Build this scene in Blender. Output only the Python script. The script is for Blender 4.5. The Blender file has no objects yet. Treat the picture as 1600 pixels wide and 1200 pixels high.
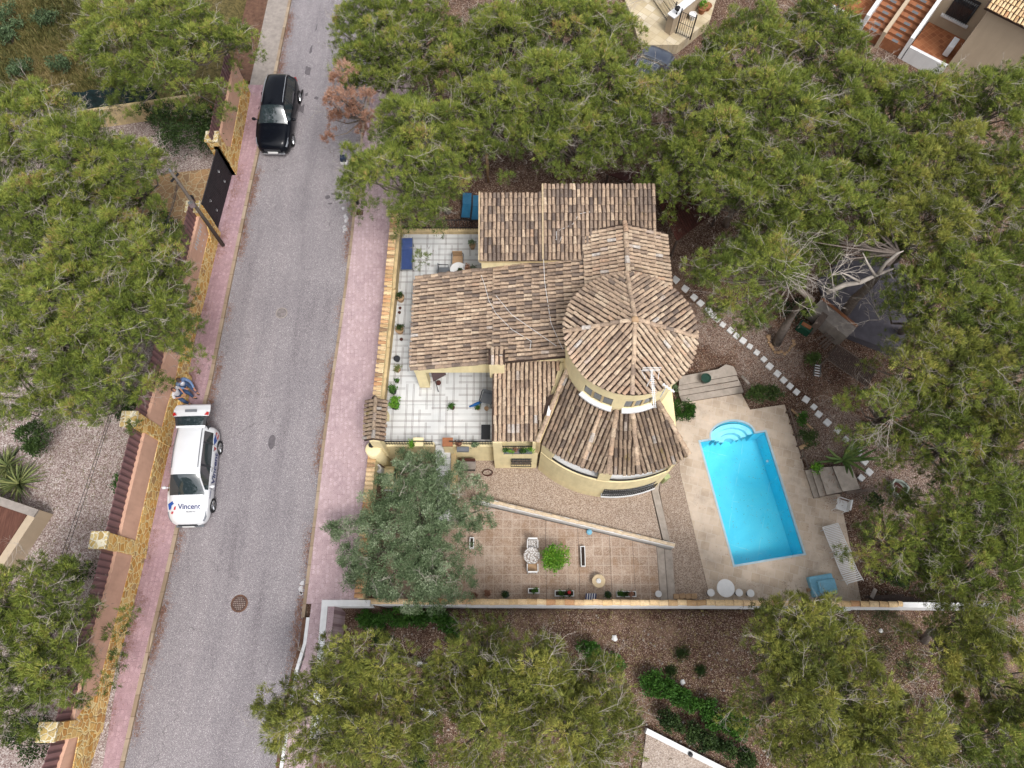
import bpy, bmesh, math, random
import numpy as np
from mathutils import Vector, Matrix
R = math.radians
random.seed(7)
rng = np.random.default_rng(11)
SC = bpy.context.scene
COL = SC.collection

# ------------------------------------------------------------------ camera, sky, sun, exposure
H = 32.0
TILT = R(20.4)
F = 1130.0
cam_d = bpy.data.cameras.new("camera")
cam_d.sensor_width = 36.0
cam_d.lens = F / 1600 * 36
cam_d.clip_end = 2000
cam = bpy.data.objects.new("camera", cam_d)
COL.objects.link(cam)
cam.location = (0, 0, H)
cam.rotation_euler = (TILT, 0, 0)
SC.camera = cam

SUN_EL, SUN_AZ = 62.0, 150.0      # degrees, azimuth clockwise from +y
world = bpy.data.worlds.new("World")
SC.world = world
world.use_nodes = True
wn = world.node_tree
wn.nodes.clear()
sky = wn.nodes.new("ShaderNodeTexSky")
sky.sky_type = 'NISHITA'
sky.sun_disc = False
sky.sun_elevation = R(SUN_EL)
sky.sun_rotation = R(SUN_AZ)
sky.air_density = 1.0
sky.dust_density = 4.0
sky.ozone_density = 1.0
hs = wn.nodes.new("ShaderNodeHueSaturation")
hs.inputs['Saturation'].default_value = 0.25
# soft cloud cover so that glass and paint have something to mirror
tcw = wn.nodes.new("ShaderNodeTexCoord")
cl = wn.nodes.new("ShaderNodeTexNoise"); cl.inputs['Scale'].default_value = 3.2; cl.inputs['Detail'].default_value = 6
clr = wn.nodes.new("ShaderNodeMapRange")
clr.inputs['From Min'].default_value = .35; clr.inputs['From Max'].default_value = .65
clr.inputs['To Min'].default_value = .8; clr.inputs['To Max'].default_value = 1.35
mulw = wn.nodes.new("ShaderNodeVectorMath"); mulw.operation = 'SCALE'
bg = wn.nodes.new("ShaderNodeBackground")
bg.inputs['Strength'].default_value = 0.15
wo = wn.nodes.new("ShaderNodeOutputWorld")
wn.links.new(sky.outputs[0], hs.inputs['Color'])
wn.links.new(hs.outputs[0], mulw.inputs[0])
wn.links.new(tcw.outputs['Generated'], cl.inputs['Vector'])
wn.links.new(cl.outputs['Fac'], clr.inputs['Value'])
wn.links.new(clr.outputs[0], mulw.inputs['Scale'])
wn.links.new(mulw.outputs[0], bg.inputs['Color'])
wn.links.new(bg.outputs[0], wo.inputs[0])

sl = bpy.data.lights.new("sun", 'SUN')
sl.energy = 1.25
sl.angle = R(14)
sl.color = (1.0, 0.955, 0.9)
sun = bpy.data.objects.new("sun", sl)
COL.objects.link(sun)
_a, _e = R(SUN_AZ), R(SUN_EL)
sdir = Vector((math.sin(_a) * math.cos(_e), math.cos(_a) * math.cos(_e), math.sin(_e)))
sun.rotation_euler = sdir.to_track_quat('Z', 'Y').to_euler()
sun.location = sdir * 60

SC.view_settings.view_transform = 'Standard'
SC.view_settings.look = 'None'
SC.view_settings.gamma = 1
SC.view_settings.exposure = 0.72
SC.view_settings.use_curve_mapping = False
SC.cycles.max_bounces = 6
SC.cycles.diffuse_bounces = 3
SC.cycles.glossy_bounces = 2
SC.cycles.transparent_max_bounces = 6

# ------------------------------------------------------------------ geometry of the view: a photo pixel and a height give a place
CT, ST = math.cos(TILT), math.sin(TILT)
def P(px, py, z=0.0):
    u, v = px - 800, py - 600
    den = F * CT + v * ST
    h = H - z
    return Vector((u / den * h, (F * ST - v * CT) / den * h, z))
def XY(px, py, z=0.0):
    p = P(px, py, z)
    return (p.x, p.y)

def sm(a, b, t):
    t = min(1, max(0, (t - a) / (b - a)))
    return t * t * (3 - 2 * t)
def G(x, y):                      # natural ground height
    w = 0.0
    if x < -15.7:
        w = 0.25
    xe = -6.9 if y > 2.0 else -8.35
    if x < xe: return w
    if y < 2.0: e = -2.15
    else:
        a = -2.15 + 2.2 * sm(12, 18, y); b = -2.15 + 0.35 * sm(14, 17, y) + 1.2 * sm(17, 28, y)
        t = sm(5.5, 10, x); e = a*(1-t) + b*t
    k = sm(xe, xe + .3, x)
    return w * (1 - k) + e * k
def PG(px, py, dz=0.0):
    z = -1
    for _ in range(12):
        p = P(px, py, z + dz)
        z = G(p.x, p.y)
    return Vector((p.x, p.y, z))

ZK, ZT, ZS, ZP, ZD = 0.12, 0.35, 0.27, -2.0, -2.6

# ------------------------------------------------------------------ object helpers
def tag(o, label=None, cat=None, group=None, kind=None):
    if label: o["label"] = label
    if cat: o["category"] = cat
    if group: o["group"] = group
    if kind: o["kind"] = kind
    return o
def link(o, parent=None):
    COL.objects.link(o)
    if parent is not None:
        o.parent = parent
        if parent.name in WS: o.location = parent.location * -1
    return o
WS = set()
def empty(name, label, cat, loc=(0, 0, 0), rz=0.0, group=None, worldspace=False):
    """a thing's root; worldspace: its parts are built in world coordinates"""
    o = bpy.data.objects.new(name, None)
    o.empty_display_size = .2
    COL.objects.link(o)
    o.location = loc
    o.rotation_euler = (0, 0, rz)
    if worldspace: WS.add(o.name)
    return tag(o, label, cat, group)
def mobj(name, verts, faces, mat, parent=None, smooth=False, tint=None):
    me = bpy.data.meshes.new(name)
    me.from_pydata([tuple(v) for v in verts], [], faces)
    if mat: me.materials.append(mat)
    if smooth: me.polygons.foreach_set('use_smooth', [True] * len(me.polygons))
    if tint is not None:
        a = me.attributes.new('tint', 'FLOAT', 'FACE')
        a.data.foreach_set('value', np.asarray(tint, dtype=np.float32))
    me.update()
    return link(bpy.data.objects.new(name, me), parent)
def npmesh(name, V, Fc, mat, parent=None, tint=None, smooth=False):
    """V (n,3); Fc (m,k) all faces with k corners"""
    V = np.asarray(V, dtype=np.float32); Fc = np.asarray(Fc, dtype=np.int32)
    m, k = Fc.shape
    me = bpy.data.meshes.new(name)
    me.vertices.add(len(V)); me.vertices.foreach_set('co', V.ravel())
    me.loops.add(m * k); me.loops.foreach_set('vertex_index', Fc.ravel())
    me.polygons.add(m)
    me.polygons.foreach_set('loop_start', np.arange(0, m * k, k, dtype=np.int32))
    me.polygons.foreach_set('loop_total', np.full(m, k, dtype=np.int32))
    if smooth: me.polygons.foreach_set('use_smooth', np.ones(m, dtype=bool))
    me.update(calc_edges=True)
    if tint is not None:
        a = me.attributes.new('tint', 'FLOAT', 'FACE')
        a.data.foreach_set('value', np.asarray(tint, dtype=np.float32))
    me.materials.append(mat)
    return link(bpy.data.objects.new(name, me), parent)

class MB:
    def __init__(s): s.v = []; s.f = []; s.t = []; s.ct = 0.5
    def add(s, vs, fs):
        n = len(s.v)
        s.v += [Vector(q) for q in vs]
        s.f += [tuple(i + n for i in f) for f in fs]
        s.t += [s.ct] * len(fs)
        return s
    def box(s, a, b, rz=0.0, c=None):
        x0, y0, z0 = a; x1, y1, z1 = b
        vs = [(x0,y0,z0),(x1,y0,z0),(x1,y1,z0),(x0,y1,z0),(x0,y0,z1),(x1,y0,z1),(x1,y1,z1),(x0,y1,z1)]
        if rz:
            c = c or ((x0+x1)/2, (y0+y1)/2)
            cs, sn = math.cos(rz), math.sin(rz)
            vs = [(c[0]+(x-c[0])*cs-(y-c[1])*sn, c[1]+(x-c[0])*sn+(y-c[1])*cs, z) for x, y, z in vs]
        return s.add(vs, [(0,3,2,1),(4,5,6,7),(0,1,5,4),(1,2,6,5),(2,3,7,6),(3,0,4,7)])
    def cbox(s, x, y, z, sx, sy, sz, rz=0.0):      # centred in x,y ; z = bottom
        return s.box((x-sx/2, y-sy/2, z), (x+sx/2, y+sy/2, z+sz), rz)
    def prism(s, poly, z0, z1):
        """poly of xy; z0/z1 number or function(x,y)"""
        area = sum(poly[i][0]*poly[(i+1)%len(poly)][1]-poly[(i+1)%len(poly)][0]*poly[i][1] for i in range(len(poly)))
        if area < 0: poly = poly[::-1]
        n = len(poly)
        f0 = z0 if callable(z0) else (lambda x, y: z0)
        f1 = z1 if callable(z1) else (lambda x, y: z1)
        vs = [(x, y, f0(x, y)) for x, y in poly] + [(x, y, f1(x, y)) for x, y in poly]
        fs = [tuple(range(n-1, -1, -1)), tuple(range(n, 2*n))] + [(i, (i+1)%n, n+(i+1)%n, n+i) for i in range(n)]
        return s.add(vs, fs)
    def tube(s, pts, r, n=6, cap=True):
        pts = [Vector(p) for p in pts]
        rs = r if isinstance(r, (list, tuple)) else [r]*len(pts)
        base = []
        for i, p in enumerate(pts):
            d = (pts[min(i+1, len(pts)-1)] - pts[max(i-1, 0)])
            d = d.normalized() if d.length > 1e-9 else Vector((0,0,1))
            a = d.cross(Vector((0,0,1)))
            if a.length < .05: a = d.cross(Vector((1,0,0)))
            a.normalize(); b = d.cross(a)
            base.append([p + (a*math.cos(2*math.pi*k/n) + b*math.sin(2*math.pi*k/n))*rs[i] for k in range(n)])
        vs = [q for ring in base for q in ring]
        fs = []
        for i in range(len(pts)-1):
            for k in range(n):
                k2 = (k+1) % n
                fs.append((i*n+k, (i+1)*n+k, (i+1)*n+k2, i*n+k2))
        if cap:
            fs.append(tuple(range(n))); fs.append(tuple(range((len(pts)-1)*n+n-1, (len(pts)-1)*n-1, -1)))
        return s.add(vs, fs)
    def lathe(s, prof, c=(0,0,0), n=20, sx=1, sy=1):
        """prof list of (r,z)"""
        vs = []
        for r, z in prof:
            for k in range(n):
                a = 2*math.pi*k/n
                vs.append((c[0]+math.cos(a)*r*sx, c[1]+math.sin(a)*r*sy, c[2]+z))
        fs = []
        for i in range(len(prof)-1):
            for k in range(n):
                k2 = (k+1)%n
                fs.append((i*n+k, i*n+k2, (i+1)*n+k2, (i+1)*n+k))
        if prof[0][0] > 1e-4: fs.append(tuple(range(n-1, -1, -1)))
        if prof[-1][0] > 1e-4: fs.append(tuple(range((len(prof)-1)*n, len(prof)*n)))
        return s.add(vs, fs)
    def build(s, name, mat, parent=None, smooth=False, bevel=0.0, tints=False):
        o = mobj(name, s.v, s.f, mat, parent, smooth, s.t if tints else None)
        if bevel:
            m = o.modifiers.new('bevel', 'BEVEL'); m.width = bevel; m.segments = 2; m.limit_method = 'ANGLE'; m.angle_limit = R(40)
        return o
def copy_tree(o, parent=None):
    c = o.copy(); COL.objects.link(c)
    if parent is not None: c.parent = parent
    for ch in [q for q in bpy.data.objects if q.parent == o]:
        copy_tree(ch, c)
    return c
def dup(o, loc, rz=0.0, label=None, scale=None):
    c = copy_tree(o)
    c.location = loc; c.rotation_euler = (0, 0, rz)
    if scale: c.scale = (scale,)*3
    if label: c["label"] = label
    return c

# ------------------------------------------------------------------ materials
GAIN = 1.6
def lin(c):
    c = c / 255
    return c/12.92 if c <= .04045 else ((c+.055)/1.055)**2.4
def C(r, g, b, k=1.0):
    return (min(.9, lin(r)/GAIN*k), min(.9, lin(g)/GAIN*k), min(.9, lin(b)/GAIN*k), 1)
class N:
    """small node-building wrapper"""
    def __init__(s, name, rough=.8, spec=.3):
        s.m = bpy.data.materials.new(name); s.m.use_nodes = True
        s.nt = s.m.node_tree
        s.b = s.nt.nodes['Principled BSDF']
        s.b.inputs['Roughness'].default_value = rough
        s.b.inputs['Specular IOR Level'].default_value = spec
        s._pos = None
    def n(s, t, **kw):
        x = s.nt.nodes.new(t)
        for k, v in kw.items():
            if hasattr(x, k): setattr(x, k, v)
            else: x.inputs[k.replace('_', ' ')].default_value = v
        return x
    def l(s, a, b): s.nt.links.new(a, b)
    def pos(s, rot=0.0):
        if s._pos is None:
            s._pos = s.n('ShaderNodeTexCoord').outputs['Object']
        if rot:
            mp = s.n('ShaderNodeMapping'); mp.inputs['Rotation'].default_value = (0, 0, rot)
            s.l(s._pos, mp.inputs['Vector']); return mp.outputs[0]
        return s._pos
    def noise(s, scale, detail=3, rough=.55, vec=None, dist=0.0):
        x = s.n('ShaderNodeTexNoise'); x.inputs['Scale'].default_value = scale
        x.inputs['Detail'].default_value = detail; x.inputs['Roughness'].default_value = rough
        x.inputs['Distortion'].default_value = dist
        s.l(vec or s.pos(), x.inputs['Vector']); return x.outputs['Fac']
    def vor(s, scale, feature='F1', out='Distance', vec=None, rnd=1.0):
        x = s.n('ShaderNodeTexVoronoi'); x.feature = feature
        x.inputs['Scale'].default_value = scale
        x.inputs['Randomness'].default_value = rnd
        s.l(vec or s.pos(), x.inputs['Vector']); return x.outputs[out]
    def ramp(s, fac, stops, interp='LINEAR'):
        x = s.n('ShaderNodeValToRGB'); cr = x.color_ramp; cr.interpolation = interp
        while len(cr.elements) < len(stops): cr.elements.new(.5)
        for e, (p, c) in zip(cr.elements, stops):
            e.position = p; e.color = c if len(c) == 4 else (*c, 1)
        s.l(fac, x.inputs['Fac']); return x.outputs['Color']
    def g(s, fac, a, b):                 # greyscale step a..b -> 0..1
        x = s.n('ShaderNodeMapRange'); x.inputs['From Min'].default_value = a; x.inputs['From Max'].default_value = b
        s.l(fac, x.inputs['Value']); return x.outputs[0]
    def mix(s, fac, a, b, mode='MIX'):
        x = s.n('ShaderNodeMix'); x.data_type = 'RGBA'; x.blend_type = mode
        for i, v in ((0, fac), (6, a), (7, b)):
            if isinstance(v, (int, float)): x.inputs[i].default_value = v
            elif isinstance(v, tuple): x.inputs[i].default_value = v if len(v) == 4 else (*v, 1)
            else: s.l(v, x.inputs[i])
        return x.outputs[2]
    def math(s, op, a, b=0.0, c=None):
        x = s.n('ShaderNodeMath'); x.operation = op
        for i, v in enumerate([a, b] + ([c] if c is not None else [])):
            if isinstance(v, (int, float)): x.inputs[i].default_value = v
            else: s.l(v, x.inputs[i])
        return x.outputs[0]
    def sep(s, vec):
        x = s.n('ShaderNodeSeparateXYZ'); s.l(vec, x.inputs[0]); return x.outputs[0], x.outputs[1], x.outputs[2]
    def comb(s, a, b, c=0.0):
        x = s.n('ShaderNodeCombineXYZ')
        for i, v in enumerate((a, b, c)):
            if isinstance(v, (int, float)): x.inputs[i].default_value = v
            else: s.l(v, x.inputs[i])
        return x.outputs[0]
    def wn(s, vec):
        x = s.n('ShaderNodeTexWhiteNoise'); x.noise_dimensions = '3D'; s.l(vec, x.inputs['Vector']); return x.outputs['Value']
    def attr(s, name, out='Fac'):
        x = s.n('ShaderNodeAttribute'); x.attribute_name = name; return x.outputs[out]
    def bump(s, h, strength=.4, dist=.01):
        x = s.n('ShaderNodeBump'); x.inputs['Strength'].default_value = strength; x.inputs['Distance'].default_value = dist
        s.l(h, x.inputs['Height']); s.l(x.outputs[0], s.b.inputs['Normal'])
    def color(s, c):
        if isinstance(c, tuple): s.b.inputs['Base Color'].default_value = c
        else: s.l(c, s.b.inputs['Base Color'])
        return s.m

def simple(name, col, rough=.6, var=.18, scale=6.0, spec=.3, metal=0.0, bump=0.0):
    k = N(name, rough, spec)
    k.b.inputs['Metallic'].default_value = metal
    d = tuple(c*(1-var) for c in col[:3]) + (1,); e = tuple(min(.95, c*(1+var)) for c in col[:3]) + (1,)
    nz = k.noise(scale, 4)
    if bump: k.bump(k.noise(scale*4, 3), bump, .01)
    return k.color(k.ramp(nz, [(.3, d), (.7, e)]))

MT = {}
def mk_asphalt():
    k = N('asphalt', .85, .25)
    fine = k.vor(72.0, 'F1', 'Color')
    fx, fy, fz = k.sep(fine)
    a = k.ramp(fx, [(0, C(118,112,116)), (.45, C(148,142,146)), (.8, C(168,162,165)), (.93, C(198,192,193)), (1, C(240,236,234))])
    mp = k.n('ShaderNodeMapping'); mp.inputs['Rotation'].default_value = (0, 0, R(-3.0)); mp.inputs['Scale'].default_value = (1, .12, 1)
    k.l(k.pos(), mp.inputs[0])
    streak = k.noise(1.1, 4, .6, vec=mp.outputs[0])
    big = k.noise(.35, 4)
    a = k.mix(1.0, a, k.ramp(streak, [(.32, (.80,.79,.80)), (.48, (.97,.97,.97)), (.7, (1.09,1.08,1.07))]), 'MULTIPLY')
    a = k.mix(1.0, a, k.ramp(big, [(.35, (.93,.92,.93)), (.65, (1.05,1.04,1.04))]), 'MULTIPLY')
    # old oil patches
    st = k.noise(1.7, 5, .65)
    a = k.mix(k.math('MULTIPLY', k.g(st, .70, .76), .45), a, C(110,105,106))
    wv = k.n('ShaderNodeTexNoise'); wv.inputs['Scale'].default_value = 1.5; wv.inputs['Detail'].default_value = 5; k.l(k.pos(), wv.inputs['Vector'])
    vm = k.n('ShaderNodeVectorMath'); vm.operation = 'MULTIPLY_ADD'; vm.inputs[1].default_value = (.9,)*3; k.l(wv.outputs['Color'], vm.inputs[0]); k.l(k.pos(), vm.inputs[2])
    cr = k.vor(.28, 'DISTANCE_TO_EDGE', 'Distance', vec=vm.outputs[0])
    cm = k.math('MULTIPLY', k.math('LESS_THAN', cr, .0035), k.g(k.noise(.35, 2), .45, .6))
    a = k.mix(k.math('MULTIPLY', cm, .45), a, C(96,90,92))
    k.bump(fx, .35, .008)
    return k.color(a)
def mk_paver(name, base, line, rot, dark=1.0):
    k = N(name, .85, .2)
    v = k.pos(rot)
    S = 5.0                            # 0.2 m tiles
    sc = k.n('ShaderNodeVectorMath'); sc.operation = 'SCALE'; k.l(v, sc.inputs[0]); sc.inputs['Scale'].default_value = S
    x, y, z = k.sep(sc.outputs[0])
    fx, fy = k.math('FRACT', x), k.math('FRACT', y)
    cx, cy = k.math('FLOOR', x), k.math('FLOOR', y)
    rnd = k.wn(k.comb(cx, cy))
    dx = k.math('ABSOLUTE', k.math('SUBTRACT', fx, .5)); dy = k.math('ABSOLUTE', k.math('SUBTRACT', fy, .5))
    d = k.math('MAXIMUM', dx, dy)
    # concentric square grooves at .18 and .34 and tile joint at .5
    def line_at(p, w): return k.math('LESS_THAN', k.math('ABSOLUTE', k.math('SUBTRACT', d, p)), w)
    g1 = k.math('MULTIPLY', line_at(.10, .03), k.math('GREATER_THAN', rnd, .5))
    g2 = k.math('MULTIPLY', line_at(.28, .035), k.math('GREATER_THAN', k.math('ADD', fx, k.math('MULTIPLY', rnd, .7)), .6))
    j = k.math('MULTIPLY', k.math('GREATER_THAN', d, .45), k.g(k.wn(k.comb(k.math('FLOOR', k.math('ADD', x, .5)), k.math('FLOOR', k.math('ADD', y, .5)), 5.0)), -.4, .9))
    gg = k.math('MAXIMUM', k.math('MAXIMUM', g1, g2), j)
    tone = k.ramp(k.wn(k.comb(cx, cy, 3.0)), [(0, tuple(c*.95 for c in base[:3])), (1, tuple(c*1.05 for c in base[:3]))])
    stain = k.noise(.7, 5, .6)
    tone = k.mix(1.0, tone, k.ramp(stain, [(.3, (.84,.82,.84)), (.5, (1,1,1)), (.75, (1.08,1.07,1.05))]), 'MULTIPLY')
    tone = k.mix(k.math('MULTIPLY', gg, .62), tone, line)
    sp = k.noise(40, 2)
    tone = k.mix(1.0, tone, k.ramp(sp, [(.3, (.9,.9,.9)), (.7, (1.08,1.08,1.08))]), 'MULTIPLY')
    k.bump(k.math('SUBTRACT', 1.0, gg), .3, .006)
    return k.color(tone)
def mk_terrace():
    k = N('terrace_tile', .35, .45)
    x, y, z = k.sep(k.pos())
    s = 1/.31
    X = k.math('MULTIPLY', x, s); Y = k.math('MULTIPLY', y, s)
    cy = k.math('FLOOR', k.math('MULTIPLY', Y, .5)); cx = k.math('FLOOR', k.math('MULTIPLY', X, .5))
    def dbl(t, sh):
        f = k.math('FRACT', k.math('ADD', t, sh))
        a = k.math('LESS_THAN', k.math('ABSOLUTE', k.math('SUBTRACT', f, .16)), .030)
        b = k.math('LESS_THAN', k.math('ABSOLUTE', k.math('SUBTRACT', f, .34)), .030)
        return k.math('MAXIMUM', a, b)
    lv = dbl(X, k.math('MULTIPLY', cy, .33)); lh = dbl(Y, k.math('MULTIPLY', cx, .33))
    bx = k.math('LESS_THAN', k.math('FRACT', k.math('MULTIPLY', k.math('ADD', X, cy), .5)), .62)
    by = k.math('LESS_THAN', k.math('FRACT', k.math('MULTIPLY', k.math('ADD', Y, cx), .5)), .62)
    lv = dbl(X, 0.0); lh = dbl(Y, 0.0)
    rv = k.wn(k.comb(k.math('FLOOR', X), k.math('FLOOR', k.math('MULTIPLY', Y, .5)), 1.0)); rh = k.wn(k.comb(k.math('FLOOR', k.math('MULTIPLY', X, .5)), k.math('FLOOR', Y), 2.0))
    ln = k.math('MAXIMUM', k.math('MULTIPLY', lv, k.g(rv, .15, .35)), k.math('MULTIPLY', lh, k.g(rh, .15, .35)))
    ln = k.math('MINIMUM', ln, 1.0)
    nz = k.noise(1.3, 4)
    base = k.ramp(nz, [(.3, C(228,230,230)), (.7, C(248,248,246))])
    col = k.mix(k.math('MULTIPLY', ln, .9), base, C(120,106,102))
    return k.color(col)
def mk_stone(name='crazy_stone', sc=3.6, cols=None, joint=C(248,228,170,1.1), jw=.045):
    k = N(name, .85, .2)
    nzv = k.n('ShaderNodeTexNoise'); nzv.inputs['Scale'].default_value = 5; k.l(k.pos(), nzv.inputs['Vector'])
    w = k.n('ShaderNodeVectorMath'); w.operation = 'MULTIPLY_ADD'; w.inputs[1].default_value = (.12,)*3
    k.l(nzv.outputs['Color'], w.inputs[0]); k.l(k.pos(), w.inputs[2])
    e = k.vor(sc, 'DISTANCE_TO_EDGE', 'Distance', vec=w.outputs[0])
    cc = k.vor(sc, 'F1', 'Color', vec=w.outputs[0])
    r_, g_, b_ = k.sep(cc)
    cols = cols or [(0, C(214,160,84)), (.35, C(240,190,112)), (.6, C(250,212,142)), (.8, C(226,170,100)), (1, C(198,168,126))]
    stone = k.ramp(r_, cols)
    stone = k.mix(1.0, stone, k.ramp(k.noise(12, 4), [(.3, (.78,.76,.72)), (.7, (1.12,1.1,1.05))]), 'MULTIPLY')
    j = k.g(e, jw+.03, jw)
    col = k.mix(k.math('MULTIPLY', j, .9), stone, joint)
    k.bump(k.g(e, 0, .12), .6, .03)
    return k.color(col)
def mk_render(name, col, stain=.12, s=1.2):
    k = N(name, .9, .15)
    nz = k.noise(s, 5, .6)
    mp = k.n('ShaderNodeMapping'); mp.inputs['Scale'].default_value = (3, 3, .4); k.l(k.pos(), mp.inputs[0])
    dr = k.noise(1.5, 4, .6, vec=mp.outputs[0])
    a = k.ramp(nz, [(.3, tuple(c*(1-stain) for c in col[:3])), (.65, tuple(min(.92, c*(1+stain*.5)) for c in col[:3]))])
    a = k.mix(1.0, a, k.ramp(dr, [(.3, (1-stain*1.3,)*3), (.6, (1,1,1))]), 'MULTIPLY')
    k.bump(k.noise(60, 3), .25, .006)
    return k.color(a)
def mk_rooftile(name='roof_tile', shift=0.0, dark=1.0, moss=.35, cap=False):
    k = N(name, .88, .15)
    t = k.attr('tint')
    c = k.ramp(t, [(0, C(116,104,98,dark)), (.2, C(150,134,122,dark)), (.4, C(190,166,144,dark)), (.6, C(216,190,164,dark)), (.76, C(232,210,184,dark)), (.88, C(216,182,154,dark)), (1, C(224,216,208,dark))])
    if cap: c = k.ramp(t, [(0, C(110,96,90)), (.22, C(156,130,108)), (.38, C(208,170,124)), (.6, C(240,206,156,1.08)), (.8, C(248,220,176,1.12)), (1, C(226,176,130))])
    lich = k.noise(9, 5, .7)
    c = k.mix(k.math('MULTIPLY', k.g(lich, .47, .60), .2 if cap else .45), c, C(112,98,90,dark))
    l2 = k.noise(17, 4, .7)
    c = k.mix(k.math('MULTIPLY', k.g(l2, .60, .70), .5), c, C(212,200,186))
    big = k.noise(.6, 4)
    c = k.mix(1.0, c, k.ramp(big, [(.3, (.80,.78,.77)), (.5, (.96,.95,.94)), (.7, (1.08,1.07,1.05))]), 'MULTIPLY')
    if moss:
        ms = k.noise(2.2, 5, .7)
        c = k.mix(k.math('MULTIPLY', k.g(ms, .60, .70), moss), c, C(128,112,58))
    fine = k.noise(34, 4, .75)
    c = k.mix(1.0, c, k.ramp(fine, [(.32, (.66,.63,.62)), (.5, (1,1,1)), (.7, (1.25,1.23,1.2))]), 'MULTIPLY')
    k.bump(k.noise(45, 3), .35, .006)
    return k.color(c)
def mk_ground():
    k = N('earth_and_gravel', .95, .1)
    z = k.attr('zone', 'Color')
    zr, zg, zb = k.sep(z)
    v1 = k.vor(38, 'F1', 'Color'); r1, g1, b1 = k.sep(v1)
    # brown needle litter and stones
    mulch = k.ramp(r1, [(0, C(66,46,37)), (.4, C(102,77,64)), (.75, C(132,106,90)), (.9, C(168,146,128)), (1, C(222,206,192))])
    n1 = k.noise(.9, 5, .6)
    mulch = k.mix(k.math('MULTIPLY', k.g(k.noise(.45, 5, .65), .52, .66), .55), mulch, C(150,124,106))
    mulch = k.mix(1.0, mulch, k.ramp(n1, [(.3, (.72,.66,.66)), (.55, (1,1,1)), (.75, (1.3,1.25,1.2))]), 'MULTIPLY')
    # pink-white gravel of the west garden
    v2 = k.vor(27, 'F1', 'Color'); r2, g2, b2 = k.sep(v2)
    grav = k.ramp(r2, [(0, C(128,104,98)), (.4, C(176,156,150)), (.75, C(204,188,182)), (1, C(236,228,222))])
    grav = k.mix(1.0, grav, k.ramp(k.noise(.8, 4), [(.3, (.8,.79,.78)), (.7, (1.05,1.05,1.05))]), 'MULTIPLY')
    # scrub soil
    scr = k.ramp(k.noise(6, 5, .7), [(.25, C(60,56,38)), (.45, C(98,90,58)), (.6, C(128,116,74)), (.8, C(120,96,74))])
    # mixed gravel (paler, pinkish) of the east garden
    v3 = k.vor(40, 'F1', 'Color'); r3, g3, b3 = k.sep(v3)
    g3c = k.ramp(r3, [(0, C(84,62,54)), (.4, C(132,108,96)), (.7, C(168,146,132)), (1, C(216,202,190))])
    edge = k.noise(2.5, 4)
    def w(f): return k.g(k.math('ADD', f, k.math('MULTIPLY', k.math('SUBTRACT', edge, .5), .7)), .42, .58)
    c = k.mix(w(zb), mulch, g3c); c = k.mix(w(zr), c, grav); c = k.mix(w(zg), c, scr)
    k.bump(r1, .6, .03)
    return k.color(c)
def mk_slab(name, cols, size, rot, joint, jw=.03, gain=1.0, speck=.0, off=.0):
    k = N(name, .85, .2)
    br = k.n('ShaderNodeTexBrick')
    br.offset = off; br.squash = 1
    k.l(k.pos(rot), br.inputs['Vector'])
    br.inputs['Scale'].default_value = 1.0
    br.inputs['Brick Width'].default_value = size[0]; br.inputs['Row Height'].default_value = size[1]
    br.inputs['Mortar Size'].default_value = jw*.35; br.inputs['Mortar Smooth'].default_value = .1
    br.inputs['Color1'].default_value = (0,0,0,1); br.inputs['Color2'].default_value = (1,1,1,1); br.inputs['Mortar'].default_value = (.5,.5,.5,1)
    t = k.ramp(br.outputs['Color'], [(0, cols[0]), (.5, cols[1]), (1, cols[2])])
    st = k.noise(.9, 6, .65)
    t = k.mix(1.0, t, k.ramp(st, [(.3, (.70,.68,.66)), (.5, (.96,.95,.94)), (.7, (1.1,1.09,1.07))]), 'MULTIPLY')
    if speck:
        v = k.vor(34, 'F1', 'Color'); a, b, c_ = k.sep(v)
        t = k.mix(speck, t, k.ramp(a, [(0, C(120,98,84)), (.5, C(182,160,142)), (1, C(226,212,198))]))
    t = k.mix(k.math('MULTIPLY', br.outputs['Fac'], .7), t, joint)
    k.bump(k.math('SUBTRACT', 1.0, br.outputs['Fac']), .3, .008)
    return k.color(t)
def add_stain(mat, scale, lo, hi, amt, col):
    nt = mat.node_tree; b = nt.nodes['Principled BSDF']; src = b.inputs['Base Color'].links[0].from_socket
    tc = nt.nodes.new('ShaderNodeTexCoord'); nz = nt.nodes.new('ShaderNodeTexNoise'); nz.inputs['Scale'].default_value = scale; nz.inputs['Detail'].default_value = 7; nz.inputs['Roughness'].default_value = .7
    mr = nt.nodes.new('ShaderNodeMapRange'); mr.inputs['From Min'].default_value = lo; mr.inputs['From Max'].default_value = hi; mr.inputs['To Max'].default_value = amt
    mx = nt.nodes.new('ShaderNodeMix'); mx.data_type = 'RGBA'; mx.inputs[7].default_value = col
    nt.links.new(tc.outputs['Object'], nz.inputs['Vector']); nt.links.new(nz.outputs['Fac'], mr.inputs['Value']); nt.links.new(mr.outputs[0], mx.inputs[0]); nt.links.new(src, mx.inputs[6]); nt.links.new(mx.outputs[2], b.inputs['Base Color'])
def mk_leaf(name, stops, rough=.6, trans=.15):
    k = N(name, rough, .25)
    t = k.attr('tint')
    c = k.ramp(t, stops)
    k.color(c)
    return k.m
def mk_glass(name, col=(.03,.04,.05,1), rough=.03, metal=0.0):
    k = N(name, rough, .9)
    k.b.inputs['Specular IOR Level'].default_value = .5
    return k.color(col)
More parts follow.
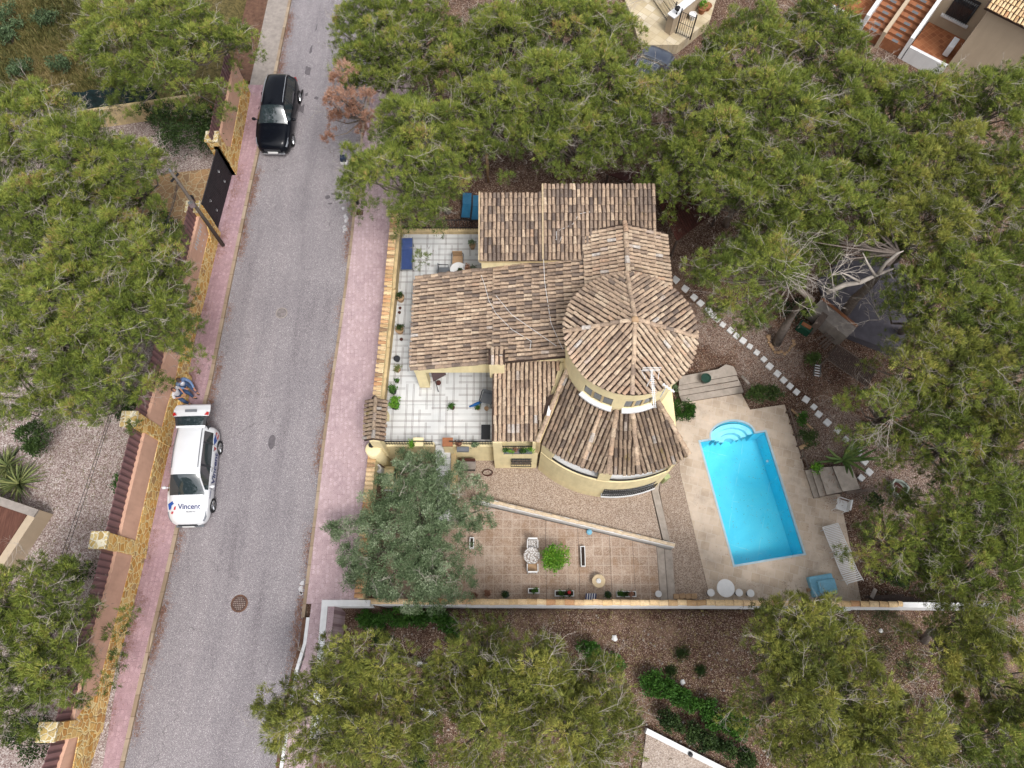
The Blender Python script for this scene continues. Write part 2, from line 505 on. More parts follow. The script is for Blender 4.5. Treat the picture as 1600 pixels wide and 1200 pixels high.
def mk_paint(name, col, metal=0.0, coat=1.0):
    k = N(name, .3, .5)
    k.b.inputs['Metallic'].default_value = metal
    k.b.inputs['Coat Weight'].default_value = coat
    k.b.inputs['Coat Roughness'].default_value = .03
    return k.color(k.mix(.08, col, k.ramp(k.noise(3), [(.3, (.4,.4,.4)), (.7, (1,1,1))]), 'MULTIPLY'))
def mk_water():
    k = N('pool_water', .05, .5)
    k.nt.nodes.remove(k.b)
    tr = k.n('ShaderNodeBsdfTransparent'); tr.inputs[0].default_value = (.84, .97, .99, 1)
    gl = k.n('ShaderNodeBsdfGlossy'); gl.inputs['Roughness'].default_value = .04
    fr = k.n('ShaderNodeFresnel'); fr.inputs['IOR'].default_value = 1.33
    bp = k.n('ShaderNodeBump'); bp.inputs['Strength'].default_value = .25; bp.inputs['Distance'].default_value = .02
    k.l(k.noise(2.2, 3), bp.inputs['Height']); k.l(bp.outputs[0], gl.inputs['Normal']); k.l(bp.outputs[0], fr.inputs['Normal'])
    mx = k.n('ShaderNodeMixShader'); k.l(fr.outputs[0], mx.inputs[0]); k.l(tr.outputs[0], mx.inputs[1]); k.l(gl.outputs[0], mx.inputs[2])
    k.l(mx.outputs[0], k.nt.nodes['Material Output'].inputs[0])
    return k.m
def mk_pooltile():
    k = N('pool_mosaic', .5, .3)
    n1 = k.noise(.55, 6, .6, dist=.6); n2 = k.noise(3.5, 6, .7, dist=.5)
    c = k.ramp(n1, [(.30, (.085,.64,.84,1)), (.42, (.10,.70,.90,1)), (.6, (.13,.75,.92,1)), (.75, (.18,.78,.93,1))])
    c = k.mix(k.math('MULTIPLY', k.g(n2, .58, .72), .35), c, (.28,.76,.88,1))
    c = k.mix(k.math('MULTIPLY', k.g(n2, .36, .28), .45), c, (.03,.44,.64,1))
    mp = k.n('ShaderNodeMapping'); mp.inputs['Rotation'].default_value = (0, 0, R(15.5)); k.l(k.pos(), mp.inputs[0])
    x, y, z = k.sep(mp.outputs[0]); w = k.noise(1.1, 3)
    lx = k.math('LESS_THAN', k.math('ABSOLUTE', k.math('SUBTRACT', k.math('FRACT', k.math('ADD', k.math('MULTIPLY', x, .62), k.math('MULTIPLY', w, .12))), .5)), .012)
    ly = k.math('LESS_THAN', k.math('ABSOLUTE', k.math('SUBTRACT', k.math('FRACT', k.math('ADD', k.math('MULTIPLY', y, .45), k.math('MULTIPLY', w, .12))), .5)), .010)
    c = k.mix(k.math('MULTIPLY', k.math('MAXIMUM', lx, ly), k.math('MULTIPLY', k.g(k.noise(1.7, 2), .45, .6), .30)), c, (.5,.84,.92,1))
    return k.color(c)
def mk_wood(name, a, b, rot=0.0, sc=(14, 1, 1)):
    k = N(name, .8, .2)
    mp = k.n('ShaderNodeMapping'); mp.inputs['Scale'].default_value = sc; mp.inputs['Rotation'].default_value = (0, 0, rot)
    k.l(k.pos(), mp.inputs[0])
    return k.color(k.ramp(k.noise(2, 5, .6, vec=mp.outputs[0]), [(.3, a), (.7, b)]))
def mk_corr():
    k = N('brown_sheet', .6, .3)
    x, y, z = k.sep(k.pos())
    f = k.math('FRACT', k.math('MULTIPLY', y, 1/.26))
    st = k.math('LESS_THAN', f, .3)
    c = k.mix(st, C(138,102,102), C(104,76,78))
    c = k.mix(1.0, c, k.ramp(k.noise(1.5, 4), [(.3, (.85,.85,.85)), (.7, (1.1,1.1,1.1))]), 'MULTIPLY')
    return k.color(c)

MT['asphalt'] = mk_asphalt()
MT['pink'] = mk_paver('pink_paving', C(212,188,191), C(122,86,94), R(-3))
MT['pink2'] = mk_paver('dusky_paving', C(200,168,174), C(124,88,96), R(3.2))
MT['terrace'] = mk_terrace()
MT['stone'] = mk_stone()
MT['stonetop'] = mk_stone('pillar_cap_stone', 4.5, [(0, C(206,178,112)), (.5, C(232,212,160)), (1, C(190,160,100))], C(246,238,214), .06)
MT['terracotta_render'] = mk_render('pinkish_render', C(222,178,154,1.15), .07)
MT['cream'] = mk_render('cream_render', C(255,238,190,1.18), .09)
MT['cream_old'] = mk_render('weathered_cream_render', C(240,214,166), .2)
MT['white'] = mk_render('white_render', C(246,246,246,1.1), .07)
MT['beige'] = mk_render('beige_render', C(214,194,168), .05)
MT['concrete'] = mk_render('concrete', C(176,166,158), .16, 3)
MT['kerb'] = mk_slab('kerb_stone', [C(160,140,118), C(176,156,134), C(190,172,150)], (5, .8), R(-3), C(110,90,76), .04)
MT['gutter'] = mk_render('dirt_strip', C(122,92,76), .25, 5)
MT['tile'] = mk_rooftile()
MT['tile_old'] = mk_rooftile('mossy_roof_tile', dark=.62, moss=.8)
MT['tile_cap'] = mk_rooftile('coping_tile', dark=1.12, moss=.0, cap=True)
MT['tile_pale'] = simple('pale_coping_tile', C(236,214,184), .85, .2, 7)
MT['underlay'] = simple('mortar_bed', C(74,58,50), .95, .25, 8)  # bed darkened so the gaps between tiles carry shade in their colour
MT['mortar'] = simple('mortar', C(206,184,150), .95, .2, 8)
MT['ground'] = mk_ground()
MT['patio'] = mk_slab('patio_slab', [C(186,158,136), C(200,172,150), C(212,188,168)], (.42, .42), 0, C(216,200,184), .05, speck=.45)
MT['walk'] = mk_slab('pebbled_concrete', [C(190,168,150), C(196,174,156), C(200,180,162)], (6, 6), 0, C(190,170,150), .0, speck=.75)
MT['deck'] = mk_slab('sandstone_deck', [C(222,202,180), C(231,212,192), C(238,221,203)], (.42, .42), R(15), C(232,218,202), .04, off=.5)
MT['deckdark'] = mk_render('worn_step_stone', C(200,188,176), .16, 2.5)
MT['riser'] = simple('step_shade', C(120,106,96), .9, .2, 5)  # dark colour stands in for the shade on risers and step edges
MT['water'] = mk_water()
MT['pooltile'] = mk_pooltile()
MT['coping'] = simple('pale_blue_coping', C(196,224,238), .5, .08, 4)
MT['poolstep'] = simple('pale_pool_steps', (.36,.74,.86,1), .5, .12, 3)
MT['iron'] = simple('black_iron', (.012,.012,.014,1), .5, .2, 8)
MT['gate'] = simple('dark_gate_sheet', (.03,.026,.03,1), .5, .3, 3)
MT['corr'] = mk_corr()
MT['netting'] = simple('green_netting', (.008,.022,.024,1), .9, .5, 5, bump=.5)
MT['wood'] = mk_wood('weathered_wood', C(96,82,76), C(140,124,114))
MT['darkwood'] = mk_wood('dark_wood', C(62,52,48), C(104,90,84), R(40))
MT['pole'] = mk_wood('pole_timber', C(88,80,76), C(126,116,108), 0, (2, 2, .3))
MT['bark'] = simple('pine_bark', C(132,120,112), .9, .3, 7, bump=.8)
MT['twig'] = simple('bare_grey_twig', C(188,178,168,1.0), .9, .3, 3)
MT['glass'] = mk_glass('window_glass', (.03,.035,.04,1))
MT['carglass'] = mk_glass('car_glass', (.02,.03,.034,1))
MT['carglass'].node_tree.nodes['Principled BSDF'].inputs['Specular IOR Level'].default_value = 1.0
MT['carglass'].node_tree.nodes['Principled BSDF'].inputs['Coat Weight'].default_value = .6
MT['whitepaint'] = mk_paint('white_car_paint', (.60,.61,.63,1))
MT['blackpaint'] = mk_paint('black_car_paint', (.004,.005,.008,1), coat=0.0)
MT['blackpaint'].node_tree.nodes['Principled BSDF'].inputs['Specular IOR Level'].default_value = .18
MT['blackpaint'].node_tree.nodes['Principled BSDF'].inputs['Roughness'].default_value = .18
MT['bluepaint'] = mk_paint('dark_blue_car_paint', (.02,.03,.055,1))
MT['tyre'] = simple('tyre_rubber', (.012,.012,.013,1), .85, .2, 8)
MT['chrome'] = simple('bright_metal', (.5,.51,.53,1), .25, .05, 5, metal=.9)
MT['lamp'] = mk_glass('lamp_lens', (.55,.58,.62,1))
MT['headlamp'] = mk_glass('headlamp_lens', (.16,.17,.19,1))
MT['taillamp'] = mk_glass('red_lens', (.35,.02,.02,1))
MT['whiteplastic'] = simple('white_plastic', (.66,.66,.66,1), .45, .05, 5)
MT['greyplastic'] = simple('grey_plastic', C(120,124,130), .5, .1, 5)
MT['darkplastic'] = simple('dark_plastic', (.025,.026,.03,1), .5, .2, 5)
MT['blueplastic'] = simple('blue_fabric', C(62,84,140), .7, .15, 5)
MT['tealplastic'] = simple('teal_slats', C(44,112,150), .6, .15, 5)
MT['palebox'] = simple('pale_blue_fibreglass', C(140,204,232), .5, .12, 9)
MT['terracotta'] = simple('terracotta', C(170,112,78), .8, .15, 7)
MT['tanpot'] = simple('tan_clay', C(196,162,126), .8, .15, 7)
MT['brownpot'] = simple('brown_clay', C(92,54,46), .7, .2, 7)
MT['greenpot'] = simple('dark_green_glaze', C(44,78,66), .4, .2, 7)
MT['soil'] = simple('potting_soil', (.03,.02,.015,1), .95, .4, 12)
MT['tilefloor'] = mk_slab('terracotta_floor', [C(160,100,68), C(176,112,76), C(188,124,86)], (.3, .3), R(-35), C(210,150,110), .03)
MT['greyasph'] = simple('old_driveway_asphalt', C(102,98,106), .9, .15, 3)
MT['skin'] = simple('skin', C(206,150,122), .6, .08, 8)
MT['shirt'] = simple('white_cotton', (.62,.62,.66,1), .85, .1, 9)
MT['shirtblue'] = simple('light_blue_denim', C(128,156,200), .85, .12, 9)
MT['jeans'] = simple('blue_jeans', C(70,92,128), .9, .25, 14)
MT['shoe'] = simple('black_leather', (.015,.015,.017,1), .5, .1, 9)
MT['hair'] = simple('grey_brown_hair', C(96,78,72), .8, .3, 30)
MT['redbrown'] = simple('red_brown_sheet', C(84,46,38), .8, .3, 4)
MT['txt'] = simple('dark_blue_lettering', C(50,60,120), .5, .05)
MT['txtg'] = simple('dark_grey_lettering', C(70,76,84), .5, .05)
MT['logored'] = simple('red_vinyl', C(206,60,62), .4, .05)
MT['logoblue'] = simple('blue_vinyl', C(46,88,168), .4, .05)
MT['purple'] = simple('violet_vinyl', C(86,72,156), .4, .05)
MT['sprayed'] = simple('white_spray_paint', (.42,.41,.42,1), .9, .2)
MT['cable'] = simple('black_cable', (.02,.02,.022,1), .6, .1)
MT['tarp'] = simple('faded_green_tarp', C(178,188,178), .7, .15, 6)
GR = lambda r, g, b: C(r, g, b, 1.12)
MT['pine'] = mk_leaf('pine_needles', [(0, GR(60,72,36)), (.3, GR(94,110,48)), (.55, GR(126,142,60)), (.8, GR(158,168,76)), (.95, GR(188,186,92)), (1, GR(178,146,98))])
MT['pine2'] = mk_leaf('yellowish_pine_needles', [(0, GR(62,72,36)), (.3, GR(100,110,50)), (.55, GR(134,142,64)), (.8, GR(166,168,80)), (1, GR(196,186,98))])
MT['deadpine'] = mk_leaf('dead_orange_needles', [(0, GR(140,100,80)), (.5, GR(180,134,110)), (1, GR(206,166,142))])
MT['olive'] = mk_leaf('olive_leaves', [(0, GR(54,70,44)), (.35, GR(98,120,82)), (.7, GR(138,158,118)), (1, GR(190,204,170))])
MT['shrub'] = mk_leaf('dark_shrub_leaves', [(0, GR(26,40,20)), (.5, GR(50,72,34)), (1, GR(86,108,52))])
MT['hedge'] = mk_leaf('bright_hedge_leaves', [(0, GR(32,60,20)), (.5, GR(60,102,34)), (1, GR(98,142,56))])
MT['citrus'] = mk_leaf('citrus_leaves', [(0, GR(56,108,28)), (.5, GR(98,156,44)), (1, GR(160,196,72))])
MT['grass'] = mk_leaf('dry_scrub', [(0, GR(60,66,38)), (.4, GR(104,104,58)), (.7, GR(146,134,84)), (1, GR(176,156,112))])
MT['agave'] = mk_leaf('agave_blades', [(0, GR(72,84,52)), (.5, GR(112,124,72)), (1, GR(164,166,108))])
MT['innertwig'] = mk_leaf('inner_grey_twigs', [(0, C(96,86,78)), (.5, C(132,122,112)), (1, C(176,166,158))])
MT['redflower'] = simple('red_petals', C(200,50,54), .6, .2)

add_stain(MT['deck'], .8, .54, .72, .4, C(160,148,138)); add_stain(MT['patio'], 1.1, .5, .66, .6, C(160,124,92)); add_stain(MT['patio'], .9, .56, .7, .5, C(232,214,196))
add_stain(MT['terracotta_render'], 1.6, .5, .72, .3, C(176,132,112)); add_stain(MT['pink'], 2.0, .55, .72, .4, C(176,150,152)); add_stain(MT['pink2'], 1.4, .5, .7, .5, C(150,126,128)); add_stain(MT['walk'], .7, .5, .7, .45, C(160,138,120))
# ================================================================== the ground, road and pavements
def ground():
    x0, x1, y0, y1, st = -60, 64, -34, 92, .3
    xs = np.arange(x0, x1+st, st); ys = np.arange(y0, y1+st, st)
    nx, ny = len(xs), len(ys)
    V = np.zeros((ny, nx, 3), np.float32)
    # pool and house pits: keep the sheet below what is built there
    px_ = [XY(*q, ZD) for q in ((1052, 700), (1066, 624), (1157, 610), (1174, 636), (1222, 636), (1268, 772), (1308, 772), (1340, 944), (1100, 944))]
    pool_ = [XY(*q, ZD) for q in ((1086, 684), (1102, 660), (1140, 646), (1185, 660), (1202, 668), (1266, 870), (1144, 894))]
    st1 = [XY(*q, ZD) for q in ((1050, 650), (1062, 592), (1148, 576), (1160, 612), (1175, 640))]
    st2 = [XY(*q, ZD) for q in ((1255, 730), (1320, 722), (1332, 768), (1272, 784))]
    def pdist(p, poly):
        best = 9
        for i in range(len(poly)):
            a, b = poly[i-1], poly[i]; dx, dy = b[0]-a[0], b[1]-a[1]
            t = max(0, min(1, ((p[0]-a[0])*dx+(p[1]-a[1])*dy)/(dx*dx+dy*dy)))
            best = min(best, math.hypot(p[0]-a[0]-t*dx, p[1]-a[1]-t*dy))
        return best
    def inside(p, poly):
        c = False
        for i in range(len(poly)):
            a, b = poly[i], poly[i-1]
            if (a[1] > p[1]) != (b[1] > p[1]) and p[0] < (b[0]-a[0])*(p[1]-a[1])/(b[1]-a[1])+a[0]: c = not c
        return c
    zone = np.zeros((ny, nx, 4), np.float32); zone[..., 3] = 1
    path = [PG(1055, 430), PG(1130, 500), PG(1200, 560), PG(1300, 680), PG(1340, 730), PG(1420, 760)]
    for j, y in enumerate(ys):
        for i, x in enumerate(xs):
            z = G(x, y) + .03*math.sin(x*1.3+y*.7)*math.sin(y*1.1-x*.4)
            if -16 < x < -6.0 and not (x > -8.1 and y < 1.9): z = -.15
            elif -6.1 <= x < 19 and 1.95 < y < 14.5:
                if inside((x, y), pool_): z = -4.6
                elif (x < 8.9 and y < 9.6) or (x < 6.6 and y < 10.5) or (x < 6.2 and y < 13.2) or inside((x, y), px_) or inside((x, y), st1) or inside((x, y), st2): z = -2.74
                elif x > 6.8: q_ = pdist((x, y), px_); z = (ZD-.07)*(1-sm(.45, 1.5, q_)) + z*sm(.45, 1.5, q_)
            elif -6.1 <= x < 6.0 and 13 < y < 19.3: z = -2.6
            V[j, i] = (x, y, z)
            if x < -15: zone[j, i, 0] = 1
            if x < -15: t_ = sm(25.5, 28, y+x*.12+2); zone[j, i, 0] = 1-t_; zone[j, i, 1] = t_
            if x > 6.5 and 4 < y < 17:
                d = min(((q.x-x)**2+(q.y-y)**2)**.5 for q in path)
                zone[j, i, 2] = max(0, min(1, 1.1 - d*.36))
            if 1 < x < 6 and -1.2 < y < 1: zone[j, i, 2] = .3
    idx = np.arange(nx*ny).reshape(ny, nx)
    Fc = np.stack([idx[:-1, :-1], idx[:-1, 1:], idx[1:, 1:], idx[1:, :-1]], -1).reshape(-1, 4)
    o = npmesh('ground', V.reshape(-1, 3), Fc, MT['ground'], smooth=True)
    a = o.data.attributes.new('zone', 'FLOAT_COLOR', 'POINT'); a.data.foreach_set('color', zone.reshape(-1))
    tag(o, 'brown and pale gravelly ground of the gardens around the villa', None, kind='structure')
    # the land out to the horizon, a little lower than the plots
    MB().box((-900, -900, -6), (900, 900, -5)).build('terrain', MT['ground'])['kind'] = 'structure'
ground()

# kerb lines as world x for a given y
def interp(tab, y):
    tab = sorted(tab)
    if y <= tab[0][0]: a, b = tab[0], tab[1]
    elif y >= tab[-1][0]: a, b = tab[-2], tab[-1]
    else:
        for i in range(len(tab)-1):
            if tab[i][0] <= y <= tab[i+1][0]: a, b = tab[i], tab[i+1]; break
    return a[1] + (b[1]-a[1])*(y-a[0])/(b[0]-a[0])
def tabl(pts, z): return [(P(px, py, z).y, P(px, py, z).x) for px, py in pts]
KL = tabl([(456,0),(430,130),(392,300),(360,455),(332,597),(322,637),(265,897),(225,1062),(195,1197)], 0)
KR = tabl([(555,305),(545,400),(532,500),(517,600),(505,687),(492,800),(480,900),(464,1025),(452,1050),(430,1195)], 0)
WL = tabl([(389,170),(370,275),(342,382),(327,450),(307,525),(295,597),(277,657),(250,775),(220,912),(190,1025),(162,1150),(147,1197)], 0)
kl = lambda y: interp(KL, y); kr = lambda y: interp(KR, y) if y < 26 else -8.2+(y-26)*.09
wl = lambda y: interp(WL, y)
def strip(name, fa, fb, ya, yb, z0, z1, mat, step=1.0, kind='structure', label=None):
    m = MB(); n = max(1, int((yb-ya)/step)); ys = [ya+(yb-ya)*i/n for i in range(n+1)]
    vs = []; fs = []
    for y in ys:
        a, b = fa(y), fb(y)
        vs += [(a, y, z0), (b, y, z0), (b, y, z1), (a, y, z1)]
    for i in range(n):
        k = i*4
        fs += [(k+3, k+2, k+6, k+7), (k, k+3, k+7, k+4), (k+2, k+1, k+5, k+6)]
    fs += [(0, 1, 2, 3), (n*4+3, n*4+2, n*4+1, n*4)]
    m.add(vs, fs)
    o = m.build(name, mat); tag(o, label, None, kind=kind); return o
YB, YT = -22, 84
strip('road', lambda y: kl(y)-.2, lambda y: kr(y)+.1, YB, YT, -.1, 0.0, MT['asphalt'])
strip('pavement', lambda y: wl(y)-.3, lambda y: kl(y)-.16, YB, 29.6, -.3, ZK, MT['pink2'])
strip('pavement', lambda y: kl(y)-1.35, lambda y: kl(y)-.16, 29.6, YT, -.3, ZK, MT['concrete'])
strip('kerb', lambda y: kl(y)-.158, lambda y: kl(y), YB, YT, -.3, ZK+.004, MT['kerb'])
strip('kerb', kr, lambda y: kr(y)+.14, 1.4, YT, -.3, ZK+.004, MT['kerb'])
# west wall line of the villa garden (outer face of the cap)
CW = tabl([(612,340),(600,470),(585,595),(575,687),(565,775),(553,880),(547,940)], 1.2)
cw = lambda y: interp(CW, y)
strip('pavement', lambda y: kr(y)+.142, lambda y: cw(y)+.12, 1.95, 40, -3.0, ZK, MT['pink'])
strip('pavement', lambda y: kr(y)+.36, lambda y: kr(y)+1.35, -22, 1.946, -3.0, ZK-.004, MT['pink'])
strip('kerb', lambda y: kr(y)+.22, lambda y: kr(y)+.356, -22, 1.4, -.3, ZK+.002, MT['white'])
strip('verge', lambda y: kr(y)+.05, lambda y: kr(y)+.218, -22, 1.4, -.3, .05, MT['gutter'])
# dead leaves in the left verge at the top
strip('verge', lambda y: kl(y)-2.6, lambda y: kl(y)-1.352, 29.9, YT, -.3, .10, MT['gutter'])

# ------------------------------------------------------------------ foliage
def blades(cen, dr, L, W, tint, k, spread, rad=.04, leaf=False, tw=.12):
    n = len(cen); N_ = n*k
    c = np.repeat(cen, k, 0) + rng.normal(0, rad, (N_, 3))
    d = np.repeat(dr, k, 0) + rng.normal(0, spread, (N_, 3))
    d /= np.linalg.norm(d, axis=1, keepdims=True) + 1e-9
    s = np.cross(d, rng.normal(0, 1, (N_, 3))); s /= np.linalg.norm(s, axis=1, keepdims=True) + 1e-9
    ll = (L*rng.uniform(.6, 1.25, N_))[:, None]; ww = (W*rng.uniform(.7, 1.3, N_))[:, None]*.5
    t = np.clip(np.repeat(tint, k) + rng.normal(0, tw, N_), 0, 1)
    if leaf:
        V = np.stack([c, c+d*ll*.5+s*ww, c+d*ll, c+d*ll*.5-s*ww], 1).reshape(-1, 3)
        Fc = np.arange(N_*4).reshape(-1, 4)
    else:
        V = np.stack([c-s*ww, c+s*ww, c+d*ll], 1).reshape(-1, 3)
        Fc = np.arange(N_*3).reshape(-1, 3)
    return V, Fc, t
def sph_dirs(n, up=.15):
    d = rng.normal(0, 1, (n, 3)); d /= np.linalg.norm(d, axis=1, keepdims=True)
    d[:, 2] = np.where(d[:, 2] < -.35, -d[:, 2], d[:, 2]); d[:, 2] += up
    return d/np.linalg.norm(d, axis=1, keepdims=True)
def twigs(m, start, d, L, r, depth=0):
    """a bare, forking grey branch"""
    d = d.normalized(); pts = [start]; p = start.copy(); n = 3
    for i in range(n):
        d = (d + Vector((random.gauss(0, .22), random.gauss(0, .22), random.gauss(0, .12)))).normalized()
        p = p + d*(L/n); pts.append(p.copy())
        if depth < 2:
            for _ in range(random.choice((1, 1, 2))):
                q = Vector((random.gauss(0, 1), random.gauss(0, 1), random.gauss(0, .5)))
                q = (d*1.0 + q.normalized()*.85)
                twigs(m, p, q, L*random.uniform(.35, .6), r*.62, depth+1)
    m.tube(pts, [r*(1-.6*i/n) for i in range(n+1)], 3, cap=False)
FOREST = 'pine trees of the estate'
def pine(px, py, rx, ry, zt, label, rot=0.0, mat='pine', dens=1.0, lobes=None, base=None, bare=1.0, group=FOREST, lift=0.0, tone=0.0, bits=(), gaps=(), trunk=None, cat='pine tree', name='pine_tree'):
    """crown centre and half-size in photo pixels, zt = height of the crown's top"""
    zc = zt - 1.2
    c = P(px, py, zc)
    s = (H-zc)/(F*CT+(py-600)*ST)
    RX, RY = rx*s, ry*s*1.05
    area = math.pi*RX*RY
    n1 = int(area/.30*dens)+6; n2 = int(n1*.7)
    phs = rng.uniform(0, 6.28, 5)
    pts = []; tries = 0
    cosr, sinr = math.cos(R(rot)), math.sin(R(rot))
    gp = [(P(a, b, zc), g_*s) for a, b, g_ in gaps]
    while len(pts) < n1 and tries < n1*60:
        tries += 1
        a = random.uniform(0, 6.283); q = math.sqrt(random.random())
        lim = .90 + .10*math.sin(3*a+phs[0]) + .09*math.sin(5*a+phs[1]) + .06*math.sin(9*a+phs[2])
        if q > lim: continue
        x, y = q*math.cos(a)*RX, q*math.sin(a)*RY
        x, y = x*cosr-y*sinr, x*sinr+y*cosr
        if any((x+c.x-g_.x)**2+(y+c.y-g_.y)**2 < r_*r_ for g_, r_ in gp): continue
        if any((x-p[0])**2+(y-p[1])**2 < .21/dens for p in pts): continue
        und = math.sin(x*1.7+phs[3])*math.cos(y*1.9+phs[4])
        z = zc + 1.2*(1-q**2.2) - 1.1*q**3 + .5*und + random.gauss(0, .22)
        pts.append((x, y, z, random.uniform(.30, .66), .5+.20*und))
    top = len(pts)
    for _ in range(n2):
        p = random.choice(pts[:top])
        pts.append((p[0]+random.gauss(0, .4), p[1]+random.gauss(0, .4), p[2]-random.uniform(.5, 1.6), random.uniform(.35, .6), .34))  # lower tufts darker, the shade between lumps put into the tint
    for bx, by, br, bz in bits:
        b = P(bx, by, bz)
        for _ in range(max(3, int(br*s*br*s*9))):
            pts.append((b.x-c.x+random.uniform(-1, 1)*br*s, b.y-c.y+random.uniform(-1, 1)*br*s, bz+random.gauss(0, .15), random.uniform(.3, .5), .5))
    ns = 38
    cen = []; dr = []; tn = []
    for i, (x, y, z, r, t) in enumerate(pts):
        d = sph_dirs(ns if i < top else 26, .28)
        rr = r*rng.uniform(.5, 1.0, (len(d), 1))
        cc = np.array([c.x+x, c.y+y, z]) + d*rr*np.array([1, 1, .75])
        cen.append(cc); dr.append(d+np.array([0, 0, .25]))
        tn.append(np.full(len(d), t+tone) + .24*(d[:, 2]-.40) + rng.normal(0, .09, len(d)) + random.gauss(0, .07))  # paler upward: new growth, plus light on the tufts put into the tint
    cen = np.concatenate(cen); dr = np.concatenate(dr); tn = np.concatenate(tn)
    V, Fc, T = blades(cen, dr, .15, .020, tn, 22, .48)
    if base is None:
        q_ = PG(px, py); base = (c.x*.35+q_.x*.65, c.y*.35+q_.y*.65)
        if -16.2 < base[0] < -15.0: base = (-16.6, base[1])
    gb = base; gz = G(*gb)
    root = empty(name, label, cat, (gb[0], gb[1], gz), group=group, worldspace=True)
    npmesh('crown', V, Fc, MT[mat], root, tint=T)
    ic = np.array([(c.x+x, c.y+y, z-.12) for x, y, z, r, t in pts]); ic = np.repeat(ic, 9, 0)+rng.normal(0, .3, (len(pts)*9, 3))*np.array([1, 1, .6])
    V, Fc, T = blades(ic, sph_dirs(len(ic), .2), .26, .016, np.full(len(ic), .5), 4, .7)
    npmesh('inner_twigs', V, Fc, MT['innertwig'], root, tint=T)['kind'] = 'stuff'
    m = MB()
    hub = Vector((c.x*.85+gb[0]*.15, c.y*.85+gb[1]*.15, max(gz+1.6, zc-2.2)))
    b0 = Vector((gb[0], gb[1], gz-.15))
    if trunk is None:
        m.tube([b0, b0.lerp(hub, .4)+Vector((random.gauss(0, .15), random.gauss(0, .15), 0)), hub], [.2, .15, .11], 8)
    else:
        m.tube([Vector(q) for q in trunk[0]], trunk[1], 9); hub = Vector(trunk[0][-1])
    for i in random.sample(range(len(pts)), min(len(pts), 10+int(area))):
        x, y, z, r, t = pts[i]
        e = Vector((c.x+x, c.y+y, z+.1)); mid = hub.lerp(e, .55) + Vector((random.gauss(0, .2), random.gauss(0, .2), -.25))
        m.tube([hub, mid, e], [.07, .04, .014], 4, cap=False)
    m.build('trunk', MT['bark'], root, smooth=True)
    mt = MB()
    for i in random.sample(range(top), min(top, int(top*.8*bare))):
        x, y, z, r, t = pts[i]
        st_ = Vector((c.x+x, c.y+y, z+r*.45))
        out = Vector((x, y, 0)); out = out.normalized() if out.length > .1 else Vector((1, 0, 0))
        twigs(mt, st_, out*.9+Vector((random.gauss(0, .6), random.gauss(0, .6), .32)), random.uniform(.4, .95), .009)
    mt.build('bare_twigs', MT['twig'], root)['kind'] = 'stuff'
    return root
def leafy(name, label, cat, c, rad, n, mat, size=.09, W=.06, lumps=9, group=None, parent=None, tone=.5, stem=True, k=8, droop=.15, kind=None):
    """a bush: lumps of small leaves inside an ellipsoid; c is the foot"""
    cx, cy, cz = c; rx, ry, rz = rad
    ctr = []
    for _ in range(lumps):
        a = random.uniform(0, 6.283); q = math.sqrt(random.random())*.72
        ctr.append((math.cos(a)*q*rx, math.sin(a)*q*ry, rz*(1.0-.5*q*q)+random.uniform(-.3, .1)*rz, random.uniform(.32, .5)))
    cen = []; dr = []; tn = []
    per = max(4, int(n/k/lumps))
    for x, y, z, r in ctr:
        d = sph_dirs(per, .2)
        cc = np.array([x, y, z])+d*np.array([rx, ry, rz*.8])*r*rng.uniform(.55, 1.05, (per, 1))
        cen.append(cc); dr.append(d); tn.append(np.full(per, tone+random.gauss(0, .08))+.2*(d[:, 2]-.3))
    cen = np.concatenate(cen); dr = np.concatenate(dr); tn = np.concatenate(tn)
    cen[:, 2] = np.maximum(cen[:, 2], .03)
    V, Fc, T = blades(cen, dr, size, W, tn, k, .6, rad=size*.6, leaf=True)
    root = parent
    if root is None:
        root = empty(name, label, cat, (cx, cy, cz), group=group)
        if kind: root['kind'] = kind
    else:
        V = V + np.array([cx, cy, cz])
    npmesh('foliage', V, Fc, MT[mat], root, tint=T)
    if stem and parent is None:
        m = MB()
        for x, y, z, r in ctr[:6]:
            m.tube([(0, 0, -.05), (x*.4, y*.4, z*.5), (x, y, z)], [.03, .02, .008], 4, cap=False)
        m.build('stem', MT['bark'], root)
    return root
def spiky(name, label, cat, c, r, n, mat, w=.05, group=None, up=.5):
    root = empty(name, label, cat, c, group=group)
    V = []; Fc = []; T = []
    for i in range(n):
        a = random.uniform(0, 6.283); el = random.uniform(.05, 1.3)*up+.1
        L = r*random.uniform(.75, 1.1)
        d = Vector((math.cos(a)*math.cos(el), math.sin(a)*math.cos(el), math.sin(el))); s = Vector((-math.sin(a), math.cos(a), 0))
        b = len(V); t = random.random()
        for q, ww in ((0, .5), (.35, 1), (.7, .7), (1, .04)):
            p = d*L*q + Vector((0, 0, -.28*L*q*q + .1))
            V += [p-s*w*ww*.5+Vector((0, 0, .012)), p - Vector((0, 0, .01)), p+s*w*ww*.5+Vector((0, 0, .012))]
        for q in range(3):
            Fc += [(b+q*3, b+q*3+1, b+q*3+4, b+q*3+3), (b+q*3+1, b+q*3+2, b+q*3+5, b+q*3+4)]; T += [t, t*.8]
    mobj('leaves', V, Fc, MT[mat], root, tint=T)
    return root
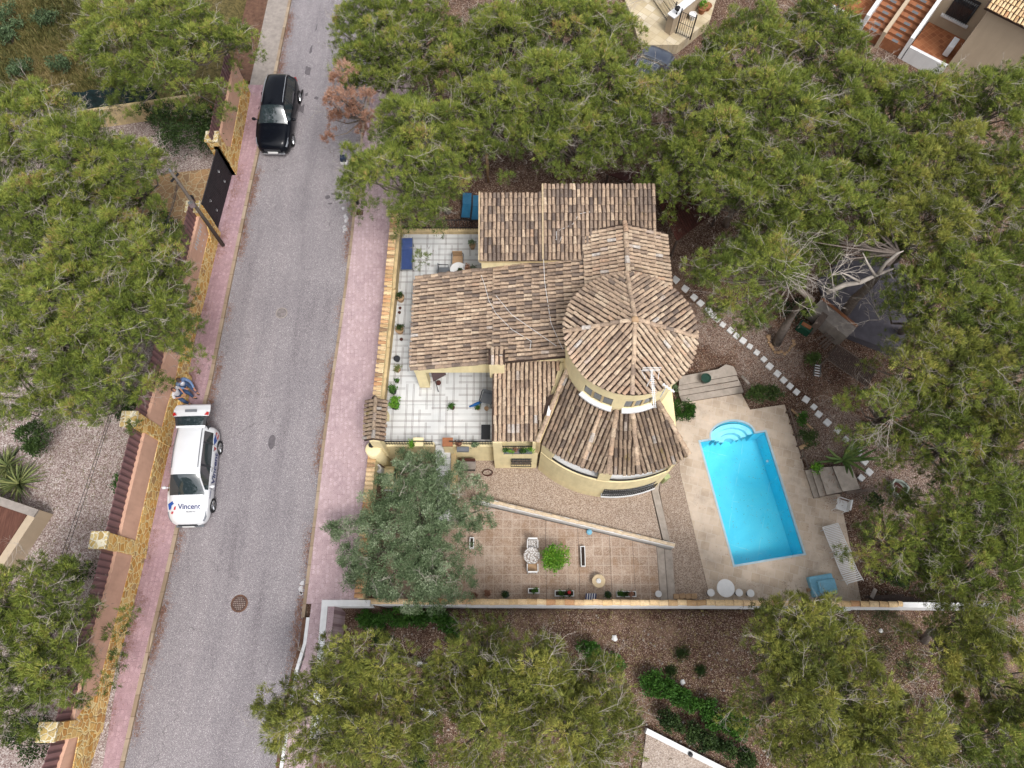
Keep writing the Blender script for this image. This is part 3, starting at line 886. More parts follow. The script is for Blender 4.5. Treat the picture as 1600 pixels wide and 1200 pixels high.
# ================================================================== walls along the road
def west_wall():
    root = empty('garden_wall', 'long tall wall on the left of the road, stone below, pinkish render above, brown sheets on top', 'wall', (-15.6, 8, 0), worldspace=True)
    yN, yS = 29.0, -9.0
    def face(y): return wl(y)
    gate = (P(342,382,0).y, P(372,262,0).y)      # opening
    gate = (20.1, 23.6)
    spans = [(yS, gate[0]), (gate[1], yN)]
    ms, mr, mc = MB(), MB(), MB()
    def seg(m, ya, yb, t0, t1, z0, z1):
        n = max(1, int((yb-ya)/1.2))
        vs = []; fs = []
        for i in range(n+1):
            y = ya+(yb-ya)*i/n; x = face(y)
            vs += [(x-t0, y, z0), (x-t0, y, z1), (x-t1, y, z1), (x-t1, y, z0)]
        for i in range(n):
            k = i*4
            fs += [(k, k+4, k+5, k+1), (k+1, k+5, k+6, k+2), (k+2, k+6, k+7, k+3)]
        fs += [(0, 1, 2, 3), (n*4+3, n*4+2, n*4+1, n*4)]
        m.add(vs, fs)
    for a, b in spans:
        seg(ms, a, b, 0, .34, -.4, 1.18)
        seg(mr, a, b, .03, .31, 1.18, 2.42)
    ms.build('stone_plinth', MT['stone'], root)
    mr.build('render_panel', MT['terracotta_render'], root)
    # corrugated sheets: real folds
    for a, b in spans:
        n = int((b-a)/.13); vs = []; fs = []
        for i in range(n+1):
            y = a+(b-a)*i/n; x = face(y)-.16 + (.018 if i % 2 else -.018)
            vs += [(x, y, 2.42), (x, y, 3.3), (x-.03, y, 3.3), (x-.03, y, 2.42)]
        for i in range(n):
            k = i*4; fs += [(k, k+4, k+5, k+1), (k+1, k+5, k+6, k+2), (k+2, k+6, k+7, k+3)]
        MB().add(vs, fs).build('corrugated_panel', MT['corr'], root)
    # stone pillars
    for py_, h, wdt in ((1122, 3.55, .62), (872, 3.5, .62), (672, 3.5, .62)):
        y = {1122: P(160,1130,0).y, 872: P(228,862,0).y, 672: P(262,690,0).y}[py_]
        m = MB(); x = face(y)
        m.box((x-.52, y-wdt/2, -.3), (x+.03, y+wdt/2, h-.12))
        m.build('pillar', MT['stone'], root, bevel=.02)
        MB().box((x-.62, y-wdt/2-.03, h-.12), (x+.06, y+wdt/2+.03, h)).build('pillar_cap', MT['stonetop'], root, bevel=.02)
    # stepped buttresses of stone beside pillars and gate
    y = P(160,1130,0).y; x = face(y)
    m = MB()
    vs = [(x+.025, y+.31, 1.1), (x+.025, y+1.5, 1.1), (x+.025, y+.31, 2.3), (x-.01, y+.31, 1.1), (x-.01, y+1.5, 1.1), (x-.01, y+.31, 2.3)]
    m.add(vs, [(0, 1, 2), (5, 4, 3), (0, 2, 5, 3), (1, 4, 5, 2), (0, 3, 4, 1)])
    m.box((x-.01, y-2.4, 1.1), (x+.028, y-.31, 1.9))
    for yy, sg in ((gate[0], -1), (gate[1], 1)):
        x = face(yy)
        a = [(x+.03, yy, 1.0), (x+.03, yy+sg*1.1, 1.0), (x+.03, yy, 2.5)]
        b = [(q[0]-.05, q[1], q[2]) for q in a]
        m.add(a+b, [(0, 1, 2), (5, 4, 3), (0, 2, 5, 3), (1, 4, 5, 2), (0, 3, 4, 1)])
    m.build('buttress', MT['stone'], root)
    for yy in (gate[0]-.28, gate[1]+.28):
        x = face(yy)
        MB().box((x-.55, yy-.28, -.3), (x+.03, yy+.28, 2.75)).build('pillar', MT['stone'], root, bevel=.02)
        MB().box((x-.6, yy-.32, 2.75), (x+.06, yy+.32, 2.86)).build('pillar_cap', MT['stonetop'], root, bevel=.02)
    MB().box((face(11.4)-.05, 10.6, ZK), (face(11.4)+.26, 12.2, ZK+.42)).build('seat_ledge', MT['stone'], root, bevel=.02)
    # gate
    g = empty('driveway_gate', 'black sheet metal driveway gate with small grey ornaments between stone pillars', 'gate', (face(21.8), 21.8, ZK), worldspace=True)
    for k_, (a, b) in enumerate(((gate[0]+.02, 21.84), (21.87, gate[1]-.02))):
        xa, xb = face(a)-.2, face(b)-.2
        ps = [(xa, a), (xb, b)]
        lf = MB().prism([(xa-.02, a), (xb-.02, b), (xb+.02, b), (xa+.02, a)], .16, 2.25).build('gate_leaf', MT['gate'], g)
        for i in range(15):
            t = (i+.5)/15; x, y = xa+(xb-xa)*t, a+(b-a)*t
            lf2 = MB().cbox(x+.03, y, .2, .02, .025, 2.05).build('gate_bar', MT['iron'], lf)
        for z in (.8, 1.6):
            t = .5; x, y = xa+(xb-xa)*t, a+(b-a)*t
            o = MB().tube([(x+.045, y-.09, z), (x+.05, y-.03, z+.09), (x+.05, y+.05, z+.06), (x+.05, y+.07, z-.04), (x+.045, y, z-.1)], .012, 5).build('ornament', MT['chrome'], lf)
    # lettering on the rendered part beside the gate (sprayed)
    x = face(18.6)
    t = MB()
    for i in range(9):
        y = 19.3-i*.16
        t.box((face(y)-.028, y-.05, 1.95+.05*math.sin(i*2)), (face(y)-.022, y+.04, 2.2))
        if i % 2: t.box((face(y)-.028, y-.07, 1.5), (face(y)-.022, y+.02, 1.56))
    t.build('sprayed_mark', MT['sprayed'], root)
    return root
west_wall()
# drive of crazy paving inside the gate
m = MB(); m.prism([(wl(19.8)-.4, 19.8), (wl(24)-.4, 24), (-20.3, 23.2), (-20, 17.6)], .1, .33)
o = m.build('crazy_paving', mk_stone('crazy_paving', 2.6, [(0, C(176,140,104)), (.5, C(196,160,120)), (1, C(164,134,106))], C(206,186,150), .03)); tag(o, 'crazy paved drive inside the gate', None, kind='structure')

def barrel(V, Fc, T, p0, p1, up, r0, r1, t, n=5, cap=True):
    """one half-round tile from p0 (low end, wide) to p1"""
    d = (p1-p0); L = d.length
    if L < .03: return
    d = d/L; s = d.cross(up).normalized(); u = s.cross(d).normalized()
    b = len(V)
    for p, r, dz in ((p0, r0, .034), (p1, r1, 0.0)):
        for k in range(n+1):
            a = math.pi*k/n
            V.append(p + s*(math.cos(a)*r) + u*(math.sin(a)*r*.8+dz))
    for k in range(n):
        Fc.append((b+k, b+k+1, b+n+1+k+1, b+n+1+k)); T.append(t)
    if cap:
        Fc.append(tuple(b+k for k in range(n+1))); T.append(max(0, t*.35))
def row_tiles(V, Fc, T, f, s0, s1, up, L=.34, r=(.077, .063), bias=0.0):
    s = s0; i = 0; rr = random.gauss(0, .05)
    while s < s1-.04:
        e = min(s1, s+L)
        t = min(1, max(0, random.betavariate(4.2, 3.8)*(.9 if random.random() < .9 else 1.25)+bias+rr+.03))
        j = Vector((random.gauss(0, .010), random.gauss(0, .010), random.gauss(0, .006))); j2 = Vector((random.gauss(0, .010), random.gauss(0, .010), random.gauss(0, .003)))
        barrel(V, Fc, T, f(s)+j, f(e+.02)+j2, up, r[0]*random.uniform(.94, 1.06), r[1], t)
        s += L
def plane_roof(root, name, corners, down, mat='tile', gap=.182, L=.34, bias=0.0, eave=0.05, under=True, poly_out=None):
    """corners: 3D points of a convex planar-ish roof; down: xy direction the rows run to"""
    c = [Vector(p) for p in corners]
    dn = Vector((down[0], down[1], 0)).normalized(); ac = Vector((-dn.y, dn.x, 0))
    # plane fit from first three
    nrm = (c[1]-c[0]).cross(c[2]-c[0]).normalized()
    if nrm.z < 0: nrm = -nrm
    def zz(x, y): return c[0].z - (nrm.x*(x-c[0].x)+nrm.y*(y-c[0].y))/nrm.z
    uv = [(p.x*ac.x+p.y*ac.y, -(p.x*dn.x+p.y*dn.y)) for p in c]    # v grows uphill
    amin, amax = min(a for a, _ in uv), max(a for a, _ in uv)
    V, Fc, T = [], [], []
    nrow = int((amax-amin)/gap); a = amin+(amax-amin-nrow*gap)/2+gap/2
    for _ in range(nrow):
        hits = []
        for i in range(len(uv)):
            (a0, v0), (a1, v1) = uv[i], uv[(i+1) % len(uv)]
            if (a0-a)*(a1-a) <= 0 and abs(a1-a0) > 1e-6: hits.append(v0+(v1-v0)*(a-a0)/(a1-a0))
        if len(hits) >= 2:
            lo, hi = min(hits)-eave, max(hits)
            def f(s, a=a):
                x, y = ac.x*a-dn.x*s, ac.y*a-dn.y*s
                return Vector((x, y, zz(x, y)+.03))
            row_tiles(V, Fc, T, f, lo+random.uniform(-.015, .015), hi, Vector((0, 0, 1)), L, bias=bias)
        a += gap
    o = mobj(name, V, Fc, MT[mat], root, tint=T)
    if under:
        MB().prism([(p.x, p.y) for p in c], lambda x, y: zz(x, y)-.10, lambda x, y: zz(x, y)+.012).build('mortar_bed', MT['underlay'], o)
    return o, zz
def ridge(root, name, pts, r=.115, L=.38, mat='tile', bias=0.1, parent=None):
    V, Fc, T = [], [], []
    pts = [Vector(p) for p in pts]
    for i in range(len(pts)-1):
        a, b = pts[i], pts[i+1]; D = (b-a).length; d = (b-a)/D
        row_tiles(V, Fc, T, lambda s: a+d*s, 0, D, Vector((0, 0, 1)), L, (r, r*.82), bias)
    return mobj(name, V, Fc, MT[mat], root, tint=T)
def coping(name, pts, root, width=.30, drop=.0, mat='tile_cap', L=.20, bias=.15, r=.1):
    """tiles laid across the top of a wall: each barrel runs across it"""
    V, Fc, T = [], [], []
    pts = [Vector(p) for p in pts]
    for i in range(len(pts)-1):
        a, b = pts[i], pts[i+1]; D = (b-a).length; d = (b-a)/D; s = Vector((d.y, -d.x, 0)).normalized()
        n = int(D/L)
        for k in range(n):
            p = a+d*(k+.5)*D/n
            t = min(1, max(0, random.betavariate(2.5, 1.8)+bias))
            barrel(V, Fc, T, p-s*width/2-Vector((0, 0, drop)), p+s*width/2, Vector((0, 0, 1)), r, r*.85, t)
    return mobj(name, V, Fc, MT[mat], root, tint=T)

# villa's garden walls
def villa_walls():
    root = empty('boundary_wall', 'cream wall capped with curved tiles between the pink pavement and the tiled terrace', 'wall', (-6, 12, 0), worldspace=True)
    def wall(a, b, z, th=.22, zb=-2.4):
        n = 6; vs = []; fs = []
        for i in range(n+1):
            y = a+(b-a)*i/n; x = cw(y)+.12
            vs += [(x, y, zb), (x, y, z), (x+th, y, z), (x+th, y, zb)]
        for i in range(n):
            k = i*4; fs += [(k, k+4, k+5, k+1), (k+1, k+5, k+6, k+2), (k+2, k+6, k+7, k+3)]
        fs += [(0, 1, 2, 3), (n*4+3, n*4+2, n*4+1, n*4)]
        MB().add(vs, fs).build('wall_body', MT['cream'], root)
        coping('tile_coping', [(cw(a)+.19, a, z+.03), (cw((a+b)/2)+.19, (a+b)/2, z+.03), (cw(b)+.19, b, z+.03)], root, .36, .05)
    yg1, yg0 = P(585, 625, 1.2).y, P(575, 692, 1.2).y      # gate span
    yA, yB, yC = P(610, 450, 1.2).y, P(606, 540, 1.2).y, P(612, 340, 1.2).y
    wall(yA, yC+.3, 1.42); wall(yB, yA, 1.30); wall(yg1, yB, 1.18)
    wall(P(553, 840, .5).y, yg0, .75); wall(2.15, P(553, 840, .5).y, .45)
    # low inner flowerbed ledge catching the light
    for a, b, z in ((yA, yC, 1.15), (yB, yA, 1.0), (yg1, yB, .9)):
        MB().prism([(cw(a)+.34, a), (cw(b)+.34, b), (cw(b)+.47, b), (cw(a)+.47, a)], -.2, lambda x, y: z).build('inner_ledge', MT['cream_old'], root)
    # gate with little tiled roof
    g = empty('entrance_gate', 'garden entrance with its own small ridged roof of old brown tiles, beside the pink pavement', 'gate', (-6.2, 9.5, ZK), worldspace=True)
    xm = P(586, 655, 2.5).x; y0, y1 = P(583, 688, 2.45).y, P(586, 624, 2.45).y
    for y in (y0+.15, y1-.15):
        MB().box((xm-.22, y-.15, -.2), (xm+.22, y+.15, 2.28)).build('gate_pier', MT['cream'], g)
    plane_roof(g, 'roof_slope', [(xm, y0, 2.62), (xm, y1, 2.62), (xm-.42, y1, 2.4), (xm-.42, y0, 2.4)], (-1, 0), 'tile_old', bias=.12, L=.24)
    plane_roof(g, 'roof_slope', [(xm, y0, 2.62), (xm, y1, 2.62), (xm+.42, y1, 2.4), (xm+.42, y0, 2.4)], (1, 0), 'tile_old', bias=.12, L=.24)
    ridge(g, 'ridge_tiles', [(xm, y0, 2.68), (xm, y1, 2.68)], .09, mat='tile_old')
    MB().box((xm-.03, y0+.3, .15), (xm+.03, y1-.3, 2.1)).build('gate_door', MT['darkwood'], g)
    # round-topped corner with lantern
    c = P(580, 697, 1.3)
    m = MB(); m.lathe([(.36, -3.4), (.36, 0), (.30, .05), (0, .06)], (c.x+.08, c.y-.1, 1.2), 18); m.build('corner_pier', MT['cream'], g, smooth=True)
    for (px, py, z, lb) in ((580, 695, 1.5, 'black wall lantern on the rounded pier just below the tiled gate roof'), (585, 622, 1.5, 'black lantern at the upper end of the tiled gate roof')):
        q = P(px, py, z); l = empty('wall_lantern', lb, 'lantern', (q.x, q.y, z-.26), group='black lanterns at the gate')
        MB().lathe([(.05, 0), (.035, .05), (.09, .09), (.10, .24)], n=8).build('lantern_body', MT['iron'], l)
        MB().lathe([(.13, .24), (.06, .32), (.0, .37)], n=8).build('lantern_cap', MT['iron'], l)
    # south wall
    sroot = empty('boundary_wall', 'long white wall capped with orange curved tiles along the bottom edge of the patio and pool', 'wall', (2, 2.05, -2.2), worldspace=True)
    zc = -.2
    a = P(560, 940, zc); b = P(1240, 943, zc); e = P(1560, 946, zc)
    y0 = a.y
    MB().prism([(a.x, y0-.12), (b.x, b.y-.12), (b.x, b.y+.1), (a.x, y0+.1)], -3.4, zc-.02).build('wall_body', MT['white'], sroot)
    MB().prism([(b.x, b.y-.12), (e.x, e.y-.12), (e.x, e.y+.1), (b.x, b.y+.1)], -3.4, zc-.022).build('wall_body', MT['white'], sroot)
    V, Fc, T = [], [], []
    row_tiles(V, Fc, T, lambda s: Vector((a.x+.02+s, y0+(b.y-y0)*s/(b.x-a.x)+.01, zc+.02)), 0, b.x-a.x, Vector((0, 0, 1)), .40, (.125, .115), .22)
    row_tiles(V, Fc, T, lambda s: Vector((b.x+s, b.y+(e.y-b.y)*s/(e.x-b.x)+.01, zc+.02)), 0, 4.6, Vector((0, 0, 1)), .40, (.125, .115), .2)
    mobj('tile_coping', V, Fc, MT['tile_cap'], sroot, tint=T)
    q = P(1321, 946, -.6); MB().cbox(q.x, b.y-.2, -3.4, .32, .16, 2.9).build('buttress', MT['white'], sroot)
    # white L-shaped wall on the south-west corner
    lroot = empty('corner_wall', 'thick white L-shaped wall at the corner where the pink pavement narrows', 'wall', (-7.8, 1, -2.2), worldspace=True)
    p1 = P(503, 938, .16); p2 = P(563, 942, .16); p3 = P(503, 1045, .16)
    xw = p1.x; MB().box((xw, p2.y-.14, -3.2), (p2.x+.4, p2.y+.12, .16)).build('wall_arm', MT['white'], lroot)
    MB().box((xw, -3.2, -3.2), (xw+.26, p2.y-.142, .158)).build('wall_arm', MT['white'], lroot)
    # neighbours' low walls in the south plot
    for (A, B, z, w, lb) in (((604, 1022), (652, 1036), -1.7, .2, 'short pale concrete wall between the two big pines at the bottom'),
                          ((652, 1037), (760, 1062), -1.75, .2, 'broken line of pale kerb under the bottom pines'),
                          ((655, 1104), (682, 1118), -1.7, .16, 'short white wall beside the dark hedge at the bottom'),
                          ((1010, 1142), (1125, 1200), -1.75, .22, 'white wall edging the pale gravel yard at the bottom')):
        a_ = P(*A, z); b_ = P(*B, z); d = (b_-a_).normalized(); s = Vector((-d.y, d.x, 0))*w/2
        if A[1] == 1142: b_ = b_+d*4
        o = MB().prism([(a_+s)[:2], (b_+s)[:2], (b_-s)[:2], (a_-s)[:2]], -3, z).build('low_wall', MT['white'] if A[1] != 1022 else MT['concrete'])
        tag(o, lb, 'wall')
    yd = [P(1010, 1146, -2.05), P(1125, 1204, -2.05), P(1150, 1290, -2.05), P(990, 1290, -2.05)]
    o = MB().prism([q[:2] for q in yd], -2.6, -2.05).build('gravel_yard', mk_slab('pale_gravel', [C(196,186,180), C(206,198,192), C(214,206,200)], (5, 5), 0, C(200,190,184), 0, speck=.7)); o['kind'] = 'structure'
    q = P(1079, 1179, -1.7); o = MB().lathe([(.05, -.3), (.05, 0), (.1, .02), (.1, .06), (0, .09)], (q.x, q.y, -1.75), 12).build('post_lamp', MT['iron']); tag(o, 'small black round lamp on the white wall at the bottom', 'lamp')
    return root
villa_walls()

# ================================================================== terrace, patio, deck
def paving():
    xW = lambda y: cw(y)+.34
    # terrace north/south parts
    yN = P(690, 366, ZT).y; ySt = P(690, 633, ZS).y; yS = P(690, 694, ZS).y
    o = MB().prism([(xW(yN), yN), (xW(ySt), ySt), (2.0, ySt), (2.0, yN)], -3, ZT).build('terrace', MT['terrace']); o['kind'] = 'structure'
    o = MB().prism([(xW(ySt), ySt-.003), (xW(yS), yS), (P(680, 694, ZS).x, yS), (P(680, 694, ZS).x, ySt-.003)], -3, ZS).build('terrace', MT['terrace']); o['kind'] = 'structure'
    x2, x3 = P(680, 694, ZS).x+.003, P(703, 694, ZS).x
    o = MB().prism([(x2, ySt-.003), (x2, yS), (x3, yS), (x3, ySt-.003)], -3, ZS-.002).build('terrace', MT['terrace']); o['kind'] = 'structure'
    o = MB().prism([(x3+.003, ySt-.003), (x3+.003, yS), (-.85, yS), (-.85, ySt-.003)], -3, ZS).build('terrace', MT['terrace']); o['kind'] = 'structure'
    # white stair from the terrace down to the patio
    st = MB()
    n = 12
    for i in range(n):
        z = ZS - (i+1)*(ZS-ZP)/(n+1)
        st.box((x2, yS-.27*(i+1), -3), (x3, yS-.27*i-.002, z))
    o = st.build('garden_stairs', MT['white']); tag(o, 'white stairs leading down from the terrace beside the olive tree', 'stairs')
    # small wall sections with railings south of the terrace
    for (xa, xb, lb) in ((xW(yS), x2-.02, 'cream parapet with black railing at the lower left corner of the terrace'), (x3+.02, -.86, 'cream parapet with black railing to the right of the terrace stairs')):
        r = empty('parapet', lb, 'parapet', ((xa+xb)/2, yS, ZS), group='parapets on the south edge of the terrace', worldspace=True)
        MB().box((xa, yS-.2, -3), (xb, yS-.004, ZS+.32)).build('parapet_wall', MT['cream'], r)
        m = MB(); x = xa+.05
        m.box((xa+.02, yS-.13, ZS+.84), (xb-.02, yS-.09, ZS+.88)); m.box((xa+.02, yS-.125, ZS+.42), (xb-.02, yS-.095, ZS+.45))
        while x < xb: m.cbox(x, yS-.11, ZS+.3, .018, .018, .56); x += .12
        m.build('railing', MT['iron'], r)
    for px, mt, lb in ((653, 'cream', 'cream pier beside the terrace stairs, plant on top'), (699, 'cream', 'cream pier with a terracotta cap at the head of the stairs')):
        q = P(px, 695, 1.1); r = empty('stair_pier', lb, 'pier', (q.x, yS-.1, ZS), worldspace=True)
        MB().cbox(q.x, yS-.12, -2.9, .42, .36, 3.9).build('pier_body', MT['cream'], r)
        MB().cbox(q.x, yS-.12, 1.0, .46, .4, .07).build('pier_cap', MT['terracotta' if px == 699 else 'cream'], r)
    MB_ = MB()
    # side wall of stairs (orange-cream) running south
    r = tag(MB().box((x3+.02, yS-2.2, -3), (x3+.24, yS-.3, -.3)).build('stair_wall', MT['cream_old']), 'worn ochre side wall of the terrace stairs', 'wall')
    # terrace's back parapet and fence
    r = empty('terrace_fence', 'black iron railing on a low cream kerb at the upper end of the terrace', 'fence', (-3.6, yN, ZT), worldspace=True)
    xe = -1.42; xa = xW(yN)
    MB().box((xa, yN+.003, -3), (xe, yN+.26, ZT+.22)).build('kerb_wall', MT['cream_old'], r)
    m = MB(); m.box((xa, yN+.12, ZT+1.05), (xe, yN+.16, ZT+1.09)); m.box((xa, yN+.12, ZT+.34), (xe, yN+.16, ZT+.38))
    x = xa+.06
    while x < xe: m.cbox(x, yN+.14, ZT+.2, .02, .02, .88); x += .13
    for x in (xa+.02, (xa+xe)/2, xe-.03): m.cbox(x, yN+.14, ZT+.2, .05, .05, .95)
    m.build('railing', MT['iron'], r)
    # patio slabs, stepping down to the east
    yw = 2.05
    def line(px):       # retaining wall line north of the patio
        t = (px-740)/(1055-740); return P(px, 787+t*(858-787), ZP)
    cuts = [(560, -2.0), (853, -2.05), (905, -2.10), (955, -2.15), (992, -2.20), (1030, -2.33), (1043, -2.46)]
    xs = [P(c, 900, ZP).x for c, _ in cuts] + [P(1056.5, 900, ZP).x]
    for i, (c, z) in enumerate(cuts):
        xa, xb = xs[i], xs[i+1]-.002
        if i == 0:
            yy = P(740, 787, ZP).y
            poly = [(-6.25, yw), (xb, yw), (xb, line(853).y), (P(740, 787, ZP).x, yy), (P(740, 787, ZP).x, 8.9), (xa-.6, 8.9)]
            poly = [(-6.25, yw), (xb, yw), (xb, line(853).y), (xb-.01, 8.6), (-6.25, 8.6)]
            m = MB(); m.prism([(-6.25, yw), (xb, yw), (xb, line(853).y), (P(740, 787, ZP).x, yy), (-6.25, yy)], -4, z)
            m.build('patio', MT['patio'])['kind'] = 'structure'
            m = MB(); m.prism([(-6.25, yy+.002), (P(740, 787, ZP).x, yy+.002), (P(740, 787, ZP).x, 8.6), (-6.25, 8.6)], -4, z+.05)
            m.build('patio', MT['walk'])['kind'] = 'structure'
        else:
            m = MB(); m.prism([(xa, yw), (xb, yw), (xb, line(min(cuts[i+1][0] if i+1 < len(cuts) else 1054, 1054)).y), (xa, line(c).y)], -4, z)
            m.build('patio', MT['patio' if i < 5 else 'deckdark'])['kind'] = 'structure'
            e_ = MB(); w_ = .022 if i < 5 else .05; e_.prism([(xa, yw), (xa+w_, yw), (xa+w_, line(c).y), (xa, line(c).y)], z, z+.004); e_.build('step_edge_shade', MT['riser'])['kind'] = 'structure'  # shadow line and wear of each step edge, laid on as a dark strip
    # walkway north of the retaining wall
    W = [(740, 783), (1020, 845), (1002, 762), (1040, 700), (740, 700)]
    zk = ZP+.05
    def slab(pts, z, nm='path', mt='walk'):
        o = MB().prism([XY(a, b, z) for a, b in pts], -4, z).build(nm, MT[mt]); o['kind'] = 'structure'; return o
    slab([(741, 776), (1034, 843), (1017, 768), (1030, 690), (741, 690)], zk)
    slab([(1036, 843), (1047, 846), (1029, 766), (1044, 690), (1031, 690), (1018.5, 768)], zk-.16, mt='deckdark')
    slab([(1046, 850), (1050, 862), (1049, 941), (1112, 941), (1109, 925), (1066, 735), (1064, 660), (1045, 660), (1030.5, 766)], -2.62)
    # retaining wall (white) with coping
    r = empty('retaining_wall', 'low slanting white wall with tile coping across the patio', 'wall', (1, 5.5, ZP), worldspace=True)
    a = P(738, 777, -1.35); b = P(1054, 852, -1.75)
    d = (b-a); d.z = 0; d.normalize(); s = Vector((-d.y, d.x, 0))
    n = 1
    vs = []
    for p, z in ((a, -1.4), (b, -1.8)):
        vs += [(p+s*.08)[:2]+(-4,), (p-s*.10)[:2]+(-4,), (p-s*.10)[:2]+(z,), (p+s*.08)[:2]+(z,)]
    MB().add(vs, [(0, 1, 2, 3), (7, 6, 5, 4), (1, 5, 6, 2), (2, 6, 7, 3), (3, 7, 4, 0)]).build('wall_body', MT['white'], r)
    V, Fc, T = [], [], []
    a3 = Vector((a.x, a.y, -1.39)); b3 = Vector((b.x, b.y, -1.79)); D = (b3-a3).length; dd = (b3-a3)/D
    row_tiles(V, Fc, T, lambda q: a3+dd*q+s*.01, 0, D, Vector((0, 0, 1)), .42, (.085, .08), .35)
    mobj('tile_coping', V, Fc, MT['tile_pale'], r, tint=T)
    MB().add([(p+s*o_)[:2]+(z+.004+h,) for p, z in ((a, -1.4), (b, -1.8)) for o_, h in ((.07, .035), (.10, .035), (.10, -.2), (.07, -.2))], [(0, 1, 2, 3), (7, 6, 5, 4), (0, 4, 5, 1), (1, 5, 6, 2), (3, 7, 4, 0)]).build('edge_strip', MT['white'], r)
    # ------------- pool deck with the pool's hole
    out = [(1062, 690), (1062, 735), (1107.3, 925), (1110, 941), (1346, 941), (1311, 768), (1271, 776), (1226, 632), (1172, 640), (1157, 612), (1066, 628), (1052, 640)]
    outer = [XY(a, b, ZD) for a, b in out]
    zr = ZD+.02
    A, L_, R_, C_, D_, E_ = [Vector(XY(*q, zr)) for q in ((1091, 688), (1109, 685), (1181, 674), (1197.5, 671.5), (1260, 867), (1146, 886))]
    arc = []
    mid = (L_+R_)/2; ax = (R_-L_)/2; nn = Vector((-ax.y, ax.x))
    for i in range(1, 16):
        t = math.pi*(1-i/16); arc.append(mid+ax*math.cos(t)+nn*math.sin(t)*.68)
    loop = [A, L_]+arc+[R_, C_, D_, E_]
    def off(lp, d):
        o = []
        n = len(lp)
        for i in range(n):
            p0, p, p1 = lp[i-1], lp[i], lp[(i+1) % n]
            e0 = (p-p0).normalized(); e1 = (p1-p).normalized()
            n0 = Vector((e0.y, -e0.x)); n1 = Vector((e1.y, -e1.x)); b_ = (n0+n1)
            b_ = b_.normalized()/max(.5, math.cos(.5*n0.angle(n1))) if b_.length > .1 else n0
            o.append(p+b_*d)
        return o
    area = sum(loop[i].x*loop[(i+1) % len(loop)].y-loop[(i+1) % len(loop)].x*loop[i].y for i in range(len(loop)))
    if area < 0: loop = loop[::-1]
    rim = off(loop, .0); inner = off(loop, -.09)
    bm = bmesh.new(); es = []
    for lp in (outer, [tuple(q) for q in rim]):
        vs = [bm.verts.new((x, y, ZD)) for x, y in lp]
        for i in range(len(vs)): es.append(bm.edges.new((vs[i], vs[(i+1) % len(vs)])))
    bmesh.ops.triangle_fill(bm, edges=es, use_beauty=True)
    for f in bm.faces:
        f.normal_update()
        if f.normal.z < 0: f.normal_flip()
    # outer skirt
    n = len(outer)
    me = bpy.data.meshes.new('pool_deck'); bm.to_mesh(me); bm.free(); me.materials.append(MT['deck'])
    o = bpy.data.objects.new('pool_deck', me); COL.objects.link(o); o['kind'] = 'structure'
    sk = MB()
    for i in range(n):
        a_, b_ = outer[i], outer[(i+1) % n]
        sk.add([(a_[0], a_[1], -4), (b_[0], b_[1], -4), (b_[0], b_[1], ZD-.001), (a_[0], a_[1], ZD-.001)], [(0, 1, 2, 3)])
    sk.build('deck_edge', MT['deckdark'])['kind'] = 'structure'
    pool = empty('swimming_pool', 'bright blue swimming pool with rounded steps at its upper end', 'pool', (mid.x, mid.y, ZD), worldspace=True)
    m = MB(); N2 = len(rim)
    vs = [(p.x, p.y, zr) for p in rim]+[(p.x, p.y, zr) for p in inner]+[(p.x, p.y, zr-.16) for p in inner]+[(p.x, p.y, ZD-.02) for p in rim]
    fs = []
    for i in range(N2):
        j = (i+1) % N2
        fs += [(i, j, N2+j, N2+i), (N2+i, N2+j, 2*N2+j, 2*N2+i), (3*N2+i, 3*N2+j, j, i)]
    m.add(vs, fs).build('pool_rim', MT['coping'], pool)
    m = MB(); zf = -4.0
    vs = [(p.x, p.y, zr-.16) for p in inner]+[(p.x, p.y, zf) for p in inner]
    m.add(vs, [(i, N2+i, N2+(i+1) % N2, (i+1) % N2) for i in range(N2)]+[tuple(range(N2, 2*N2))]).build('pool_basin', MT['pooltile'], pool)
    for q, z in ((.93, -2.86), (.70, -3.12), (.46, -3.4)):
        pts = [mid-nn*.12+ax*q] + [mid-nn*.12+ax*q*math.cos(math.pi*i/18)+nn*(.62*q)*math.sin(math.pi*i/18)+nn*.10*q for i in range(0, 19)] + [mid-nn*.12-ax*q]
        if q > .9: pts = [Vector((p.x, p.y)) for p in pts]
        # ring-shaped treads : build as full steps stacked, deeper ones inside are cut by the outer being a ring
        qi = q-.23
        pin = [mid-nn*.12+ax*qi*math.cos(math.pi*i/18)+nn*(.62*qi)*math.sin(math.pi*i/18)+nn*.10*qi for i in range(0, 19)]
        po = pts[1:-1]
        vs = [(p.x, p.y, z) for p in po]+[(p.x, p.y, z) for p in pin]+[(p.x, p.y, zf) for p in pin]
        k = len(po)
        m = MB().add(vs, [(i, i+1, k+i+1, k+i) for i in range(k-1)]+[(k+i, k+i+1, 2*k+i+1, 2*k+i) for i in range(k-1)])
        m.build('pool_step', MT['poolstep'], pool)
    MB().add([(p.x, p.y, zr-.10) for p in inner], [tuple(range(N2))]).build('water', MT['water'], pool)
    sk_ = P(1201, 719, zr-.2); MB().lathe([(.07, 0), (.07, .02), (.0, .03)], (sk_.x, sk_.y, -3.0), 12).build('pool_inlet', MT['coping'], pool)
    # stairs at the top of the deck
    st = empty('garden_stairs', 'broad grey stone steps at the upper end of the pool deck', 'stairs', (8, 11.5, ZD), worldspace=True)
    rows = [((1066, 628), (1162, 613)), ((1062, 618), (1158, 602)), ((1060, 609), (1154, 593.5)), ((1061, 600), (1150, 585))]
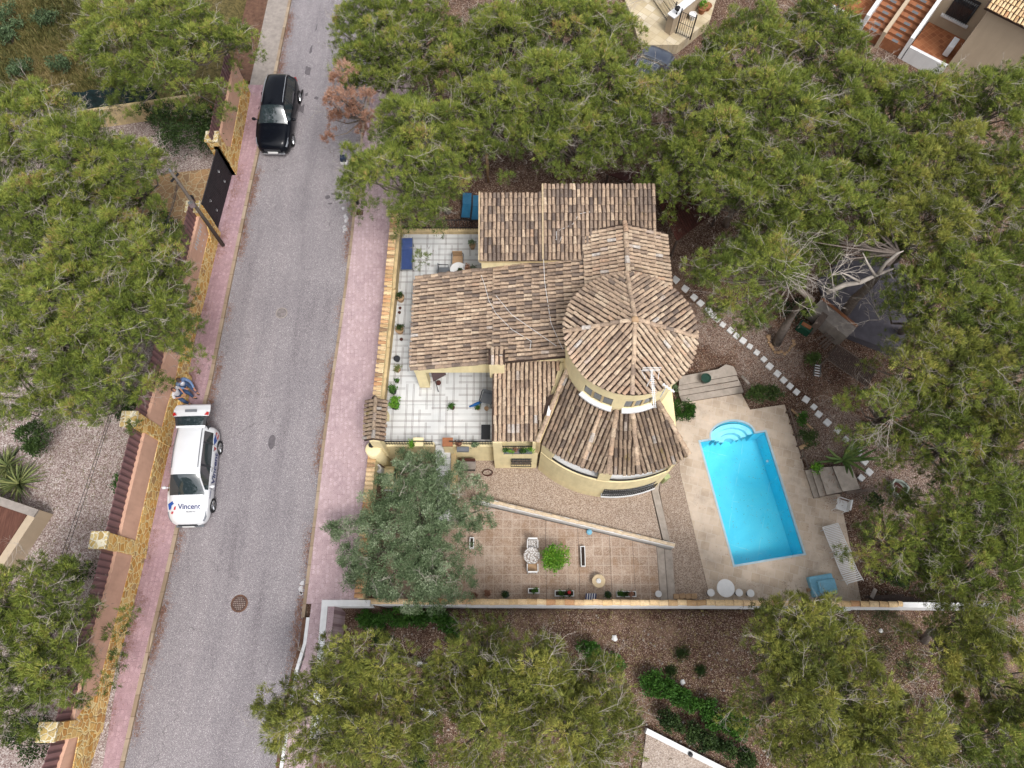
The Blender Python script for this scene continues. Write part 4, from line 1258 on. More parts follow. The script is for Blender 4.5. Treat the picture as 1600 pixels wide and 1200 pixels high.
    for i in range(4):
        z = ZD+.17*(i+1) if i < 3 else ZD+.68
        a_, b_ = rows[i]
        c_, d_ = (rows[i+1] if i < 3 else ((1062, 586), (1142, 572)))
        poly = [XY(*a_, z), XY(*b_, z), XY(d_[0], d_[1], z), XY(c_[0], c_[1], z)]
        if i == 3: poly = [XY(1061, 601, z), XY(1152, 585, z), XY(1146, 573, z), XY(1134, 570, z), XY(1122, 577, z), XY(1062, 588, z)]
        MB().prism(poly, -4, z-.035).build('riser', MT['riser'], st)
        cx_ = sum(q[0] for q in poly)/len(poly); cy_ = sum(q[1] for q in poly)/len(poly)
        MB().prism([(cx_+(q[0]-cx_)*1.005, cy_+(q[1]-cy_)*1.06) for q in poly], z-.034, z).build('step' if i < 3 else 'landing', MT['deckdark'], st)
    st = empty('garden_stairs', 'short flight of stone steps on the right of the pool deck beside the big cactus', 'stairs', (12, 9, ZD), worldspace=True)
    xs_ = [(1259, 735, 1273, 778), (1269, 733, 1282, 776), (1279, 731, 1293, 773), (1302, 729, 1318, 768)]
    for i in range(4):
        z = ZD+.15*(i+1); a_ = xs_[i]
        b_ = xs_[i+1] if i < 3 else (1330, 727, 1344, 764)
        MB().prism([XY(a_[0], a_[1], z), XY(a_[2], a_[3], z), XY(b_[2], b_[3], z), XY(b_[0], b_[1], z)], -4, z-.035).build('riser', MT['riser'], st)
        MB().prism([XY(a_[0]-1, a_[1], z), XY(a_[2]-1, a_[3], z), XY(b_[2], b_[3], z), XY(b_[0], b_[1], z)], z-.034, z).build('step', MT['deckdark'], st)
paving()
# ================================================================== the villa
CX, CY = 4.63, 11.76
def villa():
    V_ = empty('villa', 'cream villa with old curved clay tile roofs and a round tower, beside the pool', 'house', (1, 13, -2), worldspace=True)
    def wall(poly, z0, z1, mat='cream', nm='wall'):
        return MB().prism(poly, z0, z1).build(nm, MT[mat], V_)
    # --- main west roof: porch part and inner part
    zB = lambda x, y: 2.7+(x+4.4)*.243
    ya, yb = 11.56, 16.05
    plane_roof(V_, 'roof', [(-4.42, ya, zB(-4.42, 0)), (-.80, ya, zB(-.8, 0)), (-.80, yb, zB(-.8, 0)), (-4.42, yb, zB(-4.42, 0))], (-1, 0), bias=-.02)
    plane_roof(V_, 'roof', [(-.78, ya-.1, zB(-.78, 0)+.06), (3.2, ya-.1, zB(3.2, 0)+.06), (3.2, yb, zB(3.2, 0)+.06), (-.78, yb, zB(-.78, 0)+.06)], (-1, 0), bias=-.1)
    ridge(V_, 'verge_tiles', [(-4.4, yb, zB(-4.4, 0)+.03), (3.1, yb, zB(3.1, 0)+.06)], .1, bias=-.2)
    ridge(V_, 'verge_tiles', [(-4.4, ya, zB(-4.4, 0)+.03), (-.9, ya, zB(-.9, 0)+.04)], .1, bias=-.25)
    zu = lambda x, y: zB(x, y)-.14
    wall([(-.8, 11.62), (3.2, 11.62), (3.2, 16.0), (-.8, 16.0)], -2.6, zu)
    # porch: beams and columns
    wall([(-4.3, ya+.02), (-.8, ya+.02), (-.8, ya+.32), (-4.3, ya+.32)], 2.3, zu, nm='porch_beam')
    wall([(-4.3, yb-.3), (-.8, yb-.3), (-.8, yb-.02), (-4.3, yb-.02)], 2.3, zu, nm='porch_beam')
    wall([(-4.3, ya+.322), (-4.0, ya+.322), (-4.0, yb-.302), (-4.3, yb-.302)], 2.3, zu, nm='porch_beam')
    for x, y in ((-4.28, ya+.03), (-4.28, yb-.48)):
        wall([(x, y), (x+.46, y), (x+.46, y+.45), (x, y+.45)], ZT, 2.29, nm='porch_column')
    # --- north block
    zA = lambda x, y: 4.5+(y-15.95)*.25
    plane_roof(V_, 'roof', [(-1.42, 15.95, zA(0, 15.95)), (1.33, 15.95, zA(0, 15.95)), (1.33, 18.85, zA(0, 18.85)), (-1.42, 18.85, zA(0, 18.85))], (0, -1), bias=-.16)
    plane_roof(V_, 'roof', [(1.35, 15.95, zA(0, 15.95)+.07), (6.28, 15.95, zA(0, 15.95)+.07), (6.28, 19.2, zA(0, 19.2)+.07), (1.35, 19.2, zA(0, 19.2)+.07)], (0, -1), bias=-.16)
    zu2 = lambda x, y: zA(x, y)-.10
    wall([(-1.35, 16.07), (6.1, 16.07), (6.1, 18.8), (-1.35, 18.8)], -2.6, zu2)
    MB().prism([(1.30, 15.93), (1.37, 15.93), (1.37, 19.2), (1.30, 19.2)], lambda x, y: zA(x, y), lambda x, y: zA(x, y)+.17).build('mortar_line', MT['mortar'], V_)
    MB().prism([(-1.46, 15.93), (-1.40, 15.93), (-1.40, 18.9), (-1.46, 18.9)], lambda x, y: zA(x, y)-.1, lambda x, y: zA(x, y)+.07).build('mortar_line', MT['mortar'], V_)
    MB().box((-1.42, 15.95, 4.28), (3.1, 16.06, 4.42)).build('eaves_band', MT['cream_old'], V_)
    # --- gabled north-east roof
    xr, xl, xe = 4.83, 3.14, 6.74; y1 = 17.25; y0 = 12.9
    plane_roof(V_, 'roof', [(xl, y0, 4.72), (xr, y0, 5.35), (xr, y1, 5.35), (xl, y1, 4.72)], (-1, 0), bias=.12)
    plane_roof(V_, 'roof', [(xr, y0, 5.35), (xe, y0, 4.62), (xe, y1, 4.62), (xr, y1, 5.35)], (1, 0), bias=.12)
    ridge(V_, 'ridge_tiles', [(xr, y0+.8, 5.42), (xr, y1+.05, 5.42)], .12, bias=.2)
    zc = lambda x, y: (4.72+(x-xl)*.373 if x < xr else 5.35-(x-xr)*.382)-.12
    wall([(3.22, y0), (xr, y0), (xr, 17.15), (3.22, 17.15)], -2.6, zc); wall([(xr+.001, y0), (6.6, y0), (6.6, 17.15), (xr+.001, 17.15)], -2.6, zc)
    # --- south-west roof over the balcony room
    zE = lambda x, y: 3.56-(11.8-y)*.275
    plane_roof(V_, 'roof', [(-.86, 8.38, zE(0, 8.38)), (1.02, 8.38, zE(0, 8.38)), (2.1, 11.72, zE(0, 11.72)), (-.82, 11.72, zE(0, 11.72))], (0, -1), bias=.13, L=.36, gap=.19)
    wall([(-.8, 8.9), (1.2, 8.9), (2.3, 11.6), (-.8, 11.6)], 1.3, lambda x, y: zE(x, y)-.12)
    wall([(-.82, 8.32), (1.15, 8.32), (2.2, 11.6), (-.82, 11.6)], -2.6, 1.25)
    wall([(-.82, 8.32), (-.42, 8.32), (-.42, 8.9), (-.82, 8.9)], 1.25, 2.48, nm='pier')
    wall([(.88, 8.32), (1.2, 8.32), (1.2, 8.9), (.88, 8.9)], 1.25, 2.48, nm='pier')
    MB().box((-.42, 8.86, 1.26), (.88, 8.885, 2.45)).build('window', MT['glass'], V_)
    m = MB(); m.box((-.42, 8.36, 1.72), (.88, 8.40, 1.76)); m.box((-.42, 8.36, 1.30), (.88, 8.39, 1.33))
    x = -.38
    while x < .88: m.cbox(x, 8.38, 1.3, .016, .016, .44); x += .11
    m.build('balcony_railing', MT['iron'], V_)
    w = MB().box((-.02, 8.27, -.95), (.86, 8.315, -.1)).build('window', MT['glass'], V_)
    m = MB()
    for i in range(9): m.cbox(-.0+i*.107, 8.16, -1.0, .018, .018, .95)
    for z in (-1.0, -.55, -.08): m.box((-.06, 8.14, z), (.9, 8.17, z+.03))
    for x in (-.06, .88): m.box((x, 8.16, -1.0), (x+.02, 8.3, -.98)); m.box((x, 8.16, -.08), (x+.02, 8.3, -.06))
    m.build('window_grille', MT['iron'], w)
    # sloping parapet between that roof and the round roof
    a, b = Vector((2.35, 11.2, 3.85)), Vector((1.06, 8.3, 2.75)); d = (b-a); d2 = Vector((d.x, d.y, 0)).normalized(); s = Vector((-d2.y, d2.x, 0))
    vs = []
    for p, zb in ((a, 2.0), (b, 1.0)):
        vs += [tuple((p+s*.13)[:2])+(zb,), tuple((p-s*.11)[:2])+(zb,), tuple((p-s*.11)[:2])+(p.z,), tuple((p+s*.13)[:2])+(p.z,)]
    MB().add(vs, [(0, 1, 2, 3), (7, 6, 5, 4), (1, 5, 6, 2), (2, 6, 7, 3), (3, 7, 4, 0)]).build('parapet', MT['cream_old'], V_)
    ridge(V_, 'parapet_tiles', [b+Vector((0, 0, .03)), a+Vector((0, 0, .03))], .10, bias=.15)
    q = P(858, 642, 3.3); MB().cbox(q.x, q.y, 2.9, .14, .42, .42, R(-12)).build('vent', MT['white'], V_)
    # --- tower
    Rw = 2.44
    def ring(R0, R1, a0, a1, z0, z1, mat, nm, step=4.0, zf=None):
        n = max(2, int(abs(a1-a0)/step)); m = MB(); vs = []
        for i in range(n+1):
            a_ = R(a0+(a1-a0)*i/n); c_, s_ = math.cos(a_), math.sin(a_)
            vs += [(CX+R0*c_, CY+R0*s_, z0), (CX+R1*c_, CY+R1*s_, z0), (CX+R1*c_, CY+R1*s_, z1), (CX+R0*c_, CY+R0*s_, z1)]
        fs = []
        for i in range(n):
            k = i*4
            for q in range(4): fs.append((k+q, k+4+q, k+4+(q+1) % 4, k+(q+1) % 4))
        fs += [(3, 2, 1, 0), (n*4, n*4+1, n*4+2, n*4+3)]
        return m.add(vs, fs).build(nm, MT[mat], V_)
    wins = [(-135, -104.5), (-93, -66)]
    ring(0.3, Rw, -180, 180, -2.6, 4.12, 'cream', 'tower_wall')
    ring(0.3, Rw, -180, 180, 4.98, 6.08, 'cream', 'tower_wall')
    pr = -181
    for a0, a1 in wins+[(179, 180)]:
        if a0 > pr: ring(.3, Rw-.001, pr, a0, 4.119, 4.981, 'cream', 'tower_wall')
        pr = a1
    for a0, a1 in wins:
        ring(Rw-.07, Rw-.05, a0, a1, 4.12, 4.98, 'glass', 'window')
        ring(Rw-.04, Rw+.2, a0-1, a1+1, 4.0, 4.115, 'white', 'window_sill')
        for f in (1/3, 2/3):
            am = a0+(a1-a0)*f; ring(Rw-.05, Rw-.02, am-1.2, am+1.2, 4.12, 4.98, 'cream_old', 'window_mullion', 1)
    # tower roof
    zT = lambda r: 7.28-r*.43
    def rows(nm, bis, inside, zf, R0, mat, bias, gap=.185, L=.34, rmin=.0):
        bis = R(bis); ox, oy = math.cos(bis), math.sin(bis); sx, sy = -oy, ox
        V, Fc, T = [], [], []
        k = int(R0/gap)+1
        for j in range(-k, k+1):
            a_ = (j+.5)*gap
            if abs(a_) >= R0: continue
            v = math.sqrt(R0*R0-a_*a_); v0 = v
            # travel inward from the eave
            st_ = .04; run = []
            while v > -R0:
                x, y = ox*v+sx*a_, oy*v+sy*a_
                if inside(x, y): run.append(v)
                elif run: break
                elif v0-v > R0*.9: break
                v -= st_
            if len(run) < 2: continue
            def f(s, a_=a_, vs=run[0]):
                x, y = ox*(vs-s)+sx*a_, oy*(vs-s)+sy*a_
                return Vector((CX+x, CY+y, zf(math.hypot(x, y))+.03))
            row_tiles(V, Fc, T, f, random.uniform(-.05, .0), run[0]-run[-1], Vector((0, 0, 1)), L, bias=bias)
        return mobj(nm, V, Fc, MT[mat], V_, tint=T)
    def angin(a0, a1, r0, r1):
        def f(x, y):
            r = math.hypot(x, y)
            if not (r0 <= r <= r1+1e-6): return False
            a_ = math.degrees(math.atan2(y, x))
            for q in (a_, a_+360, a_-360):
                if a0 <= q <= a1: return True
            return False
        return f
    RT = 2.60
    ribs = [90, 180, 268, 355]
    for i in range(4):
        a0, a1 = ribs[i], ribs[(i+1) % 4]+(360 if i == 3 else 0)
        rows('tower_roof', (a0+a1)/2, angin(a0+1.2, a1-1.2, .12, RT), zT, RT, 'tile', .12 if i in (1, 2) else -.02)
    m = MB(); m.lathe([(RT-.02, zT(RT)-.12), (RT-.02, zT(RT)-.005), (1.3, zT(1.3)), (.0, zT(0))], (CX, CY, 0), 48)
    m.build('mortar_bed', MT['underlay'], V_)
    for a_ in ribs:
        c_, s_ = math.cos(R(a_)), math.sin(R(a_))
        ridge(V_, 'hip_tiles', [(CX+c_*RT, CY+s_*RT, zT(RT)+.07), (CX+c_*.1, CY+s_*.1, zT(.1)+.09)], .095, bias=.0)
    MB().lathe([(.16, -.05), (.15, .07), (.09, .14), (0, .16)], (CX, CY, zT(0)+.02), 10).build('finial', MT['tanpot'], V_, smooth=True)
    # --- round skirt roof
    RO, RI = 4.86, 2.42
    zD_ = lambda r: 2.68+(RO-r)*.445
    lft = (Vector((1.32-CX, 8.22-CY)), Vector((2.20-CX, 10.75-CY)))
    def left_ok(x, y):
        e = lft[1]-lft[0]; return (e.x*(y-lft[0].y)-e.y*(x-lft[0].x)) < 0
    def s1(x, y): return angin(-175, -98.6, RI, RO)(x, y) and left_ok(x, y)
    rows('skirt_roof', -114, s1, zD_, RO, 'tile_old', .06)
    rows('skirt_roof', -91, angin(-97.2, -83.6, RI, RO), zD_, RO, 'tile_old', -.02)
    rows('skirt_roof', -72, angin(-82.2, -55.5, RI, RO), zD_, RO, 'tile_old', .0)
    for a_ in (-97.9, -82.9, -55.6):
        c_, s_ = math.cos(R(a_)), math.sin(R(a_))
        ridge(V_, 'hip_tiles', [(CX+c_*RO, CY+s_*RO, zD_(RO)+.07), (CX+c_*(RI+.02), CY+s_*(RI+.02), zD_(RI)+.07)], .11, bias=.05, mat='tile')
    c_, s_ = math.cos(R(-111)), math.sin(R(-111))
    ridge(V_, 'hip_tiles', [(CX+c_*RO, CY+s_*RO, zD_(RO)+.05), (CX+c_*(RI+.2)-.05, CY+s_*(RI+.2), zD_(RI)+.04)], .09, bias=.2, mat='tile')
    n = 40; vs = []; fs = []
    for i in range(n+1):
        a_ = R(-152+(152-55.5)*i/n)
        ro = RO-.02
        if a_ < R(-134): ro = RO-.02-(R(-134)-a_)/R(18)*1.3
        c_, s_ = math.cos(a_), math.sin(a_)
        vs += [(CX+c_*ro, CY+s_*ro, zD_(ro)-.1), (CX+c_*ro, CY+s_*ro, zD_(ro)), (CX+c_*RI, CY+s_*RI, zD_(RI)), (CX+c_*RI, CY+s_*RI, zD_(RI)-.1)]
    for i in range(n):
        k = i*4
        for q in range(4): fs.append((k+q, k+4+q, k+4+(q+1) % 4, k+(q+1) % 4))
    fs += [(3, 2, 1, 0), (n*4, n*4+1, n*4+2, n*4+3)]
    MB().add(vs, fs).build('mortar_bed', MT['underlay'], V_)
    # its walls
    RWL = 4.86
    ring(RWL-.25, RWL, -134, -62, -2.6, 1.22, 'cream', 'wall')
    for a0, a1 in ((-134, -127), (-101.5, -95.5), (-64.5, -62)):
        ring(RWL-.24, RWL-.02, a0, a1, 1.22, 2.62, 'cream', 'pier')
    for a0, a1 in ((-127, -101.5), (-95.5, -64.5)):
        ring(RWL-.42, RWL-.40, a0, a1, 1.0, 2.7, 'glass', 'window')
        o = ring(RWL-.07, RWL-.03, a0, a1, 1.52, 1.56, 'iron', 'balcony_rail', 2)
        ring(RWL-.07, RWL-.04, a0, a1, 1.34, 1.365, 'iron', 'balcony_rail', 2)
        ring(RWL-.38, RWL-.14, a0, a1, 1.23, 1.34, 'white', 'window_sill')
    ring(RWL-.02, RWL+.012, -95.5, -67, -1.15, -.2, 'glass', 'window')
    ring(RWL-.02, RWL+.17, -96, -66.5, -1.30, -1.16, 'white', 'window_sill')
    m = MB()
    for i in range(27):
        a_ = R(-95.5+28.5*i/26); m.cbox(CX+(RWL+.12)*math.cos(a_), CY+(RWL+.12)*math.sin(a_), -1.14, .022, .022, .95)
    m.build('window_grille', MT['iron'], V_)
    for z in (-1.08, -.68, -.24): ring(RWL+.10, RWL+.13, -95.8, -66.8, z, z+.03, 'iron', 'window_grille')
    # east end wall under the skirt roof
    c_, s_ = math.cos(R(-62)), math.sin(R(-62))
    wall([(CX+c_*RWL, CY+s_*RWL), (CX+c_*RWL+.12, CY+s_*RWL+.2), (6.9, 11.5), (6.6, 13.0), (5.0, 13.0), (5.0, 9.2)], -2.6, 2.55)
    q = P(1035, 752, -1.9); MB().cbox(q.x+.1, q.y+.15, -2.3, .3, .3, .9, R(30)).build('meter_box', simple('pale_green_box', C(196, 206, 150)), V_)
    # --- chimney
    q0 = P(777, 572, 3.95)
    x, y = q0.x, q0.y
    MB().box((x-.33, y-.12, 2.9), (x+.30, y+.55, 4.35)).build('chimney', MT['cream'], V_)
    plane_roof(V_, 'chimney_roof', [(x-.36, y-.10, 4.42), (x+.33, y-.10, 4.42), (x+.33, y+.24, 4.54), (x-.36, y+.24, 4.54)], (0, -1), bias=.2, L=.36)
    plane_roof(V_, 'chimney_roof', [(x-.36, y+.24, 4.54), (x+.33, y+.24, 4.54), (x+.33, y+.56, 4.42), (x-.36, y+.56, 4.42)], (0, 1), bias=.2, L=.36)
    # cables lying on the roofs
    def cable(pts, zf, r=.009):
        ps = []
        for px, py in pts:
            z = 4.5
            for _ in range(8):
                p = P(px, py, z); z = zf(p.x, p.y)
            ps.append(Vector((p.x, p.y, z)))
        MB().tube(ps, r, 4).build('roof_cable', MT['whiteplastic'], V_)
    zb2 = lambda x, y: (zB(x, y)+.17 if y < 16.05 else zA(x, y)+.14)
    cable([(752, 430), (758, 447), (764, 470), (775, 490), (800, 515), (830, 533), (828, 545)], zb2)
    cable([(775, 462), (800, 492), (840, 520), (870, 541)], zb2)
    cable([(849, 300), (847, 360), (849, 398), (851, 440), (857, 480), (861, 505), (872, 530), (880, 546)], zb2)
    cable([(922, 331), (905, 334), (895, 350), (880, 357), (869, 362), (870, 374)], zb2)
    cable([(868, 374), (875, 377), (877, 370)], zb2)
    return V_
villa()
def antenna():
    p = P(1018, 590, 7.3)
    r = empty('tv_antenna', 'white television antenna with long boom standing over the lower edge of the tower roof', 'antenna', (p.x, p.y, 6.0))
    MB().tube([(0, 0.02, -.4), (0, .02, 1.35)], .022, 6).build('mast', MT['whiteplastic'], r)
    m = MB(); m.tube([(0.0, .30, 1.3), (.02, -1.15, 1.25)], .018, 5)
    m.tube([(.05, .30, 1.3), (.09, -1.15, 1.25)], .012, 5)
    for i in range(15):
        y = .1-i*.085; w = .17 if i < 10 else .13
        m.tube([(-w/2+.03, y, 1.3), (w/2+.03, y, 1.3)], .008, 4)
    m.build('boom', MT['whiteplastic'], r)
    m = MB()
    for z in (1.15, 1.3, 1.45):
        m.tube([(-.32, .33, z), (.36, .33, z)], .011, 4)
    m.tube([(-.30, .30, 1.1), (-.24, .10, 1.18), (-.22, -.02, 1.2)], .012, 4); m.tube([(.34, .30, 1.1), (.28, .10, 1.18), (.26, -.02, 1.2)], .012, 4)
    m.build('reflector', MT['whiteplastic'], r)
    p2 = P(1043, 601, 6.9)
    r = empty('tv_antenna', 'short white antenna pointing down right beside the tower eaves', 'antenna', (p2.x, p2.y, 5.7))
    m = MB(); m.tube([(0, 0, -.2), (0, 0, 1.0)], .02, 6); m.tube([(-.12, .1, 1.0), (.28, -.22, 1.0)], .035, 6)
    for t in (-.1, .0, .1, .2): m.tube([(t-.05, -t*.8-.06, 1.0), (t+.05, -t*.8+.06, 1.0)], .01, 4)
    m.build('antenna_boom', MT['whiteplastic'], r)
antenna()

# ================================================================== neighbours
def neighbours():
    # red-brown lean-to roof beside the villa
    r = empty('lean_to', 'low red-brown sheet roof half hidden under the pines right of the north roof', 'shed', (8, 18, -1), worldspace=True)
    A, B, C_, D = P(1020, 298, .9), P(1058, 376, .7), P(1125, 325, .3), P(1085, 255, .5)
    E = P(950, 272, 1.0)
    vs = [E, A, B, C_, D]
    MB().add(vs+[v-Vector((0, 0, .06)) for v in vs], [(0, 1, 2, 3, 4), (9, 8, 7, 6, 5)]+[(i, 5+i, 5+(i+1) % 5, (i+1) % 5) for i in range(5)]).build('roof_sheet', MT['redbrown'], r)
    m = MB()
    for i in range(22):
        t = i/21; a = A.lerp(D, t) if t > .0 else A; b = B.lerp(C_, t)
        m.tube([a+Vector((0, 0, .02)), b+Vector((0, 0, .02))], .025, 4)
    m.build('batten', MT['redbrown'], r)
    m = MB()
    for q in (B, C_, A, E): m.cbox(q.x, q.y, -2.3, .1, .1, q.z+2.2)
    m.build('post', MT['darkwood'], r)
    # grey slabs beside it
    for i, (a, b, c, d) in enumerate((((1045, 388), (1088, 360), (1096, 368), (1052, 397)), ((1052, 399), (1098, 371), (1104, 380), (1060, 406)))):
        z = -1.6-.12*i; o = MB().prism([XY(*q, z) for q in (a, b, c, d)], -2.6, z).build('paving', MT['deckdark']); o['kind'] = 'structure'
    # asphalt drive in the east
    o = MB().prism([PG(*q)[:2] for q in ((1275, 440), (1320, 400), (1400, 405), (1440, 470), (1400, 560), (1300, 520))], -2.6, -1.60).build('driveway', MT['greyasph']); o['kind'] = 'structure'
    # block wall with orange brick edge
    r = empty('block_wall', 'grey block wall with an orange brick edge beside the dark driveway', 'wall', (14, 15.5, -2), worldspace=True)
    z = -.9
    a, b = P(1283, 468, z), P(1338, 512, z); d = (b-a).normalized(); s = Vector((d.y, -d.x, 0))
    MB().prism([a[:2], b[:2], (b+s*.75)[:2], (a+s*.75)[:2]], -2.6, z).build('block_top', MT['concrete'], r)
    MB().prism([(a-s*.002)[:2], (b-s*.002)[:2], (b-s*.16)[:2], (a-s*.16)[:2]], -2.6, z+.03).build('brick_edge', MT['terracotta'], r)
    # top right house
    K = Vector((24.45, 30.9, 0)); e1 = Vector((.79, -.61, 0)); e2 = Vector((.61, .79, 0)); hz = 4.1
    h = empty('townhouse', 'beige house with tiled roof, terracotta terraces and white stair walls at the top right', 'house', K, worldspace=True)
    def pr(pts, z0, z1, mat, nm, par=h): return MB().prism([tuple(q[:2]) for q in pts], z0, z1).build(nm, MT[mat], par)
    pr([K, K+e1*12, K+e1*12+e2*8, K+e2*8], -2, hz, 'beige', 'wall')
    pr([K-e1*2.35+e2*2.4, K-e1*.002+e2*2.4, K-e1*.002+e2*8, K-e1*2.35+e2*8], -2, 3.4, 'beige', 'wall')
    pr([K-e1*11+e2*2.0, K-e1*5.2+e2*2.0, K-e1*5.2+e2*9, K-e1*11+e2*9], -2, 3.6, 'beige', 'wall')
    pr([K-e1*2.3-e2*.1, K-e1*.002-e2*.1, K-e1*.002+e2*2.4, K-e1*2.3+e2*2.4], -2, .12, 'tilefloor', 'terrace_floor')
    pr([K-e1*2.3-e2*.3, K+e1*.0-e2*.3, K-e2*.102, K-e1*2.3-e2*.102], -2, .35, 'white', 'terrace_kerb')
    pr([K-e1*8-e2*.1, K-e1*5.35-e2*.1, K-e1*5.35+e2*2.0, K-e1*8+e2*2.0], -2, .12, 'tilefloor', 'terrace_floor')
    pr([K-e1*8-e2*.3, K-e1*5.35-e2*.3, K-e1*5.35-e2*.102, K-e1*8-e2*.102], -2, .35, 'white', 'terrace_kerb')
    # two flights of steps between white parapets
    for o_, nm in ((-2.55, 'a'), (-5.3, 'b')):
        base = K+e1*o_
        vs = [base-e2*.3, base+e1*.2-e2*.3, base+e1*.2+e2*6, base+e2*6]
        f = lambda x, y, b_=base: .9+max(0, (Vector((x, y, 0))-b_).dot(e2)-.8)*.52
        pr(vs, -2, f, 'white', 'stair_parapet')
    f = lambda x, y, b_=K-e1*3.9: .55+max(0, (Vector((x, y, 0))-b_).dot(e2)-.8)*.5
    pr([K-e1*4.0-e2*.4, K-e1*3.8-e2*.4, K-e1*3.8+e2*6, K-e1*4.0+e2*6], -2, f, 'beige', 'stair_parapet')
    for lo, hi in ((-3.8, -2.56), (-5.1, -4.0)):
        for i in range(18):
            b_ = K+e2*(-.2+i*.32); z = .12+i*.16
            q = [b_+e1*lo, b_+e1*hi, b_+e1*hi+e2*.318, b_+e1*lo+e2*.318]
            pr(q, -2, z, 'terracotta', 'stair_step')
            c0 = b_+e1*((lo+hi)/2-.18); pr([c0, c0+e1*.36, c0+e1*.36+e2*.2, c0+e2*.2], z+.001, z+.006, 'greyplastic', 'stair_tile')
    # tiled roof
    n3 = (K-e1*.25-e2*.3, K+e1*5.0-e2*.3, K+e1*5+e2*2.4, K-e1*.25+e2*2.4)
    cs = [(n3[0].x, n3[0].y, hz+.06), (n3[1].x, n3[1].y, hz+.06), (n3[2].x, n3[2].y, hz+.9), (n3[3].x, n3[3].y, hz+.9)]
    plane_roof(h, 'roof', cs, (-e2.x, -e2.y), 'tile_cap', bias=.2)
    # barred window
    q = K-e1*1.15+e2*2.38
    w = MB().prism([(q-e1*.65)[:2], (q+e1*.65)[:2], (q+e1*.65-e2*.03)[:2], (q-e1*.65-e2*.03)[:2]], 1.0, 2.4).build('window', MT['glass'], h)
    m = MB()
    for i in range(11):
        c = q-e1*.62+e1*(1.24*i/10)-e2*.12; m.cbox(c.x, c.y, .98, .02, .02, 1.44)
    m.build('window_grille', MT['iron'], w)
    pr([q-e1*.8-e2*.12, q+e1*.8-e2*.12, q+e1*.8+e2*.02, q-e1*.8+e2*.02], .82, .95, 'white', 'window_sill', w)
    ac = K-e1*.45+e2*.9
    a_ = empty('air_conditioner', 'white air conditioning unit on the right terracotta terrace at the top right', 'air conditioner', (ac.x, ac.y, .12), math.atan2(e2.y, e2.x))
    MB().box((-.42, -.16, .1), (.42, .16, .75)).build('casing', MT['whiteplastic'], a_, bevel=.02); MB().lathe([(.22, 0), (.2, .02), (.0, .02)], (0, 0, 0), 16)
    m = MB(); [m.box((-.36, .161, .16+i*.06), (.36, .17, .18+i*.06)) for i in range(9)]; m.build('fan_grille', MT['greyplastic'], a_)
    # top centre house yard
    y0 = empty('front_yard', 'pale stone yard with a white balustrade wall at the top, between pines', 'yard', (7, 36, 0), worldspace=True)
    fl = MT['walk']
    pale = mk_slab('pale_stone_paving', [C(214,196,160), C(228,212,180), C(236,224,200)], (.6, .4), R(40), C(190,170,140), .04)
    MB().prism([XY(1000, 70, .1), XY(1060, 70, .1), XY(1110, 30, .1), XY(1130, -40, .1), XY(960, -40, .1), XY(985, 20, .1)], -1.5, .1).build('yard_paving', pale, y0)
    a, b = P(1052, 25, 1.2), P(1110, -22, 1.2); d = (b-a).normalized(); s = Vector((-d.y, d.x, 0))
    MB().prism([a[:2], b[:2], (b+s*.1)[:2], (a+s*.1)[:2]], 0, 1.2).build('balustrade_wall', MT['beige'], y0)
    MB().prism([(a-s*.12-d*.1)[:2], (b-s*.12)[:2], (b+s*.32)[:2], (a+s*.32-d*.1)[:2]], 1.2, 1.26).build('balustrade_top', MT['white'], y0)
    MB().cbox(a.x, a.y, 0, .4, .4, 1.3, math.atan2(d.y, d.x)).build('pillar', MT['beige'], y0)
    MB().cbox(a.x, a.y, 1.3, .5, .5, .07, math.atan2(d.y, d.x)).build('pillar_cap', MT['white'], y0)
    ga = empty('iron_gate', 'black iron gate of thin bars in the pale stone yard at the top', 'gate', (a.x, a.y, .1), worldspace=True)
    m = MB()
    for (p, q) in ((P(1016, -4, .1), P(1048, 42, .1)), (P(1056, 52, .1), P(1078, 62, .1))):
        D = (q-p); n = int(D.length/.12)
        for i in range(n+1): c = p+D*i/n; m.cbox(c.x, c.y, .1, .02, .02, 1.5)
        for z in (.2, .9, 1.6): m.tube([p+Vector((0, 0, z-.1)), q+Vector((0, 0, z-.1))], .02, 4)
        for c in (p, q): m.cbox(c.x, c.y, .1, .06, .06, 1.7)
    m.build('gate_bars', MT['iron'], ga)
    c = P(1057, 22, 1.35); l = empty('post_lantern', 'small black lantern on the white pillar at the top of the picture', 'lantern', (c.x, c.y, 1.37))
    MB().lathe([(.06, 0), (.03, .05), (.03, .2), (.1, .24), (.12, .42)], n=8).build('lantern_body', MT['iron'], l); MB().lathe([(.14, .42), (0, .55)], n=8).build('lantern_cap', MT['iron'], l)
    # small cream wall with green netting, top left
    r = empty('netted_fence', 'cream wall with dark green netting behind it and a pale end post, upper left', 'fence', (-21, 26, 0), worldspace=True)
    a, b = P(128, 176, 1.5), P(250, 158, 1.5); d = (b-a).normalized(); s = Vector((-d.y, d.x, 0))
    MB().prism([a[:2], (b+d*2)[:2], (b+d*2+s*.18)[:2], (a+s*.18)[:2]], .1, 1.5).build('wall_body', MT['cream_old'], r)
    n = 24; vs = []
    for i in range(n+1):
        p = a+d*((b-a).length*i/n)+s*.2
        vs += [tuple(p[:2])+(1.3,), tuple((p+s*.05)[:2])+(2.6+.05*math.sin(i*1.3),), tuple((p+s*.07)[:2])+(2.6+.05*math.sin(i*1.3),), tuple((p+s*.02)[:2])+(1.3,)]
    fs = []
    for i in range(n):
        k = i*4
        for q in range(4): fs.append((k+q, k+4+q, k+4+(q+1) % 4, k+(q+1) % 4))
    MB().add(vs, fs).build('netting', MT['netting'], r)
